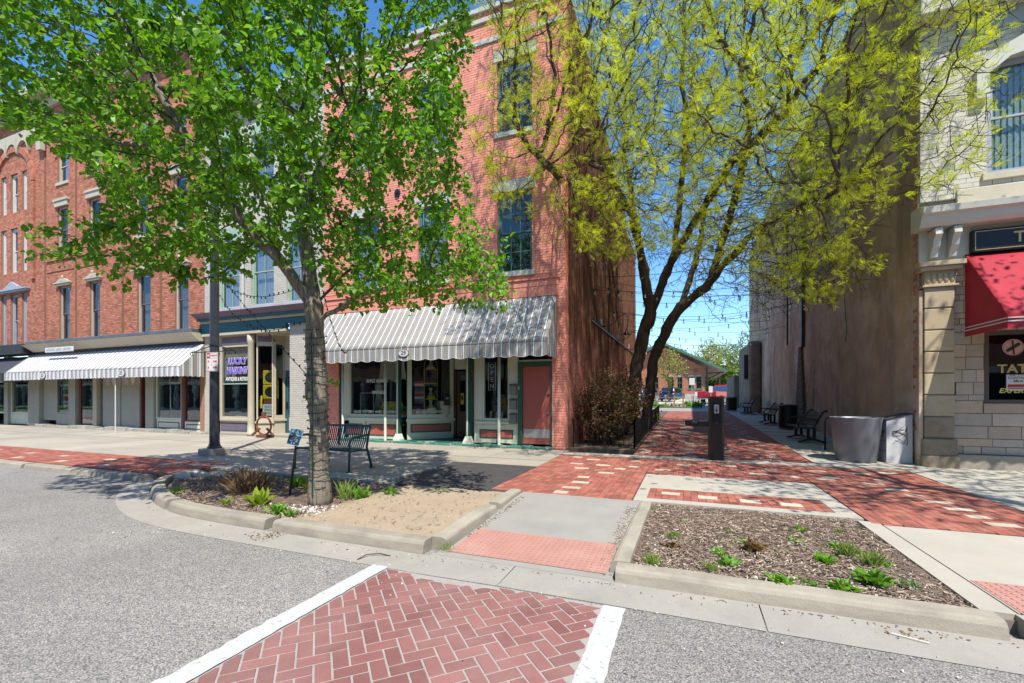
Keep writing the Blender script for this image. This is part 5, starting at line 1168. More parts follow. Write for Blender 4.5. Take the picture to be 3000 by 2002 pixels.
seeds = [([(LX-.25, LY, -.1), (LX-.3, LY, 1.2), L3(1868, 1060, 17.6), L3(1890, 960, 17.4), L3(1930, 860, 17.0)], None),
         ([(LX+.25, LY-.05, -.1), L3(1908, 1110, 17.4), L3(1915, 1050, 17.3), L3(1960, 950, 17.0), L3(1994, 899, 16.8), L3(2071, 842, 16.4), L3(2110, 790, 16.0)], None),
         ([L3(1930, 860, 17.0), L3(1975, 740, 16.5), L3(1990, 600, 15.8), L3(2010, 400, 15.0)], 0),
         ([L3(1905, 920, 17.2), L3(1885, 780, 16.5), L3(1850, 620, 15.2), L3(1780, 500, 13.8), L3(1700, 470, 12.6)], 0),
         ([L3(1960, 780, 16.7), L3(2040, 640, 15.5), L3(2140, 480, 14.0), L3(2300, 330, 12.6)], 2),
         ([L3(2110, 790, 16.0), L3(2200, 690, 14.5), L3(2320, 620, 13.0), L3(2450, 560, 11.8)], 1),
         ([L3(2071, 842, 16.4), L3(2120, 700, 15.6), L3(2165, 540, 14.8), L3(2200, 360, 14.0)], 1),
         ([L3(2000, 900, 16.8), L3(2040, 760, 17.4), L3(2070, 600, 17.6)], 1),
         ([L3(1885, 780, 16.5), L3(1860, 640, 17.2), L3(1840, 500, 18)], 3),
         ([L3(1850, 620, 15.2), L3(1740, 560, 13.5), L3(1640, 520, 12.0), L3(1560, 440, 11.2)], 3)]
N, par = grow(seeds, att, .18, 1.8, .24, 220)
r = radii(N, par, .004, 2.05); r *= .235/r.max(); r = np.maximum(r, .0065)
r = np.where(r > .07, r*(1+.06*np.sin(N[:, 2]*7.1+N[:, 0]*3)+.05*np.sin(N[:, 2]*15)), r)
N = N+RNG.normal(0, .022, N.shape)*np.clip(.05/r, .1, 1)[:, None]
A, B = branch_mesh('limb', N, par, r, bark2); A.build('trunk', bark2, tr_, smooth=True)
# spurs: short bare twiglets
tw = np.nonzero((r < .03) & (np.arange(len(N)) > 100))[0]
for i in tw[::1]:
    dn = N[i]-N[par[i]]; dn = dn/(np.linalg.norm(dn)+1e-9)
    for _ in range(1):
        e_ = dn+RNG.normal(0, .8, 3)+np.array([0, 0, -.15]); e_ /= np.linalg.norm(e_); L_ = RNG.uniform(.12, .38); mid = N[i]+e_*L_*.5+RNG.normal(0, .03, 3)
        B.tube([N[i], mid, mid+(e_+RNG.normal(0, .35, 3))*L_*.5], [.006, .005, .0035], 3, cap=False)
o = B.build('twigs', bark2, tr_); o['kind'] = 'stuff'
# fronds
ns = 7; sh = []; fc = []
for q in range(ns):
    yb = .12+.80*q/(ns-1); L_ = .26*math.sin(math.pi*(.22+.7*q/(ns-1)))
    for sgn in (-1, 1):
        b0 = len(sh); sh += [(0, yb, 0), (sgn*L_*.55, yb+.02, .02), (sgn*L_, yb+.10, -.01), (sgn*L_*.5, yb+.095, .02)]; fc.append((b0, b0+1, b0+2, b0+3) if sgn > 0 else (b0+3, b0+2, b0+1, b0))
FRO, FROF = np.array(sh), np.array(fc)
tw = np.nonzero((r < .016) & (np.arange(len(N)) > 100))[0]; k = 2; idx = np.repeat(tw, k); idx = idx[RNG.random(len(idx)) < .40]
# leaves sit in tufts
cen = N[idx]+RNG.normal(0, .10, (len(idx), 3)); nf = 6
P = np.repeat(cen, nf, 0)+RNG.normal(0, .035, (len(cen)*nf, 3)); D = unitv(RNG.normal(0, .8, P.shape)+np.repeat(unitv(N[idx]-N[par[idx]]), nf, 0)*.7+np.array([0, 0, .25])); sz = RNG.uniform(.11, .21, len(P))
pxx, pyy, ddd = project(P); kp = ~((P[:, 1] > 11.85) & ((P[:, 0] < -3.0) | (P[:, 0] > 4.5)) & (P[:, 2] < 13.3)); kp &= (pyy < np.interp(pxx, [1300, 1420, 1560, 1700, 1800, 1960, 2080, 2200, 2330, 2450, 2560, 2640, 2760, 2950], [250, 560, 690, 740, 760, 730, 780, 820, 870, 900, 840, 640, 570, 490])) | (RNG.random(len(P)) < .12)
kp &= ~((pxx > 1750) & (pxx < 2330) & (pyy > 430) & (RNG.random(len(P)) < .3))
P, D, sz = P[kp], D[kp], sz[kp]
V, F = leaves_np(P, D, sz, RNG.normal(0, .9, len(P)), FRO, FROF); o = link('crown', npmesh('crown', V, F, leaf2), tr_); o['kind'] = 'stuff'; print('fronds', len(P), 'nodes', len(N))

# ---- a simple leafy tree for the distance / beside the frame
def simple_tree(label, loc, h, rad, m, n, ls, group=None, trunk_h=.35, name='tree', barkm=bark2, tr=.16):
    x0, y0, z0 = loc; t = thing(name, label, 'tree', loc, group=group)
    c = np.array([x0, y0, z0+h*(trunk_h+.5*(1-trunk_h)+.05)]); rz = h*(1-trunk_h)/2
    q = unitv(RNG.normal(0, 1, (900, 3)))*RNG.random((900, 1))**(1/2.2); att = c+q*np.array([rad, rad, rz])*(1+.25*np.sin(q[:, 0:1]*5+q[:, 2:3]*4+x0))
    N, par = grow([([(x0, y0, z0-.3), (x0+.05*h*.1, y0, z0+h*trunk_h*.6), (x0, y0, z0+h*(trunk_h+.15))], None)], att, h*.045, h*.4, h*.06, 60)
    r = radii(N, par, .012, 2.3); r *= tr/r.max(); A, B = branch_mesh('limb', N, par, r, barkm); A.v += []; 
    b0 = len(A.v); A.v += B.v; A.f += [tuple(b0+i for i in f) for f in B.f]; A.m += B.m; A.build('trunk', barkm, t, smooth=True)
    tipn = np.nonzero(r < tr*.25)[0]; ii = RNG.choice(tipn, n); P = N[ii]+RNG.normal(0, h*.035, (n, 3)); D = unitv(RNG.normal(0, 1, (n, 3))+[0, 0, -.2])
    V, F = leaves_np(P, D, RNG.uniform(.6, 1.3, n)*ls, RNG.normal(0, .8, n)); cr = link('crown', npmesh('crown', V, F, m), t); cr['kind'] = 'stuff'; return t
simple_tree('young street tree just outside the right edge, shading the brick walk', (6.3, 5.6, -.03), 12.0, 3.3, leaf1, 4200, .12, name='street_tree', trunk_h=.56, barkm=bark1, tr=.12)
FT = [(-2.0, 98, 9, 4.0, leaf3, 'round green tree rising behind the left end of the depot roof'), (3.5, 104, 10, 4.5, leaf4, 'pale spring green tree behind the depot ridge'),
      (10.5, 96, 11, 4.5, leaf3, 'broad green tree behind the right eave of the depot'), (15.5, 84, 9, 3.6, leaf4, 'light green tree behind the red pickup truck'),
      (19.5, 92, 12, 4.6, leaf3, 'tall green tree at the far right end of the alley view'), (26, 90, 11, 5, leaf3, 'dark green tree mostly hidden by the stucco wall'),
      (7.0, 112, 12, 5, leaf4, 'tall hazy tree centred behind the depot roof'), (-9, 100, 10, 4.5, leaf3, 'green tree at the far left behind the locust trunks')]
for x_, y_, h_, r_, m_, lab in FT: simple_tree(lab, (x_, y_, gz(y_)), h_, r_, m_, 2600, .30, group='trees beyond the parking lot', tr=.22)
simple_tree('small yellow green tree in front of the depot wall', (-1.9, 54, gz(54)), 5.8, 1.9, leaf4, 1300, .16, tr=.1, trunk_h=.3)
# far hedge line
NH = 22000; hp = np.stack([RNG.uniform(-40, 70, NH), RNG.uniform(116, 124, NH), 2.0+RNG.random(NH)**1.2*7.0], 1); V, F = leaves_np(hp, unitv(RNG.normal(0, 1, hp.shape)), RNG.uniform(.6, 1.5, NH), RNG.normal(0, 1, NH))
setp(link('woodland', npmesh('woodland', V, F, leaf3)), 'far belt of green trees closing the view beyond the lot', 'woodland', kind='stuff')
# ---------------------------------------------------------------- street furniture
benchm = mat('bench_teal', (.022, .060, .070), .42, .15, 5, .05, 60, spec=.5)
ironm = mat('cast_iron', (.010, .010, .012), .40, .2, 8, spec=.5)
slatm = mat('bench_wood', (.085, .06, .04), .8, .25, 4, .2, 40, .3, 30, stretch=(1, .2, 1))
postm = mat('lamp_post_paint', (.028, .032, .040), .45, .35, 3, .2, 20, .15, 12, spec=.5)
signw = mat('sign_white', (.68, .66, .64), .5, .06, 8)
signr = mat('sign_red', (.48, .045, .04), .5, .1, 8)
wirem = mat('wire_black', (.012, .012, .012), .6, .1, 5)
wireg = mat('wire_green', (.012, .05, .035), .55, .2, 5)
zinc = mat('planter_zinc', (.21, .215, .235), .42, .10, 2.0, .04, 50, metal=.35, blot=[((.20, .20, .21), 1.3, .5, .8, .5)])
# lamp post
lp = thing('lamp_post', 'tall dark faceted lamp post on a concrete footing by the sidewalk', 'lamp post', (-11.3, 7.86, 0))
MB().box(-11.56, -11.04, 7.60, 8.12, -.05, .18).build('footing', mat('footing_concrete', (.34, .30, .25), .92, .2, 4, .2, 60, .5, 25), lp, bevel=.03)
MB().lathe([(.17, .18), (.17, .215), (.14, .235), (.13, .29)], (-11.3, 7.86, 0), 8).build('base_plate', postm, lp); MB().lathe([(.118, .29), (.114, 1.0), (.108, 3.0), (.098, 5.5), (.085, 8.3), (.03, 8.4)], (-11.3, 7.86, 0), 8).build('shaft', postm, lp)
MB().lathe([(.120, 2.58), (.120, 2.63)], (-11.3, 7.86, 0), 8).lathe([(.120, 2.80), (.120, 2.83)], (-11.3, 7.86, 0), 8).build('strap', ironm, lp)
for sx_ in (-1, 1):
    e_ = (-11.3+sx_*.80, 7.86-.05, 2.66); MB().tube([(-11.3+sx_*.14, 7.86, 2.81), e_], .012, 6).tube([(-11.3+sx_*.14, 7.86, 2.66), e_], .012, 6).build('bracket_arm', ironm, lp)
    rg = MB(); rg.tube([(e_[0]+.045*math.cos(t_), e_[1], e_[2]-.04+.045*math.sin(t_)) for t_ in np.linspace(0, 2*math.pi, 12)], .010, 6); rg.build('ring', ironm, lp)
fx, fy = math.cos(YAW-.25), math.sin(YAW-.25)
ns_ = thing('parking_sign', 'white and red no parking sign strapped to the lamp post', 'sign', (-11.18, 7.68, 2.16))
def on_sign(mb, u0, u1, z0, z1, o0, o1): 
    c = Vector((-11.14, 7.68, (z0+z1)/2))+Vector((fx, fy, 0))*(u0+u1)/2+Vector((fy, -fx, 0))*(o0+o1)/2
    return mb.obox(c, Vector((fx, fy, 0))*(u1-u0)/2, Vector((-fy, fx, 0))*(o1-o0)/2, (0, 0, (z1-z0)/2))
on_sign(MB(), -.16, .20, 2.14, 2.62, 0, .004).build('plate', signw, ns_, bevel=.002)
rm_ = MB(); 
for a in ((-.15, .19, 2.15, 2.158), (-.15, .19, 2.602, 2.61), (-.15, -.142, 2.158, 2.602), (.182, .19, 2.158, 2.602), (-.142, .182, 2.472, 2.478)): on_sign(rm_, *a, .005, .006)
on_sign(rm_, -.142, -.045, 2.48, 2.60, .005, .006); rm_.build('red_border', signr, ns_)
def sgt(body, u, z, size, m, **k): return text('lettering', body, size, m, ns_, (-11.14+fx*u+fy*.007, 7.68+fy*u-fx*.007, z), rot=(R(90), 0, YAW-.25), ext=.0008, **k)
sgt('NO', -.093, 2.54, .085, signw, bold=.002); sgt('PARKING', .072, 2.54, .055, signr, bold=.001); sgt('4     AM', .02, 2.39, .085, signr, bold=.001); sgt('6     AM', .02, 2.24, .085, signr, bold=.001); sgt('TO', .0, 2.315, .03, signr)
# teal steel bench
bx0, bx1, by = -7.62, -6.20, 7.02
bn = thing('park_bench', 'teal slatted steel bench on the sidewalk behind the leafy tree', 'bench', (-6.9, 7.3, 0))
prof = [(.02, .43), (.03, .455), (.10, .445), (.25, .425), (.38, .42), (.45, .45), (.50, .55), (.55, .72), (.585, .86), (.61, .895), (.64, .89)]
for i in range(27):
    x = bx0+.05+i*(bx1-bx0-.1)/26; mb = MB()
    vs = []
    for k_, (dy, z) in enumerate(prof): vs += [(x-.0165, by+dy, z), (x+.0165, by+dy, z)]
    mb.add(vs, [(2*j, 2*j+1, 2*j+3, 2*j+2) for j in range(len(prof)-1)]); o = mb.build('slat', benchm, bn); o.modifiers.new('thick', 'SOLIDIFY').thickness = .006
MB().tube([(bx0, by+.62, .885), (bx1, by+.62, .885)], .024, 8).build('top_rail', benchm, bn, smooth=True); MB().tube([(bx0, by+.03, .43), (bx1, by+.03, .43)], .024, 8).build('front_rail', benchm, bn, smooth=True)
box('centre_bar', benchm, bn, -6.93, -6.89, by+.47, by+.49, .47, .84)
for x in (bx0, bx1):
    MB().tube([(x, by-.02, .0), (x, by-.015, .2), (x, by, .42), (x, by-.01, .60), (x, by+.03, .66), (x, by+.12, .685), (x, by+.35, .69), (x, by+.52, .71)], .024, 8).build('armrest', benchm, bn, smooth=True)
    MB().tube([(x, by+.66, 0), (x, by+.58, .25), (x, by+.50, .45), (x, by+.55, .68), (x, by+.62, .885)], .026, 8).build('leg', benchm, bn, smooth=True); MB().tube([(x, by, .42), (x, by+.52, .40)], .022, 8).build('side_rail', benchm, bn)
    for yy in (by-.02, by+.66): box('foot', benchm, bn, x-.045, x+.045, yy-.035, yy+.035, .001, .014)
# rain garden sign
rs = thing('garden_sign', 'tilted blue Rain Garden sign on a dark stake in the mulch bed', 'sign', (-5.68, 5.14, -.06))
MB().tube([(-5.70, 5.13, -.1), (-5.63, 5.20, .78)], .018, 8).build('stake', ironm, rs)
U = Vector((cY, sY, .0)); T_ = Vector((.12, .25, .93)).normalized(); U = (U-T_*U.dot(T_)).normalized(); NN = U.cross(T_)
C0 = Vector((-5.60, 5.15, .88)); sgb = mat('sign_navy', (.010, .035, .10), .35, .2, 3); sgt_ = mat('sign_teal', (.012, .06, .075), .35, .1, 3); sgl = mat('sign_sky', (.16, .27, .36), .35, .15, 6); sgf = mat('sign_frame_blue', (.42, .52, .62), .4, .05, 3)
def rsb(u0, u1, v0, v1, o, m, name, par=rs): return MB().obox(C0+U*(u0+u1)/2+T_*(v0+v1)/2+NN*o, U*(u1-u0)/2, T_*(v1-v0)/2, NN*.002).build(name, m, par)
pan = rsb(-.10, .10, -.125, .125, 0, sgf, 'panel'); rsb(-.092, .092, .02, .117, .004, sgl, 'picture'); rsb(-.092, .092, -.07, .018, .004, sgt_, 'title_field'); rsb(-.092, .092, -.117, -.072, .004, sgb, 'blue_field'); rsb(-.07, -.01, .035, .065, .0085, mat('sign_plant', (.07, .06, .10), .5, .4, 60), 'picture_plant'); rsb(.01, .09, .055, .06, .0085, sgb, 'picture_line'); rsb(.04, .08, .09, .10, .0085, sgb, 'picture_bird')
rotm = Matrix((U, T_, NN)).transposed()
for body, v, s_ in (('Rain', -.005, .036), ('Garden', -.032, .036)): text('lettering', body, s_, signw, rs, C0+T_*v+NN*.0065, rot=rotm.to_euler(), ext=.0003)
for v in (-.052, -.060, -.067): rsb(-.06, .06, v-.0012, v+.0012, .0085, sgf, 'text_line')
for u_ in (-.02, .015): rsb(u_-.008, u_+.008, -.105, -.082, .0085, sgf, 'mark')
# lights wound round the trunk
tw_ = MB(); pts = []
for i in range(520):
    f = i/519; z = .12+f*2.35; ang = f*2*math.pi*22+.4*math.sin(i*.13); cx = np.interp(z, [0, .8, 2.06, 2.8], [-4.94, -4.95, W3(926, 1050, 6.45)[0], W3(920, 900, 6.45)[0]]); cy_ = np.interp(z, [0, .8, 2.06, 2.8], [4.97, 4.98, W3(926, 1050, 6.45)[1], W3(920, 900, 6.45)[1]])
    rr = .152+.012*math.sin(i*.7)+.03*max(0, .25-z); pts.append((cx+rr*math.cos(ang), cy_+rr*math.sin(ang), z+.012*math.sin(ang*2)))
tw_.tube(pts, .0055, 4); tw_.tube([(p[0]*1, p[1]-.01, p[2]) for p in [(-4.90, 4.815, .1), (-4.91, 4.81, .9), (-4.90, 4.815, 1.6), (-4.92, 4.81, 2.4)]], .009, 5)
ws = thing('light_string', 'green wire of small lights wound round the pale tree trunk', 'light string', (-4.94, 4.97, .1)); tw_.build('wire', wireg, ws)
lb = MB(); 
for i in range(0, 520, 7): p = Vector(pts[i]); lb.obox(p+Vector((random.uniform(-.01, .01), -.01, .012)), (.004, 0, 0), (0, .004, 0), (random.uniform(-.01, .01), 0, .016))
o = lb.build('mini_lights', wireg, ws); o['kind'] = 'stuff'
def festoon(name, label, p, q, sag, rad, m, group=None, bulbs=0, bulbf=None, n=24):
    p, q = Vector(p), Vector(q); t = thing(name, label, 'light string', tuple(p), group=group); pts = [p.lerp(q, i/n)-Vector((0, 0, 4*sag*(i/n)*(1-i/n))) for i in range(n+1)]
    MB().tube(pts, rad, 4).build('wire', m, t)
    if bulbs and bulbf is None:
        mb = MB()
        for i in range(bulbs): f = (i+.5)/bulbs; c = p.lerp(q, f)-Vector((0, 0, 4*sag*f*(1-f))); mb.obox(c+Vector((0, 0, random.choice((-.02, .02)))), (.007, 0, 0), (0, .007, 0), (random.uniform(-.01, .01), 0, .02))
        o = mb.build('mini_lights', m, t); o['kind'] = 'stuff'
    return t, pts
PT = Vector((-11.2, 7.8, 0)); TR = Vector((-4.95, 5.0, 0))
for lab, a, b, sg_ in (('upper mini light wire sagging from lamp post to tree fork', (-11.2, 7.8, 4.6), W3(905, 830, 6.4), .35), ('middle mini light wire sagging from lamp post to tree trunk', (-11.2, 7.8, 4.3), W3(905, 930, 6.4), .55),
      ('long low mini light wire from lamp post down to the trunk', (-11.2, 7.8, 4.75), W3(905, 1105, 6.4), .05), ('steep mini light wire on the street face of the lamp post', (-11.18, 7.7, 5.8), (-8.2, 6.5, 3.9), .25),
      ('mini light wire hung from tree fork to the striped awning corner', W3(945, 850, 6.4), (-9.8, 11.0, 2.9), .3)):
    festoon('light_string', lab, a, b, sg_, .006, wirem, 'mini light wires by the leafy tree', 26)
# big round planter
pt = thing('planter', 'large plain grey round planter tub at the alley mouth', 'planter', (3.58, 12.25, .04))
MB().lathe([(.36, 0), (.375, .02), (.475, .93), (.495, .985), (.495, 1.0), (.46, 1.0), (.45, .96), (.43, .9)], (3.58, 12.25, .04), 40).build('tub', zinc, pt, smooth=True, bevel=0); MB().lathe([(.44, .86), (.001, .88)], (3.58, 12.25, .04), 24).build('soil', soilm, pt)
# white scribbled cabinet
cb = thing('utility_cabinet', 'small white wooden cabinet with sloping lid and scrawled tags', 'cabinet', (4.32, 12.45, .05)); cabm = mat('cabinet_white', (.56, .55, .53), .75, .08, 5, .05, 50, blot=[((.3, .28, .25), 4, .64, .8, .4)])
x0, x1, y0, y1 = 4.10, 4.56, 12.12, 12.62
MB().add([(x0, y0, .05), (x1, y0, .05), (x1, y1, .05), (x0, y1, .05), (x0, y0, .98), (x1, y0, 1.12), (x1, y1, 1.12), (x0, y1, .98)], [(0,3,2,1),(4,5,6,7),(0,1,5,4),(1,2,6,5),(2,3,7,6),(3,0,4,7)]).build('cabinet_body', cabm, cb, bevel=.004)
MB().add([(x0-.03, y0-.02, .985), (x1+.01, y0-.02, 1.125), (x1+.01, y1+.01, 1.125), (x0-.03, y1+.01, .985), (x0-.03, y0-.02, 1.0), (x1+.01, y0-.02, 1.14), (x1+.01, y1+.01, 1.14), (x0-.03, y1+.01, 1.0)], [(0,3,2,1),(4,5,6,7),(0,1,5,4),(1,2,6,5),(2,3,7,6),(3,0,4,7)]).build('lid', mat('lid_dark', (.05, .045, .042), .7, .2, 4), cb)
for z in (.30, .52, .74): box('board_joint', darkm, cb, x0-.003, x0-.0005, y0, y1, z, z+.008)
box('hasp', darkm, cb, x0-.012, x0-.001, y0+.2, y0+.25, .82, .92)
def scrawl(mb, n, f, rad=.004):
    for k_ in range(n):
        a0, b0 = random.random(), random.random(); pts = []
        for i in range(26): t_ = i/25; pts.append(f(.15+.7*abs(math.sin(a0*9+t_*(3+a0*3))), .1+.8*(t_*.6+.4*abs(math.sin(b0*7+t_*4)))))
        mb.tube(pts, rad, 3)
mb = MB(); scrawl(mb, 5, lambda u, v: (x0+.03+.40*u, y0-.003, .35+.6*v), .0035); scrawl(mb, 3, lambda u, v: (x0-.003, y0+.05+.35*u, .58+.22*v), .003); mb.build('tag_scrawl', darkm, cb)
# pale scratchy flower drawing on the stucco wall
mb = MB(); 
for s_ in range(34):
    cx_, cz_ = random.uniform(19.3, 23.2), random.uniform(1.0, 2.4); r0 = random.uniform(.15, .5); ph = random.random()*6
    mb.tube([(RX0-.003, cx_+r0*math.cos(ph+t_)*1.3, cz_+r0*math.sin(ph+t_)*(1.2)) for t_ in np.linspace(0, random.uniform(1.2, 3.6), 14)], .008, 3)
for s_ in range(22): cx_ = random.uniform(19.8, 22.8); mb.tube([(RX0-.003, cx_+random.uniform(-.3, .3)*t_+.1*math.sin(4*t_), 1.7-1.2*t_) for t_ in np.linspace(0, 1, 8)], .006, 3)
o = mb.build('chalk_drawing', mat('chalk_grey', (.38, .37, .37), .9, .2, 9), rt)
# alley benches
def alley_bench():
    t = thing('alley_bench', '', 'bench', (0, 0, 0))
    for i in range(5): MB().box(-.42+.085*i, -.345+.085*i, -.78, .78, .43-.004*i, .465-.004*i).build('seat_slat', slatm, t, world=False, bevel=.004)
    for i in range(7): f = i/6; MB().obox((.03+.13*f+.05*f*f, 0, .52+.36*f), (.012, 0, -.004), (0, .78, 0), (.006, 0, .026)).build('back_slat', slatm, t, world=False)
    for y in (-.80, .80):
        mb = MB(); mb.tube([(-.46, y, .40), (-.42, y, .46), (-.2, y, .44), (-.02, y, .45), (.06, y, .60), (.14, y, .80), (.22, y, .93), (.32, y, .95)], .032, 8); mb.build('end_frame', ironm, t, world=False, smooth=True)
        MB().tube([(-.40, y, .46), (-.43, y, .58), (-.36, y, .68), (-.2, y, .70), (.02, y, .69), (.10, y, .70)], .026, 8).build('armrest', ironm, t, world=False, smooth=True)
        MB().box(-.20, -.12, y-.03, y+.03, .09, .44).box(-.05, .03, y-.03, y+.03, .09, .45).build('leg', ironm, t, world=False); MB().tube([(-.42, y, .015), (-.30, y, .05), (-.16, y, .10), (.0, y, .10), (.16, y, .05), (.30, y, .015)], .03, 6).build('foot', ironm, t, world=False)
    MB().bar((-.08, -.78, .12), (-.08, .78, .12), .03).build('stretcher', ironm, t, world=False); return t
ab = alley_bench()
for i, (x, y, lab) in enumerate(((3.55, 16.4, 'nearest of the black wooden slat benches along the stucco wall'), (3.62, 23.2, 'middle black slat bench just beyond the round litter bin'), (3.62, 31.0, 'farthest black slat bench at the end of the stucco wall'))):
    b = ab if i == 0 else copy_tree(ab); b.location = (x, y, gz(y)); b['label'] = lab; b['group'] = 'benches along the alley wall'
def litter_bin(label, x, y, w):
    t = thing('litter_bin', label, 'litter bin', (x, y, gz(y)), group='black litter bins'); z = gz(y)
    for i in range(28): a = 2*math.pi*i/28; MB().bar((x+w*math.cos(a), y+w*math.sin(a), z+.06), (x+w*math.cos(a), y+w*math.sin(a), z+.90), .05, .008, up=(math.cos(a), math.sin(a), 0)).build('slat', ironm, t)
    MB().lathe([(w-.02, .05), (w-.02, .88)], (x, y, z), 24).build('liner', ironm, t); MB().lathe([(w+.02, .90), (w+.03, .94), (w*.55, .99), (w*.5, .98)], (x, y, z), 28).build('rim', ironm, t, smooth=True)
litter_bin('round black slatted litter bin between two alley benches', 3.78, 20.6, .33); litter_bin('black litter bin beside the far end of the brick walk', 2.95, 34.9, .36)
hr = thing('hitch_rail', 'thin black bent pipe stand beside the nearest alley bench', 'rail', (3.46, 14.15, .08)); MB().tube([(3.46, 14.15, .08), (3.46, 14.15, .85), (3.5, 14.17, .93), (3.6, 14.2, .96), (3.72, 14.25, .93), (3.76, 14.27, .85), (3.76, 14.27, .08)], .022, 8).build('pipe', ironm, hr, smooth=True); MB().lathe([(.08, 0), (.08, .012)], (3.46, 14.15, .083), 12).lathe([(.08, 0), (.08, .012)], (3.76, 14.27, .083), 12).build('flange', ironm, hr)
bo = thing('bottle', 'small clear bottle standing beside the grey planter tub', 'bottle', (3.15, 12.9, .06)); MB().lathe([(.03, 0), (.034, .02), (.034, .13), (.013, .18), (.013, .21)], (3.12, 12.95, .06), 12).build('bottle_body', glassmat('bottle_glass', (.8, .85, .85), .2, .6), bo, smooth=True); MB().lathe([(.015, .21), (.015, .23)], (3.12, 12.95, .06), 10).build('cap', signw, bo)
# drinking fountain
fo = thing('drinking_fountain', 'black pedestal drinking fountain and bottle filler on the alley threshold', 'fountain', (.65, 11.44, .03)); fm_ = mat('fountain_black', (.012, .012, .013), .3, .15, 5, spec=.5)
pp = [( -.17+.34*u, 0) for u in (0, 1)]; poly = [(.48, 11.33), (.52, 11.29), (.78, 11.29), (.82, 11.33), (.82, 11.60), (.78, 11.64), (.52, 11.64), (.48, 11.60)]
MB().prism(poly, .02, 1.48).build('pedestal', fm_, fo, bevel=.012); MB().prism([(x*1.03-.02, (y-11.46)*1.03+11.46) for x, y in poly], 1.482, 1.51).build('top_cap', fm_, fo, bevel=.004)
al_ = MB().box(.555, .745, 11.275, 11.289, .90, 1.38); al_.build('alcove', mat('alcove_black', (.006, .006, .006), .6, .1, 5), fo, bevel=.03)
fp = box('filler_plate', steel, fo, .60, .70, 11.262, 11.274, 1.12, 1.32, .004); box('filler_slot', darkm, fp, .63, .67, 11.258, 11.2615, 1.15, 1.23); box('filler_lamp', darkm, fp, .635, .665, 11.258, 11.2615, 1.255, 1.28)
box('label_plate', signw, fo, .60, .70, 11.284, 11.288, 1.03, 1.05); b_ = MB().lathe([(.022, 0), (.022, .012)], k=14).build('button', steel, fo); b_.matrix_local = fo.matrix_local.inverted() @ Matrix.Translation((.65, 11.288, .92)) @ Matrix.Rotation(R(90), 4, 'X'); b_.matrix_parent_inverse = Matrix.Identity(4); b_.matrix_basis = Matrix.Translation((0, -.152, .89)) @ Matrix.Rotation(R(90), 4, 'X')
MB().prism([(.49, 11.37), (.49, 11.56), (.30, 11.55), (.25, 11.38)], .80, .93).build('arm', fm_, fo, bevel=.012)
MB().lathe([(.10, .0), (.15, .02), (.155, .13), (.135, .14), (.12, .11), (.001, .09)], (.13, 11.46, .80), 24, 1.05, 1).build('bowl', fm_, fo, smooth=True); MB().tube([(.06, 11.46, .92), (.06, 11.46, 1.0), (.08, 11.46, 1.02), (.10, 11.46, 1.0)], .009, 6).build('spout', steel, fo)
# planting bed by the alley wall: fence, barberry, vines
struct(MB().prism([(-3.10, 12.3), (-1.28, 12.3), (-1.28, 33.4), (-3.10, 33.4)], lambda p: gz(p[1])-.2, lambda p: gz(p[1])+.01).build('planting_bed', soilm))
fe = thing('iron_fence', 'low black picket fence round the barberry bed', 'fence', (-2.2, 12.5, .05))
fpts = [(-3.02, 12.55), (-1.33, 12.62), (-1.33, 24.5)]
for a, b in zip(fpts[:-1], fpts[1:]):
    a, b = Vector((*a, 0)), Vector((*b, 0)); L_ = (b-a).length; n = int(L_/.135)
    for zz in (.12, .62): MB().bar((a.x, a.y, gz(a.y)+zz), (b.x, b.y, gz(b.y)+zz), .025, .012).build('rail', ironm, fe)
    me = MB().box(-.007, .007, -.007, .007, 0, .70).mesh('picket', ironm)
    for i in range(n+1):
        p = a.lerp(b, i/n); o = link('picket', me, fe, world=False); o.location = p-fe.location+Vector((0, 0, gz(p.y)+.05)); 
    for p in (a, b): MB().box(p.x-.02, p.x+.02, p.y-.02, p.y+.02, gz(p.y), gz(p.y)+.82).build('post', ironm, fe)
def shrub(name, label, cat, c, rx, ry, h, n, ls, m, twm, stems=40, group=None, up=.8):
    t = thing(name, label, cat, c, group=group); mb = MB(); tips = []
    for i in range(stems):
        a = random.uniform(0, 2*math.pi); q = math.sqrt(random.random()); ex_, ey_ = rx*q*math.cos(a), ry*q*math.sin(a); hh = h*random.uniform(.6, 1.05)*(1-.35*q*q)
        pts = [(c[0]+ex_*.25, c[1]+ey_*.25, c[2]), (c[0]+ex_*.55, c[1]+ey_*.55, c[2]+hh*.5), (c[0]+ex_*1.0, c[1]+ey_*1.0, c[2]+hh*.95)]
        mb.tube(pts, [.010, .007, .003], 3, cap=False); tips.append(pts)
    o = mb.build('stems', twm, t); o['kind'] = 'stuff'
    T = np.array(tips); ii = RNG.integers(0, stems, n); f = RNG.uniform(.25, 1.08, n)[:, None]
    P = np.where(f < .5, T[ii, 0]+(T[ii, 1]-T[ii, 0])*f*2, T[ii, 1]+(T[ii, 2]-T[ii, 1])*(f-.5)*2)+RNG.normal(0, .05*h**.5, (n, 3)); P[:, 2] = np.maximum(P[:, 2], c[2]+.02)
    V, F = leaves_np(P, unitv(RNG.normal(0, 1, (n, 3))+[0, 0, .3]), RNG.uniform(.6, 1.3, n)*ls, RNG.normal(0, 1, n)); o = link('foliage', npmesh('foliage', V, F, m), t); o['kind'] = 'stuff'; return t
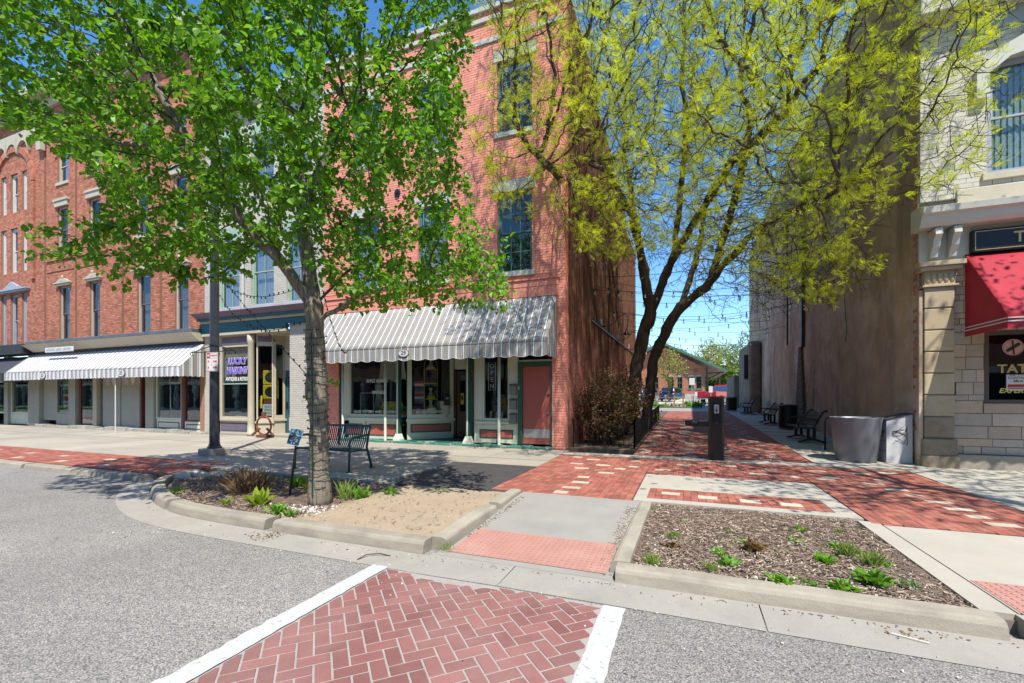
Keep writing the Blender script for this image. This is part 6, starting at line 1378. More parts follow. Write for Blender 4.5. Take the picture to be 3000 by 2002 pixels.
for (x, y, rx_, h_, lab) in ((-2.25, 13.35, .9, 2.0, 'front barberry bush, dark red leaves, against the brick alley wall'), (-2.2, 14.8, .95, 2.5, 'taller middle barberry bush behind the fence corner'), (-2.15, 16.2, .9, 2.4, 'rear barberry bush at the foot of the locust trunks')):
    shrub('barberry_bush', lab, 'bush', (x, y, gz(y)), rx_, .8, h_, 6500, .072, leafb, twigm, 70, 'barberry bushes in the alley bed')
for (x, y, lab) in ((-1.55, 19.6, 'low green plant beside the receding picket fence'), (-1.5, 22.6, 'green leafy plant at the far end of the picket fence'), (-1.75, 12.95, 'tiny green weed low behind the front pickets')):
    shrub('leafy_plant', lab, 'plant', (x, y, gz(y)), .35 if y > 13 else .08, .5 if y > 13 else .08, .7 if y > 13 else .22, 260 if y > 13 else 30, .09 if y > 13 else .05, leafw, twigm, 12)
vm = mat('vine_brown', (.26, .135, .08), .95, .25, 8); vn = thing('climbing_vine', 'dry brown hanging vine stems veiling the brick alley wall', 'vine', (AX+.02, 20, 11)); mb = MB()
for i in range(680):
    y = 12.35+RNG.random()**1.15*17.6; h = [q for q in steps if q[0] <= y <= q[1]][0][2]; z1 = h-RNG.random()**2*3.0; z0 = max(2.2+RNG.random()**.6*3.2-(.9 if y > 14 else 0), 1.0); 
    if z0 > z1-.5: continue
    n = 7; dy = 0; pts = []
    for j in range(n): dy += random.uniform(-.05, .05); pts.append((AX+.018+random.uniform(.0, .05), min(max(y+dy, 12.32), 30.2), z1+(z0-z1)*j/(n-1)))
    mb.tube(pts, random.uniform(.004, .009), 3, cap=False)
o = mb.build('vine_stems', vm, vn); o['kind'] = 'stuff'
# conduit with gooseneck lamps on the alley wall
cd = thing('wall_conduit', 'black conduit pipe running along the brick alley wall', 'conduit', (AX, 20, 4.15)); MB().tube([(AX+.06, 15.3, 4.15), (AX+.06, 28.6, 4.19)], .03, 8).build('pipe', ironm, cd)
for y, dy_, lab in ((17.2, .6, 'nearest gooseneck lamp on the alley wall conduit'), (21.6, .5, 'middle gooseneck lamp on the alley wall conduit'), (26.0, .5, 'farthest gooseneck lamp on the alley wall conduit')):
    t = thing('wall_lamp', lab, 'lamp', (AX, y, 4.2), group='gooseneck wall lamps'); box('junction_box', greyt, t, AX+.01, AX+.10, y-.09, y+.09, 4.24, 4.50)
    MB().tube([(AX+.09, y, 4.20), (AX+.35, y, 4.20), (AX+.55, y, 4.30), (AX+.75, y, 4.55), (AX+.95, y, 4.62), (AX+1.08, y, 4.52), (AX+1.08, y, 4.30), (AX+1.02, y, 4.05)], .016, 6).build('gooseneck', ironm, t, smooth=True); MB().lathe([(.13, 0), (.12, .03), (.05, .12), (.03, .2), (.02, .22)], (AX+1.02, y, 3.84), 14).build('shade', ironm, t, smooth=True); MB().lathe([(.001, -.02), (.045, .02), (.03, .06)], (AX+1.02, y, 3.84), 10).build('bulb', signw, t)
# festoon bulbs across the alley
bulbg = glassmat('bulb_glass', (.92, .94, .95), .25, .9); sock = MB().lathe([(.014, -.055), (.016, 0), (.010, .012)], k=6).mesh('socket', wirem); bul = MB().lathe([(.010, -.055), (.024, -.08), (.034, -.112), (.028, -.145), (.002, -.158)], k=8).mesh('bulb', bulbg, smooth=True); fil = MB().box(-.004, .004, -.004, .004, -.12, -.06).mesh('filament', creamp)
ordw = ['first', 'second', 'third', 'fourth', 'fifth', 'sixth', 'seventh', 'eighth', 'ninth', 'tenth', 'eleventh', 'twelfth']
spec = [(15.2, 13.2, 5.2, 4.75, .35), (16.5, 16.0, 5.6, 5.1, .5), (18.0, 18.5, 5.5, 5.9, .6), (19.5, 19.5, 5.2, 5.2, .45), (21.0, 22.0, 5.5, 5.6, .6), (22.5, 23.5, 5.1, 5.5, .5), (24, 25.5, 5.6, 5.0, .5), (25.5, 27.0, 5.2, 5.3, .55), (27, 29, 5.4, 5.2, .5), (28.5, 31, 5.2, 5.0, .45), (29.5, 34, 5.4, 5.3, .5), (30, 37, 5.1, 5.1, .4)]
for i, (ya, yb, za, zb, sg_) in enumerate(spec):
    p, q = Vector((AX+.03, ya, za)), Vector((RX0-.03, yb, zb)); t, pts = festoon('light_string', f'{ordw[i]} string of clear bulbs across the alley, counted from the street', p, q, sg_, .007, wirem, 'bulb strings across the alley')
    nb = 9 if i < 6 else 7
    for k_ in range(nb):
        f = (k_+.5+.3*((i*7+k_*3) % 3-1))/nb; c = p.lerp(q, f)-Vector((0, 0, 4*sg_*f*(1-f)))
        s_ = link('socket', sock, t, world=False); s_.location = c-t.location; b_ = link('bulb', bul, s_, world=False); link('filament', fil, s_, world=False); s_.scale = (1.25,)*3
for i, (ya, yb, z_) in enumerate(((20, 24, 6.6), (26, 30, 6.3), (17.5, 14.5, 6.2))): festoon('overhead_cable', ('upper plain cable across the middle of the alley', 'upper plain cable across the far alley', 'upper plain cable across the near alley')[i], (AX+.03, ya, z_), (RX0-.03, yb, z_-.3), .3, .01, wirem)
# ship wheel-like hub stand by the cream shop
rust = mat('rust_iron', (.17, .06, .03), .75, .25, 8, .2, 50, .3, 30); wh = thing('wheel_stand', 'rusty round iron wheel frame standing under the cream shop window', 'stand', (-14.25, 11.72, .03))
MB().tube([(-14.25+.36*math.cos(t_), 11.72, .46+.33*math.sin(t_)) for t_ in np.linspace(0, 2*math.pi, 28)], .035, 8).build('ring', rust, wh, smooth=True); box('base', rust, wh, -14.5, -14.0, 11.6, 11.85, .03, .13, .01); box('yoke', rust, wh, -14.32, -14.18, 11.68, 11.76, .72, .95, .01)
for a in (-.55, math.pi+.55): MB().bar((-14.25+.2*math.cos(a), 11.70, .46+.2*math.sin(a)), (-14.25+.62*math.cos(a), 11.68, .40+.55*math.sin(a)), .06).build('spoke', rust, wh)

# ---------------------------------------------------------------- the place beyond the alley
dp = thing('depot_building', 'low red brick depot with green trimmed gable roof beyond the alley', 'building', (-1, 70, 1.2)); DZ = 1.2
gold = mat('depot_brick', (.40, .15, .085), .9, .12, 3, .1, 30, isl=.18); drk = mat('roof_green', (.05, .16, .10), .5, .1, 3); roofm = mat('roof_shingle', (.10, .10, .09), .9, .2, 4); soff = mat('soffit_tan', (.40, .38, .32), .8, .08, 3)
DW = [(-2.44, -1.72), (-1.25, -.54), (.27, .99), (1.34, 2.04), (-4.6, -3.9), (-5.8, -5.1), (-7, -6.3)]
dh = [(a, b, 2.66, 4.45) for a, b in DW]; wall_slab('wall', mort, dp, -10.5, 2.55, 1.0, 5.6, dh, ffn(70)); pieces('brick', courses(-10.5, 2.55, 1.9, 5.6, .24, .085, .012, dh, .01, .004), (0, 70, 0), (1, 0, 0), (0, 0, 1), (0, -1, 0), gold, dp, limit=0)
MB().add([(-10.5, 70, 5.6), (2.55, 70, 5.6), (-3.4, 70, 9.1), (-10.5, 70.3, 5.6), (2.55, 70.3, 5.6), (-3.4, 70.3, 9.1)], [(0,1,2),(5,4,3),(0,2,5,3),(1,4,5,2)]).build('gable', gold, dp); box('stone_base', stonem, dp, -10.6, 2.65, 69.9, 69.995, 1.0, 1.9)
box('side_wall', gold, dp, 2.25, 2.55, 70.3, 95, 1.0, 5.6)
def slab3(name, m, A_, B_, th): a, b, c, d_ = A_; mb = MB(); mb.add(list(A_)+[(p[0], p[1], p[2]-th) for p in A_], [(0,1,2,3),(7,6,5,4),(0,4,5,1),(1,5,6,2),(2,6,7,3),(3,7,4,0)]); return mb.build(name, m, dp)
slab3('roof', roofm, [(-3.4, 68.6, 9.55), (5.3, 68.6, 5.15), (5.3, 96, 5.15), (-3.4, 96, 9.55)], 0, .12); slab3('roof', roofm, [(-12.1, 68.6, 5.15), (-3.42, 68.6, 9.55), (-3.42, 96, 9.55), (-12.1, 96, 5.15)], 0, .12)
slab3('soffit', soff, [(-3.4, 68.62, 9.41), (5.25, 68.62, 5.02), (5.25, 96, 5.02), (-3.4, 96, 9.41)], 0, .05); slab3('soffit', soff, [(-12.0, 68.62, 5.02), (-3.42, 68.62, 9.41), (-3.42, 96, 9.41), (-12.0, 96, 5.02)], 0, .05)
slab3('barge_board', drk, [(-3.4, 68.5, 9.62), (5.35, 68.5, 5.20), (5.35, 68.6, 5.20), (-3.4, 68.6, 9.62)], 0, .25); slab3('barge_board', drk, [(-12.15, 68.5, 5.20), (-3.42, 68.5, 9.62), (-3.42, 68.6, 9.62), (-12.15, 68.6, 5.20)], 0, .25)
for x in (2.75,): MB().bar((x, 69.8, 3.2), (x, 69.8, 5.9), .16).bar((x, 69.8, 3.9), (4.6, 69.8, 5.0), .14).bar((x, 69.8, 4.9), (5.0, 69.8, 4.95), .14).build('eave_bracket', darkm, dp)
for a, b in DW[:5]:
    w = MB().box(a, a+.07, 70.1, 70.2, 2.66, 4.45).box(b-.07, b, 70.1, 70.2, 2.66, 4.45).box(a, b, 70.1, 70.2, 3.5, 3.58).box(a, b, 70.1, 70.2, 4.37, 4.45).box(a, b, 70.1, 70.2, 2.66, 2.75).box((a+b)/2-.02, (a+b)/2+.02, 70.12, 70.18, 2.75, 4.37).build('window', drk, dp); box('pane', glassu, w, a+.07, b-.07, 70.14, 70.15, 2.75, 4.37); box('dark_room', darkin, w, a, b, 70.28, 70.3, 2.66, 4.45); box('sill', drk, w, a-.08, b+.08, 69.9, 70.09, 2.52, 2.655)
    MB().add([(a-.1, 69.97, 4.45)]+[((a+b)/2+(b-a+.2)/2*math.cos(math.pi-t_), 69.97, 4.45+.28*math.sin(t_)) for t_ in np.linspace(0, math.pi, 8)]+[(b+.1, 69.97, 4.45)], [tuple(range(10))]).build('arch', stonem, w)
t = thing('gable_lamp', 'green barn lamp on the depot gable wall', 'lamp', (1.3, 69.8, 5.2)); MB().tube([(1.3, 70, 5.6), (1.3, 69.7, 5.7), (1.3, 69.5, 5.5)], .03, 6).lathe([(.22, 0), (.08, .16), (.03, .24)], (1.3, 69.5, 5.2), 12).build('shade', drk, t)
# vehicles
paintr = mat('car_red', (.42, .012, .02), .3, .05, 3, spec=.5, coat=.6); paintn = mat('car_navy', (.018, .028, .06), .3, .05, 3, spec=.5, coat=.6); paintb = mat('car_blue', (.03, .055, .11), .3, .05, 3, spec=.5, coat=.6); carg = glassmat('car_glass', (.12, .14, .15), .25, .8); tyre = mat('tyre', (.015, .015, .015), .85, .1, 9); lampr = mat('tail_lamp', (.45, .02, .02), .3, .1, 9); chrome = mat('chrome', (.6, .6, .62), .2, .02, 3, metal=.9); plate = signw
def loft(secs, cap=True):
    mb = MB(); k = len(secs[0]); mb.add([p for s in secs for p in s], [(i*k+j, i*k+(j+1) % k, (i+1)*k+(j+1) % k, (i+1)*k+j) for i in range(len(secs)-1) for j in range(k)]+([tuple(range(k-1, -1, -1)), tuple((len(secs)-1)*k+j for j in range(k))] if cap else [])); return mb
def wheels(t, W_, ys_, r_=.36):
    for y in ys_:
        for s_ in (-1, 1):
            w = MB(); k = 18; xs = (s_*(W_-.12), s_*W_)
            for x in xs: w.v += [(x, y+r_*math.cos(2*math.pi*j/k), r_+r_*math.sin(2*math.pi*j/k)) for j in range(k)]
            w.f = [(j, (j+1) % k, k+(j+1) % k, k+j) for j in range(k)]+[tuple(range(k)), tuple(range(k, 2*k))]; w.m = [0]*len(w.f); wo = w.build('wheel', tyre, t, world=False)
            h_ = MB(); x = s_*(W_+.004); h_.add([(x, y+.22*math.cos(2*math.pi*j/12), r_+.22*math.sin(2*math.pi*j/12)) for j in range(12)], [tuple(range(12))]); h_.build('rim', chrome, wo, world=False)
def car(label, loc, rz, pm, suv=True):
    """rear faces local -Y"""
    t = thing('parked_car', label, 'car', loc, rz, 'vehicles in the parking lot')
    def sec(y, w, z0, z1): return [(-w, y, z0), (w, y, z0), (w*1.03, y, (z0+z1)/2), (w*.96, y, z1), (-w*.96, y, z1), (-w*1.03, y, (z0+z1)/2)]
    loft([sec(-2.25, .80, .38, .92), sec(-2.1, .9, .28, 1.02), sec(-1.2, .93, .25, 1.05), sec(.6, .93, .25, 1.02), sec(1.7, .9, .27, .95), sec(2.25, .78, .34, .72)]).build('body', pm, t, world=False, smooth=True)
    def cab(y, w, z): return [(-w, y, .98), (w, y, .98), (w*.8, y, z), (-w*.8, y, z)]
    loft([cab(-2.12, .82, 1.1), cab(-1.75, .86, 1.64), cab(-.3, .88, 1.70), cab(.35, .88, 1.62), cab(1.15, .85, 1.03)]).build('cabin', pm, t, world=False)
    MB().add([(-.68, -2.13, 1.10), (.68, -2.13, 1.10), (.60, -1.83, 1.56), (-.60, -1.83, 1.56)], [(0, 1, 2, 3)]).build('rear_window', carg, t, world=False)
    for s_ in (-1, 1):
        MB().add([(s_*.89, -1.6, 1.06), (s_*.90, .75, 1.06), (s_*.76, .32, 1.55), (s_*.74, -1.5, 1.58)], [(0, 1, 2, 3)]).build('side_window', carg, t, world=False); MB().box(s_*.66, s_*.86, -2.2, -2.08, .78, 1.25).build('tail_lamp', lampr, t, world=False)
    MB().box(-.26, .26, -2.29, -2.26, .66, .78).build('number_plate', plate, t, world=False); wheels(t, .90, (-1.4, 1.4)); return t
gzs = lambda y: gz(y)
car('dark navy estate car seen from behind beyond the rope fence', (-1.5, 56.5, gzs(56.5)), R(-16), paintn); car('blue car partly hidden behind the locust trunks', (-4.3, 60, gzs(60)), R(-5), paintb)
pkp = thing('pickup_truck', 'bright red pickup truck seen from behind at the end of the alley', 'truck', (3.25, 51.5, gzs(51.5)), R(-28), 'vehicles in the parking lot')
MB().box(-.98, .98, -2.9, .2, .55, 1.22).build('cargo_bed', paintr, pkp, world=False, bevel=.06); MB().box(-.80, .80, -2.78, .1, .9, 1.235).build('bed_floor', darkm, pkp, world=False); MB().box(-.86, .86, -2.93, -2.905, .68, 1.20).build('tailgate', paintr, pkp, world=False, bevel=.02)
loft([[(-.98, .22, .5), (.98, .22, .5), (1.0, .22, 1.2), (-1.0, .22, 1.2)], [(-.98, 2.9, .5), (.98, 2.9, .5), (.98, 2.9, 1.15), (-.98, 2.9, 1.15)]]).build('body', paintr, pkp, world=False, bevel=.05)
loft([[(-.93, .25, 1.18), (.93, .25, 1.18), (.72, .40, 1.92), (-.72, .40, 1.92)], [(-.93, 1.3, 1.18), (.93, 1.3, 1.18), (.74, 1.1, 1.95), (-.74, 1.1, 1.95)], [(-.92, 2.3, 1.16), (.92, 2.3, 1.16), (.74, 1.5, 1.90), (-.74, 1.5, 1.90)]]).build('cabin', paintr, pkp, world=False, bevel=.04)
MB().add([(-.80, .225, 1.26), (.80, .225, 1.26), (.66, .335, 1.80), (-.66, .335, 1.80)], [(0, 1, 2, 3)]).build('rear_window', carg, pkp, world=False); MB().box(-.98, .98, -3.05, -2.9, .42, .56).build('bumper', chrome, pkp, world=False, bevel=.03); MB().box(-.12, .12, -2.945, -2.932, 1.0, 1.06).build('emblem', chrome, pkp, world=False)
for s_ in (-1, 1): MB().box(s_*.85, s_*.99, -2.95, -2.86, .78, 1.15).build('tail_lamp', lampr, pkp, world=False); MB().add([(s_*.90, .5, 1.24), (s_*.90, 1.9, 1.24), (s_*.76, 1.35, 1.82), (s_*.765, .55, 1.84)], [(0, 1, 2, 3)]).build('side_window', carg, pkp, world=False)
wheels(pkp, .98, (-1.7, 2.0), .42)
# rope fence, rocks, plants, signs
cedar = mat('cedar_post', (.34, .20, .12), .85, .2, 5); rope = mat('rope', (.42, .36, .27), .9, .1, 9); YF = 41.0; zf_ = gz(YF)
rf_ = thing('rope_fence', 'row of short cedar posts joined by rope beyond the alley', 'fence', (0, YF, zf_)); xs = [-2.5, -1.68, -.97, -.25, .55]
for x in xs: MB().box(x-.06, x+.06, YF-.06, YF+.06, zf_-.1, zf_+.98).build('post', cedar, rf_, bevel=.01)
for a, b in zip(xs[:-1], xs[1:]):
    for z in (.55, .85): MB().tube([(a+(b-a)*i/8, YF-.07, zf_+z-.06*4*(i/8)*(1-i/8)) for i in range(9)], .015, 5).build('rope', rope, rf_)
struct(MB().prism([(-12, 38.6), (1.2, 38.6), (1.2, 45), (-12, 45)], lambda p: gz(p[1])-.1, lambda p: gz(p[1])+.05).build('planting_bed', mat('bed_grass', (.09, .10, .04), .95, .35, 3, .3, 20)))
for i, (x, y, s_, lab) in enumerate(((-.6, 41.9, .75, 'large pale boulder behind the rope fence'), (-1.3, 41.6, .42, 'small pale boulder left of the large one behind the rope fence'), (-2.1, 41.8, .5, 'low pale boulder near the left end of the rope fence'), (.15, 41.5, .3, 'small stone by the right fence post'))):
    bm = bmesh.new(); bmesh.ops.create_icosphere(bm, subdivisions=3, radius=1)
    for v in bm.verts: n_ = 1+.22*math.sin(v.co.x*4+i)*math.cos(v.co.y*3.3+i*2)+.1*math.sin(v.co.z*9+i); v.co = Vector((v.co.x*s_*n_, v.co.y*s_*.7*n_, v.co.z*s_*.55*n_))
    me = bpy.data.meshes.new('boulder'); bm.to_mesh(me); bm.free(); me.materials.append(mat('boulder_pale', (.50, .44, .36), .9, .2, 3, .2, 40, .5, 10)); o = link('boulder', me); o.location = (x, y, gz(y)+s_*.25); setp(o, lab, 'boulder', 'boulders by the rope fence')
for x, y, r_, h_, lab in ((.35, 40.4, .7, .6, 'bright green leafy clump in front of the middle fence posts'), (1.0, 41.2, .6, .6, 'bright green clump right of the last cedar post'), (-.7, 42.4, .5, .8, 'green shrub above the large boulder'), (-1.9, 40.5, .5, .3, 'low green clump at the left fence posts'), (-2.6, 41.0, .5, .5, 'green clump at the left end of the rope fence')):
    shrub('leafy_plant', lab, 'plant', (x, y, gz(y)), r_, .5, h_, 420, .11, leafw, twigm, 16, 'plants by the rope fence')
for x, y, z0, z1, w_, lab in ((.5, 45.5, 2.62, 3.28, .48, 'blank white back of a road sign on a post'), (2.15, 46.0, 1.9, 2.5, .34, 'small white notice on a post by the depot corner'), (-3.05, 46, 2.1, 2.7, .36, 'cream arched notice board beside the locust trunk'), (.85, 45, 1.55, 1.95, .22, 'low small white sign behind the fence')):
    t = thing('road_sign', lab, 'sign', (x, y, gz(y)), group='signs by the parking lot'); MB().tube([(x, y+.03, gz(y)), (x, y+.03, z1)], .03, 6).build('post', greyt, t); box('plate', signw, t, x-w_/2, x+w_/2, y-.01, y, z0, z1, .01)
t = thing('globe_lamp', 'black park lamp with white globe beyond the pickup truck', 'lamp post', (9.0, 78, gz(78))); MB().tube([(9, 78, gz(78)), (9, 78, 4.6)], .06, 8).build('post', ironm, t); MB().lathe([(.1, 0), (.24, .2), (.24, .4), (.1, .58), (.001, .6)], (9, 78, 4.6), 12).build('globe', signw, t, smooth=True)
t = thing('street_light', 'grey cobra head street light beyond the alley strings', 'lamp post', (16, 60, gz(60))); MB().tube([(14, 62, gz(62)), (14, 62, 10.5), (12.6, 62, 10.9), (9.5, 62, 10.8)], [.1, .07, .05, .05], 8).build('arm', greyt, t); MB().obox((8.8, 62, 10.75), (.75, 0, 0), (0, .16, 0), (0, 0, .09)).build('lamp_head', greyt, t, bevel=.03)
# ---------------------------------------------------------------- bed details: chips, pebbles, plants, litter
def chips(label, n, fx_, m, l0=.02, l1=.07, cat='mulch', name='mulch'):
    P = np.array([fx_() for _ in range(n)]); D = unitv(np.stack([RNG.normal(0, 1, n), RNG.normal(0, 1, n), RNG.normal(0, .18, n)], 1)); s, nn = rot_basis(D, RNG.normal(0, .5, n))
    L_ = RNG.uniform(l0, l1, n)[:, None]; w = RNG.uniform(.003, .010, n)[:, None]; h = RNG.uniform(.002, .005, n)[:, None]
    C = np.stack([P+D*L_*a*.5+s*w*b*.5+nn*h*c for c in (0, 1) for a, b in ((-1, -1), (1, -1), (1, 1), (-1, 1))], 1)
    F = (BOXF[None]+(np.arange(n)*8)[:, None, None]).reshape(-1, 4); setp(link(name, npmesh(name, C.reshape(-1, 3), F, m)), label, cat, kind='stuff')
chipm = mat('wood_chip', (.15, .098, .068), .95, .2, 20, isl=.55, isl_col=(.42, .33, .25)); pebm = mat('pebble', (.36, .30, .25), .9, .2, 20, isl=.45, isl_col=(.55, .5, .44))
chips('dark brown shredded mulch covering the right planting bed', 9000, lambda: (random.uniform(-.45, 1.93), random.uniform(4.14, 6.64), -.028+random.uniform(0, .022)), chipm)
def left_bed():
    while True:
        x = random.uniform(-9.0, -4.3); lo_ = kerb_in(x)+.02; y = random.uniform(lo_, 6.45)
        if x < -4.6 or random.random() < .25: return (x, y, -.055+random.uniform(0, .03))
chips('dark shredded mulch covering the bed round the leafy tree', 7500, left_bed, chipm)
chips('scattered bits of twig lying on the sand', 260, lambda: (random.uniform(-4.5, -2.6), random.uniform(4.2, 6.4), .002+random.uniform(0, .008)), chipm, .015, .06, 'twigs', 'twig_litter')
def gut():
    r_ = random.random()
    if r_ < .55: x = random.uniform(-2.4, 3.5); return (x, 3.90-abs(random.gauss(0, .05)), -.112)
    if r_ < .8: q = random.choice(GP); return (q.x+random.gauss(0, .04), q.y-.10-abs(random.gauss(0, .05)), -.118)
    if r_ < .92: return (-.72+random.gauss(0, .05), random.uniform(4.0, 6.2), -.10+(random.random())*.01)
    return (random.uniform(-7, 3.4), random.uniform(2.4, 3.6), -.122)
def ramp_z(x, y): return float(np.interp(y, [3.95, 4.84, 6.42, 6.62], [-.112, -.085, -.004, .002]))
def gut2():
    p = gut()
    if -2.4 < p[0] < -.6 and p[1] > 3.95: p = (p[0], p[1], ramp_z(*p[:2])+.003)
    return p
chips('brown leaf scraps and grit gathered along the gutter', 260, gut2, chipm, .006, .03, 'debris', 'gutter_debris')
chips('drift of brown scraps against the right ramp kerb', 240, lambda: (lambda y: (-.70+random.gauss(0, .035), y, ramp_z(0, y)+.004))(random.uniform(4.2, 6.3)), chipm, .008, .035, 'debris', 'gutter_debris')
chips('drift of brown scraps against the left ramp kerb', 200, lambda: (lambda y: (-2.31+random.gauss(0, .03), y, ramp_z(0, y)+.004))(random.uniform(4.5, 6.3)), chipm, .008, .03, 'debris', 'gutter_debris')
def pebbles(label, n, f, s0, s1, m=pebm):
    V = []; F = []; ico = bmesh.new(); bmesh.ops.create_icosphere(ico, subdivisions=1, radius=1); iv = np.array([v.co[:] for v in ico.verts]); fi = np.array([[v.index for v in q.verts] for q in ico.faces]); ico.free()
    P = np.array([f() for _ in range(n)]); S_ = RNG.uniform(s0, s1, (n, 1, 1)); sq = RNG.uniform(.5, 1.1, (n, 1, 3)); C = P[:, None]+iv[None]*S_*sq*(1+RNG.normal(0, .12, (n, len(iv), 1)))
    setp(link('pebbles', npmesh('pebbles', C.reshape(-1, 3), (fi[None]+(np.arange(n)*len(iv))[:, None, None]).reshape(-1, 3), m)), label, 'pebbles', kind='stuff')
pebbles('loose pale stones at the foot of the leafy tree', 130, lambda: (-4.75+random.gauss(0, .28), 4.62+random.gauss(0, .13), -.03), .008, .028)
pebbles('loose pebbles scattered in the right planting bed', 150, lambda: (random.uniform(-.4, 1.8), random.uniform(4.16, 5.4), -.02), .006, .020)
pebbles('loose grit and chips lying along the gutter and road edge', 260, lambda: (random.uniform(-6.5, 3.4), 3.45+random.gauss(0, .22), -.12), .003, .010)
# rough stones in the left nose of the bed
for i, (x, y, s_) in enumerate(((-8.95, 5.62, .12), (-8.72, 5.82, .13), (-9.1, 5.92, .13), (-8.45, 6.0, .11))):
    bm = bmesh.new(); bmesh.ops.create_icosphere(bm, subdivisions=2, radius=1)
    for v in bm.verts: n_ = 1+.18*math.sin(v.co.x*4+i)*math.cos(v.co.y*3+i); v.co = Vector((v.co.x*s_*1.4*n_, v.co.y*s_*n_, v.co.z*s_*.75*n_))
    me = bpy.data.meshes.new('edging_stone'); bm.to_mesh(me); bm.free(); me.materials.append(MATS['boulder_pale']); o = link('edging_stone', me); o.location = (x, y, -.03); setp(o, ('edging stone nearest the road in the nose of the left bed', 'edging stone second along the nose of the left bed', 'leftmost edging stone by the kerb end of the left bed', 'edging stone at the back of the left bed')[i], 'stone', 'edging stones')
dryl = leafmat('leaf_dry', (.20, .12, .06), (.32, .22, .12), .2); grl = leafmat('leaf_grass', (.20, .32, .05), (.30, .38, .10), .3)
BL = np.array([(0, 0, 0), (-.10, .3, .02), (-.09, .7, .06), (0, 1, .0), (.09, .7, .06), (.10, .3, .02)])
def tuft(name, label, x, y, z, h, n, m, spread=.6, wide=1.0, group=None, shape=None, droop=0.0):
    P = np.stack([x+RNG.normal(0, .03*wide, n), y+RNG.normal(0, .03*wide, n), np.full(n, z)], 1); D = unitv(np.stack([RNG.normal(0, spread, n), RNG.normal(0, spread, n), np.full(n, 1.0)-droop], 1))
    V, F = leaves_np(P, D, RNG.uniform(.55, 1.1, n)*h, RNG.uniform(-.6, .6, n), BL if shape is None else shape, LEAFF); o = link(name, npmesh(name, V, F, m)); setp(o, label, 'plant', group); return o
LF = LEAF*np.array([.8, 1, 1]); GW = np.array([.22, 1, 1])
RP = [(-.30, 4.22, .12, 46, 'g', 'bright grass tuft at the left front corner of the right bed'), (-.14, 5.10, .10, 40, 'g', 'grass tuft left of centre in the right bed'), (-.13, 4.80, .09, 26, 'd', 'dead brown tuft left of centre in the right bed'), (.28, 4.72, .11, 22, 'w', 'leafy weed in the middle of the right bed'),
      (.35, 4.48, .13, 24, 'w', 'leafy weed just before the middle weed of the right bed'), (.21, 4.26, .10, 40, 'g', 'grass tuft by the front kerb of the right bed'), (.62, 4.98, .18, 34, 'd', 'curled dead brown leaves in the middle of the right bed'), (.02, 5.75, .06, 12, 'w', 'tiny sprout at the back left of the right bed'),
      (.46, 5.55, .06, 12, 'w', 'small pale sprout at the back centre of the right bed'), (1.18, 5.88, .10, 20, 'w', 'leafy sprout near the back edge of the right bed'), (1.05, 5.45, .09, 18, 'w', 'low weed behind the dead leaves in the right bed'), (.55, 5.22, .08, 14, 'w', 'flat weed at the centre of the right bed'),
      (1.18, 4.86, .15, 26, 'w', 'broad leafy weed right of centre in the right bed'), (1.42, 5.35, .12, 20, 'w', 'upright leafy weed at the back right of the right bed'), (.72, 4.20, .13, 26, 'w', 'dark spiky weed at the front kerb of the right bed'), (.93, 4.24, .07, 18, 'w', 'low weed beside the front kerb of the right bed'),
      (1.15, 4.25, .13, 24, 'b', 'round leaved weed close to the front kerb, right side'), (1.42, 4.42, .20, 34, 'w', 'largest spiky green weed at the right of the right bed'), (1.42, 5.12, .16, 50, 'g', 'yellowish grass clump at the right of the right bed'), (1.55, 4.92, .17, 44, 'g', 'arching grass clump near the right edge of the bed'),
      (1.68, 4.95, .07, 16, 'w', 'small weed beside the concrete edge of the right bed'), (1.66, 4.50, .10, 20, 'p', 'pale grey green weed in the right corner of the bed'), (-.40, 6.30, .06, 12, 'w', 'sprout at the back left corner of the right bed'), (1.58, 5.95, .08, 22, 'g', 'grass wisp at the back right corner of the right bed'), (.93, 5.05, .05, 10, 'w', 'tiny sprig right of the dead leaves in the right bed')]
palel = leafmat('leaf_pale', (.26, .34, .18), (.34, .42, .24), .3)
for x, y, h, n, k_, lab in RP:
    m_ = {'g': grl, 'd': dryl, 'w': leafw, 'b': leafw, 'p': palel}[k_]
    tuft('grass_tuft' if k_ == 'g' else 'weed_plant', lab, x, y, -.03, h*(.95 if k_ == 'g' else .78), int(n*1.8), m_, .45 if k_ == 'g' else 1.0, 1.0 if k_ != 'b' else 1.3, 'plants in the right bed', BL*np.array([.35, 1, 1]) if k_ == 'g' else LEAF*np.array([.75, 1, 1]) if k_ in 'bd' else LEAF*np.array([.5, 1, 1]))
LPn = [(-6.6, 5.15, .42, 170, 'd', 'big dry brown grass clump in the left mulch bed'), (-6.95, 5.35, .40, 90, 'd', 'second dry brown clump left of the big one'), (-6.2, 5.75, .30, 30, 'w', 'green shoots behind the dry clump in the left bed'), (-5.67, 4.60, .34, 34, 'y', 'bright yellow green plant by the kerb in the left bed'), (-6.15, 4.45, .16, 16, 'y', 'small yellow green rosette on the kerb side of the left bed'),
       (-5.05, 4.36, .24, 18, 'w', 'thin green weed just left of the tree trunk'), (-4.78, 4.30, .16, 16, 'w', 'small leafy weed at the kerb below the tree'), (-4.78, 5.30, .36, 40, 'g', 'tall grass tuft right behind the tree trunk'), (-4.62, 5.45, .30, 22, 'w', 'leafy weed right of the tree trunk'), (-4.28, 5.75, .24, 18, 'w', 'green weed at the edge of the sand'),
       (-7.7, 4.75, .14, 26, 'w', 'low weeds at the left kerb of the left bed'), (-5.75, 5.6, .26, 16, 'y', 'pale shoot beside the Rain Garden sign stake'), (-3.75, 6.35, .14, 10, 'w', 'small sprout in the corner of sand and asphalt'), (-2.32, 4.05, .10, 34, 'g', 'grass tuft growing at the ramp kerb corner')]
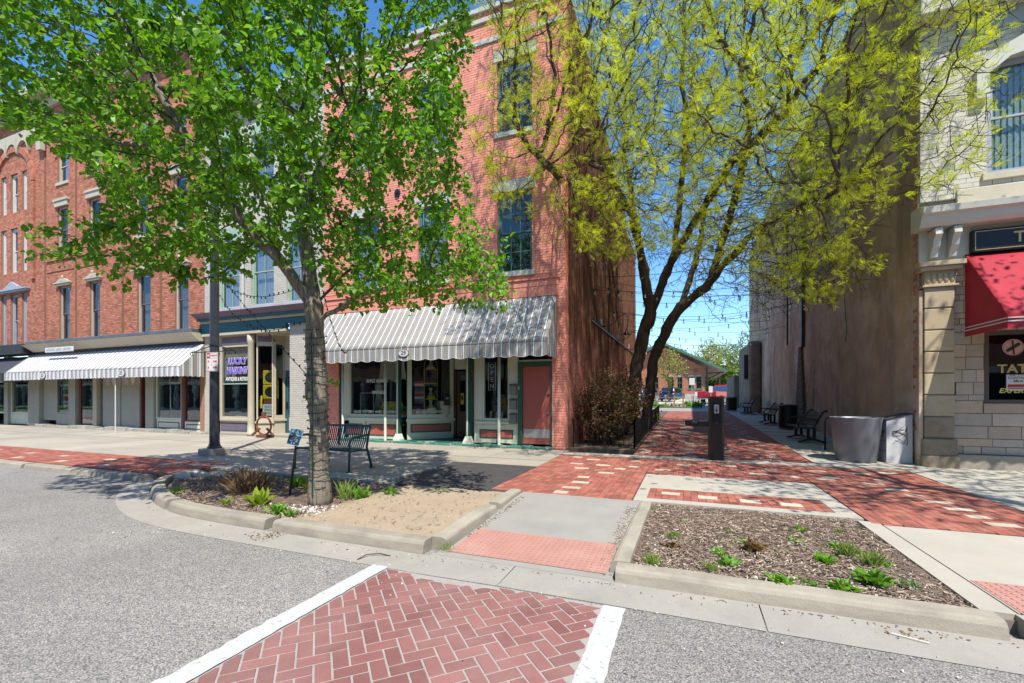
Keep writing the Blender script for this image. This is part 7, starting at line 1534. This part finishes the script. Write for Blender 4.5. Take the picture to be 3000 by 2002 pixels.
yll = leafmat('leaf_lime', (.30, .42, .04), (.38, .48, .07), .4)
for x, y, h, n, k_, lab in LPn:
    m_ = {'g': grl, 'd': dryl, 'w': leafw, 'y': yll}[k_]; tuft('grass_tuft' if k_ in 'gd' else 'weed_plant', lab, x, y, -.06 if x < -3 else -.1, h*(.8 if k_ in 'wy' else 1), int(n*(1.6 if k_ in 'wy' else 1.3)), m_, .7 if k_ == 'd' else .35 if k_ == 'g' else .7, 3.5 if k_ == 'd' else 1.2, 'plants in the left bed', BL*np.array([.14, 1, 1]) if k_ in 'gd' else BL*np.array([1.3, 1, 2]))
tuft('leaf_litter', 'heap of dry leaf scraps in the gutter below the kerb joint', -4.55, 3.80, -.122, .035, 60, dryl, 2.5, 3.0, shape=LEAF)
st_ = thing('drinking_straw', 'white straw lying in the gutter at the lower right', 'litter', (1.5, 3.75, -.11)); MB().tube([(1.30, 3.76, -.108), (1.48, 3.70, -.108)], .004, 6).build('straw_tube', signw, st_)
tuft('leaf_litter', 'few dry leaves beside the straw in the gutter', 1.38, 3.78, -.115, .028, 18, dryl, 2.5, 2.0, shape=LEAF)
st_ = thing('twig', 'curved dry twig lying in the gutter before the sand bed', 'twig', (-3.1, 3.6, -.12)); MB().tube([(-3.05, 3.56, -.12), (-3.02, 3.66, -.10), (-2.92, 3.74, -.10), (-2.8, 3.76, -.117)], .006, 5).build('stem', twigm, st_)
# ---------------------------------------------------------------- shop window contents
def cmat(name, c, **k): return mat('goods_'+name, c, k.pop('rough', .7), .15, 8, **k)
cyel, cpur, clace, cblk, cwht, cred, cbrs, cblu, cgrn, cskin = cmat('yellow', (.62, .46, .03)), cmat('purple', (.10, .03, .12)), cmat('lace', (.50, .48, .44)), cmat('black', (.015, .015, .015)), cmat('white', (.62, .60, .55)), cmat('red', (.40, .05, .05)), cmat('brass', (.30, .19, .06), rough=.35), cmat('blue', (.06, .18, .35)), cmat('green', (.08, .28, .10)), cmat('ivory', (.58, .50, .40))
def dress_form(label, x, y, z, m, m2=None, s=1.0):
    t = thing('dress_form', label, 'mannequin', (x, y, z)); MB().lathe([(.02, .25), (.10, .30), (.15, .45), (.105, .66), (.15, .85), (.17, .95), (.08, 1.02), (.045, 1.06), (.05, 1.10), (.01, 1.11)], (x, y, z), 16, s, s*.65).build('torso', m, t, smooth=True); MB().tube([(x, y, z), (x, y, z+.28)], .015, 6).lathe([(.12, 0), (.1, .02), (.02, .03)], (x, y, z), 12).build('stand', cblk, t)
    if m2: MB().lathe([(.22, .1), (.13, .5), (.11, .62)], (x, y, z), 14, s, s*.7).build('skirt', m2, t, smooth=True)
dress_form('dress form in purple and black at the left of the Apple Annies window', -10.35, 12.55, 1.02, cpur, cblk); dress_form('dress form in a pale tall dress beside the purple one', -9.98, 12.75, .95, cwht, clace)
hd_ = thing('lace_dress', 'white lace dress hanging high in the Apple Annies window', 'dress', (-9.3, 12.7, 2.0)); mb = MB(); vs = []
for i in range(17):
    for j in range(9): f = j/8; vs.append((-9.95+1.15*i/16*(.75+.25*f)+.14*(1-f), 12.7+.05*math.sin(i*1.4)*f, 3.1-1.05*f-.06*math.sin(i*.8)*f))
mb.add(vs, [(i*9+j, i*9+j+1, (i+1)*9+j+1, (i+1)*9+j) for i in range(16) for j in range(8)]); mb.build('cloth', clace, hd_, smooth=True); MB().tube([(-9.9, 12.7, 3.15), (-8.9, 12.7, 3.15)], .012, 6).build('hanger', steel, hd_)
tb = thing('display_table', 'small table under a bright yellow dotted cloth in the Apple Annies window', 'table', (-9.35, 12.6, .62)); mb = MB(); ang = np.linspace(0, 2*math.pi, 33); vs = []
for k_, (r_, z) in enumerate(((.001, 1.34), (.40, 1.34), (.45, 1.15), (.47, .95), (.50, .85))): vs += [(-9.35+(r_+(.03*math.sin(8*a) if k_ > 1 else 0))*math.cos(a), 12.62+.5*(r_+(.03*math.sin(8*a) if k_ > 1 else 0))*math.sin(a), z) for a in ang[:-1]]
mb.add(vs, [(i*32+j, i*32+(j+1) % 32, (i+1)*32+(j+1) % 32, (i+1)*32+j) for i in range(4) for j in range(32)]); clo = mb.build('cloth', cyel, tb, smooth=True)
for k_ in range(11):
    a = -math.pi/2+random.uniform(-1.1, 1.1); z = random.uniform(.92, 1.28); r_ = .455; c = Vector((-9.35+r_*math.cos(a), 12.62+.5*r_*math.sin(a)-.02, z)); d_ = MB(); d_.add([(c.x+.035*math.cos(t_), c.y-.005, c.z+.035*math.sin(t_)) for t_ in np.linspace(0, 2*math.pi, 10)[:-1]], [tuple(range(8, -1, -1))]); d_.build('dot', (cred, cgrn, cmat('orange', (.55, .2, .02)))[k_ % 3], clo)
for i in range(4): MB().box(-9.6+.5*(i % 2)-.02, -9.6+.5*(i % 2)+.02, 12.52+.2*(i//2), 12.56+.2*(i//2), .62, 1.32).build('leg', cblk, tb)
fr = thing('picture_frame', 'framed clear panel leaning low in the Apple Annies window', 'frame', (-10.1, 12.35, .65)); MB().box(-10.42, -9.85, 12.3, 12.32, 1.62, 1.64).box(-10.42, -10.4, 12.3, 12.32, .66, 1.62).box(-9.87, -9.85, 12.3, 12.32, .66, 1.62).box(-10.42, -9.85, 12.3, 12.32, .64, .66).build('rim', steel, fr); MB().box(-10.4, -9.87, 12.308, 12.312, .66, 1.62).build('panel', glass, fr)
tb2 = thing('folded_cloths', 'pile of striped folded cloths at the right of the Apple Annies window', 'cloth', (-8.95, 12.5, .62))
for i in range(6): MB().box(-9.0+.01*(i % 2), -8.74, 12.35, 12.7, .64+.09*i, .725+.09*i).build('cloth', (cgrn, cblu, cwht, cmat('orange', (.55, .2, .02)), cblu, cgrn)[i], tb2, bevel=.015)
mat_s = [cyel, cwht]
sf = thing('display_shelf', 'arched yellow bamboo shelf in the angled pink shop window', 'shelf', (-7.95, 12.95, .56)); px_, py_ = -7.95, 12.85
for s_ in (-.22, .22): MB().tube([(px_+s_*.7, py_+s_*.7, .56), (px_+s_*.7, py_+s_*.7, 2.55), (px_+s_*.55, py_+s_*.55, 2.72)], .014, 6).build('upright', cyel, sf)
for z in (.62, 1.02, 1.42, 1.95, 2.42): MB().obox((px_, py_, z), (.155, .155, 0), (.08, -.08, 0), (0, 0, .012)).build('shelf_board', cyel, sf)
def bust(label, x, y, z, hm, bm_):
    t = thing('hat_display', label, 'mannequin', (x, y, z)); MB().lathe([(.07, 0), (.06, .03), (.035, .07), (.045, .10), (.062, .15), (.066, .20), (.05, .25), (.01, .275)], (x, y, z), 12).build('head', cskin, t, smooth=True); MB().lathe([(.12, .20), (.115, .215), (.07, .22), (.075, .30), (.01, .32)], (x, y, z), 14).build('hat', hm, t, smooth=True); MB().lathe([(.16, 0), (.12, .10), (.05, .16), (.03, .17)], (x, y, z-.17), 12).build('scarf', bm_, t, smooth=True)
bust('head with black feathered hat on the bamboo shelf', px_, py_, 1.60, cblk, cyel); bust('bust with pale wide hat at the top of the bamboo shelf', px_, py_, 2.60, cwht, cwht); bust('small figure wrapped in a yellow patterned shawl on the shelf', px_, py_, 1.2, cgrn, cyel)
se = thing('serape', 'striped red and blue blanket hanging beside the bamboo shelf', 'blanket', (-8.3, 12.6, 1.5))
for i in range(9): MB().obox((-8.25, 12.62, 1.30+.085*i), (.11, .11, 0), (.006, -.006, 0), (0, 0, .04)).build('stripe', (cred, cblu, cwht, cred, cmat('pink', (.5, .15, .2)), cblu, cred, cwht, cred)[i], se)
bk = thing('basket_chair', 'pale wicker basket chair low in the angled shop window', 'chair', (-7.6, 13.2, .56)); MB().lathe([(.16, .05), (.2, .4), (.27, .8), (.25, .8), (.18, .4), (.14, .1)], (-7.58, 13.15, .56), 18).build('shell', cmat('wicker', (.48, .43, .33)), bk, smooth=True)
op = thing('neon_sign', 'unlit vertical OPEN neon sign in the narrow pink shop window', 'sign', (-5.45, 12.2, 2.0)); 
mb = MB(); rr = [(-5.52, 1.70), (-5.30, 1.70), (-5.30, 2.52), (-5.52, 2.52), (-5.52, 1.70)]; mb.tube([(p[0], 12.16, p[1]) for p in rr], .010, 6); mb.build('border_tube', signw, op)
for i, ch in enumerate('OPEN'): text('letter', ch, .19, signw, op, (-5.41, 12.16, 2.41-i*.20), ext=.004)
cg = thing('cash_register', 'old brass cash register in the narrow pink shop window', 'cash register', (-5.25, 12.6, .62)); MB().box(-5.48, -5.02, 12.42, 12.8, .95, 1.25).build('case', cbrs, cg, bevel=.03); MB().box(-5.42, -5.08, 12.48, 12.74, 1.251, 1.48).build('top_case', cbrs, cg, bevel=.05); MB().box(-5.33, -5.17, 12.54, 12.66, 1.481, 1.58).build('crown', cbrs, cg, bevel=.03); MB().box(-5.5, -5.0, 12.4, 12.85, .62, .945).build('plinth', woodb, cg)
for i in range(9): MB().box(-5.42+.045*i, -5.40+.045*i, 12.405, 12.419, 1.0+.02*(i % 3), 1.03+.02*(i % 3)).build('key', cwht, cg)
br_ = thing('book_row', 'row of old books at the bottom of the narrow pink window', 'books', (-5.4, 12.3, .85))
for i in range(12): MB().obox((-5.56+.045*i, 12.28, .95), (.018, 0, .003), (0, .07, 0), (.012, 0, .10+.01*(i % 3))).build('book', (cblk, cred, cwht, woodb)[i % 4], br_)
# pink shop: notes in the door, poster
po = thing('door_poster', 'small yellow poster on the wooden shop door glass', 'poster', (-6.95, 13.27, 1.3)); MB().box(-7.05, -6.93, 13.268, 13.276, 1.25, 1.62).build('sheet', cyel, po); MB().box(-7.03, -6.95, 13.264, 13.267, 1.38, 1.55).build('figure', cblk, po)
# cream shop
sp_ = thing('speaker_tower', 'two stacked yellow fronted speakers in the cream shop window', 'speaker', (-14.75, 12.75, 1.3))
for z in (1.42, 1.98):
    b_ = MB().obox((-14.92, 12.58, z+.27), (.23, .15, 0), (.02, -.03, 0), (0, 0, .27)).build('cabinet', cyel, sp_, bevel=.02); k = 20; c = Vector((-14.898, 12.546, z+.27)); u_ = Vector((.838, .546, 0)); d_ = MB(); d_.add([tuple(c+u_*.2*math.cos(t_)+Vector((0, 0, .2*math.sin(t_)))) for t_ in np.linspace(0, 2*math.pi, 21)[:-1]], [tuple(range(20))]); d_.build('grille', cblk, b_)
MB().obox((-14.92, 12.60, 1.08), (.21, .14, 0), (.02, -.03, 0), (0, 0, .33)).build('cabinet_base', cmat('walnut', (.20, .075, .03)), sp_)
vs_ = thing('vinyl_sign', 'white sheet reading VINYL three times in the cream shop window', 'sign', (-14.75, 12.4, .8)); MB().obox((-14.80, 12.36, 1.0), (.16, .104, 0), (.001, -.0015, 0), (0, 0, .22)).build('sheet', signw, vs_)
for i in range(3): text('lettering', 'VINYL', .13, cblk, vs_, (-14.798, 12.353, 1.12-.125*i), rot=(R(90), 0, math.atan2(.104, .16)), ext=.0005, sx=.8)
gl_ = thing('paper_lamp', 'large pale round paper lamp in the cream shop', 'lamp', (-15.7, 13.4, 2.6)); MB().lathe([(.001, -.5), (.25, -.43), (.43, -.25), (.5, 0), (.43, .25), (.25, .43), (.001, .5)], (-15.5, 13.6, 2.75), 20, 1, .4).build('shade', cwht, gl_, smooth=True)
goods = [(-16.6, 12.7, .68, .45, .3, .9, cblk, 'dark old radio cabinet at the left of the cream shop window'), (-15.75, 12.5, .68, .4, .3, .35, cblk, 'black typewriter in the cream shop window'), (-15.72, 12.5, 1.04, .22, .2, .3, cblu, 'turquoise jar on the typewriter in the cream shop window'), (-15.55, 12.7, 1.04, .15, .15, .5, cyel, 'yellow lamp base behind the turquoise jar'), (-16.3, 12.35, .68, .5, .12, .07, cwht, 'white lettered tray at the foot of the cream shop window'), (-15.65, 12.35, .68, .35, .12, .09, cred, 'red box sign at the foot of the cream shop window')]
for x, y, z, w_, d_, h_, m_, lab in goods:
    t = thing('shop_goods', lab, 'goods', (x, y, z)); MB().box(x-w_/2, x+w_/2, y-d_/2, y+d_/2, z, z+h_*.7).build('lower_case', m_, t, bevel=.02); MB().box(x-w_*.38, x+w_*.38, y-d_*.3, y+d_*.3, z+h_*.7+.001, z+h_).build('upper_case', m_, t, bevel=.02)
# left block windows
gp_ = thing('framed_picture', 'framed picture in the shop window under the long awning', 'picture', (-20.4, 12.5, 2)); MB().box(-20.85, -20.1, 12.5, 12.53, 2.05, 2.75).build('frame', cwht, gp_); MB().box(-20.75, -20.2, 12.495, 12.499, 2.15, 2.65).build('picture', cblk, gp_)
dress_form('dark jacket on a form in the window under the long awning', -20.0, 12.7, .75, cblk, None, 1.3)
tt = thing('poster_stand', 'colourful poster on a stand in the window under the long awning', 'poster', (-19.6, 12.5, .9)); MB().box(-19.85, -19.5, 12.45, 12.46, 1.2, 1.65).build('sheet', cmat('orange', (.55, .2, .02)), tt); MB().box(-19.82, -19.53, 12.44, 12.449, 1.25, 1.38).build('band', cblu, tt); MB().tube([(-19.67, 12.5, .1), (-19.67, 12.5, 1.3)], .02, 6).build('stand', cblk, tt)
rg_ = thing('rug_rack', 'rack of striped rugs in the small window under the long awning', 'rack', (-28.0, 12.4, .8))
for i in range(12): MB().box(-28.55, -27.55, 12.3+.01*(i % 2), 12.42, .85+.165*i, .99+.165*i).build('rug', (cgrn, cwht, cwht, cred, cwht, cgrn, cwht, cwht, cgrn, cred, cwht, cred)[i], rg_, bevel=.03)
fl_ = thing('flower_basket', 'pink flower hanging in the doorway under the long awning', 'flowers', (-25.3, 12.3, 2)); V, F = leaves_np(np.array([-25.15, 12.45, 1.95])+RNG.normal(0, .10, (60, 3)), unitv(RNG.normal(0, 1, (60, 3))), RNG.uniform(.06, .10, 60), RNG.normal(0, 1, 60)); link('flowers', npmesh('flowers', V, F, cmat('pinkflower', (.6, .12, .25))), fl_)
# thin pole by the awning
wp = thing('awning_pole', 'thin white pole standing under the long striped awning', 'pole', (-23.4, 11.2, 0)); MB().tube([(-21.9, 11.1, 0.02), (-21.9, 11.1, 2.3)], .022, 8).build('shaft', whitep, wp)
# ---------------------------------------------------------------- across the street (seen in the window reflections)
for i, (x0, x1, h_, m_, lab) in enumerate(((-150, -26, 9.5, redb, 'red brick shop row across the street, far left'), (-25.9, -8, 11, creamb, 'cream brick shop row across the street'), (-7.9, 10, 9.0, alleyb, 'dark brick shop row across the street'), (10.1, 60, 10.5, redb, 'red brick shop row across the street, far right'))):
    t = thing('shop_row', lab, 'building', ((x0+x1)/2, -16, 0)); wr = []; n = int((x1-x0)/2.4)
    for k_ in range(n): a = x0+.7+k_*2.4; wr += [(a, a+1.1, 4.6, 6.7)]+([(a, a+1.1, 7.6, 9.0)] if h_ > 9.6 else [])
    wall_slab('wall', m_, t, x0, x1, 3.6, h_, wr, lambda a, b, z, p: (a, b, -16.4, -16, z, p))
    for (a, b, c, d_) in wr: box('pane', darkin, t, a, b, -16.3, -16.2, c, d_)
    box('shopfront', darkin, t, x0, x1, -16.5, -16.3, 0, 3.2); box('fascia', creamp, t, x0, x1, -16.3, -15.9, 3.2, 3.59); box('cornice', creamp, t, x0, x1, -16.4, -15.6, h_+.001, h_+.4)
    for k_ in range(int((x1-x0)/4)): box('pier', creamp, t, x0+k_*4, x0+k_*4+.4, -16.3, -16.0, 0, 3.195)
struct(MB().box(-70, 45, -16.0, -12.5, -.2, 0).build('sidewalk', conc))
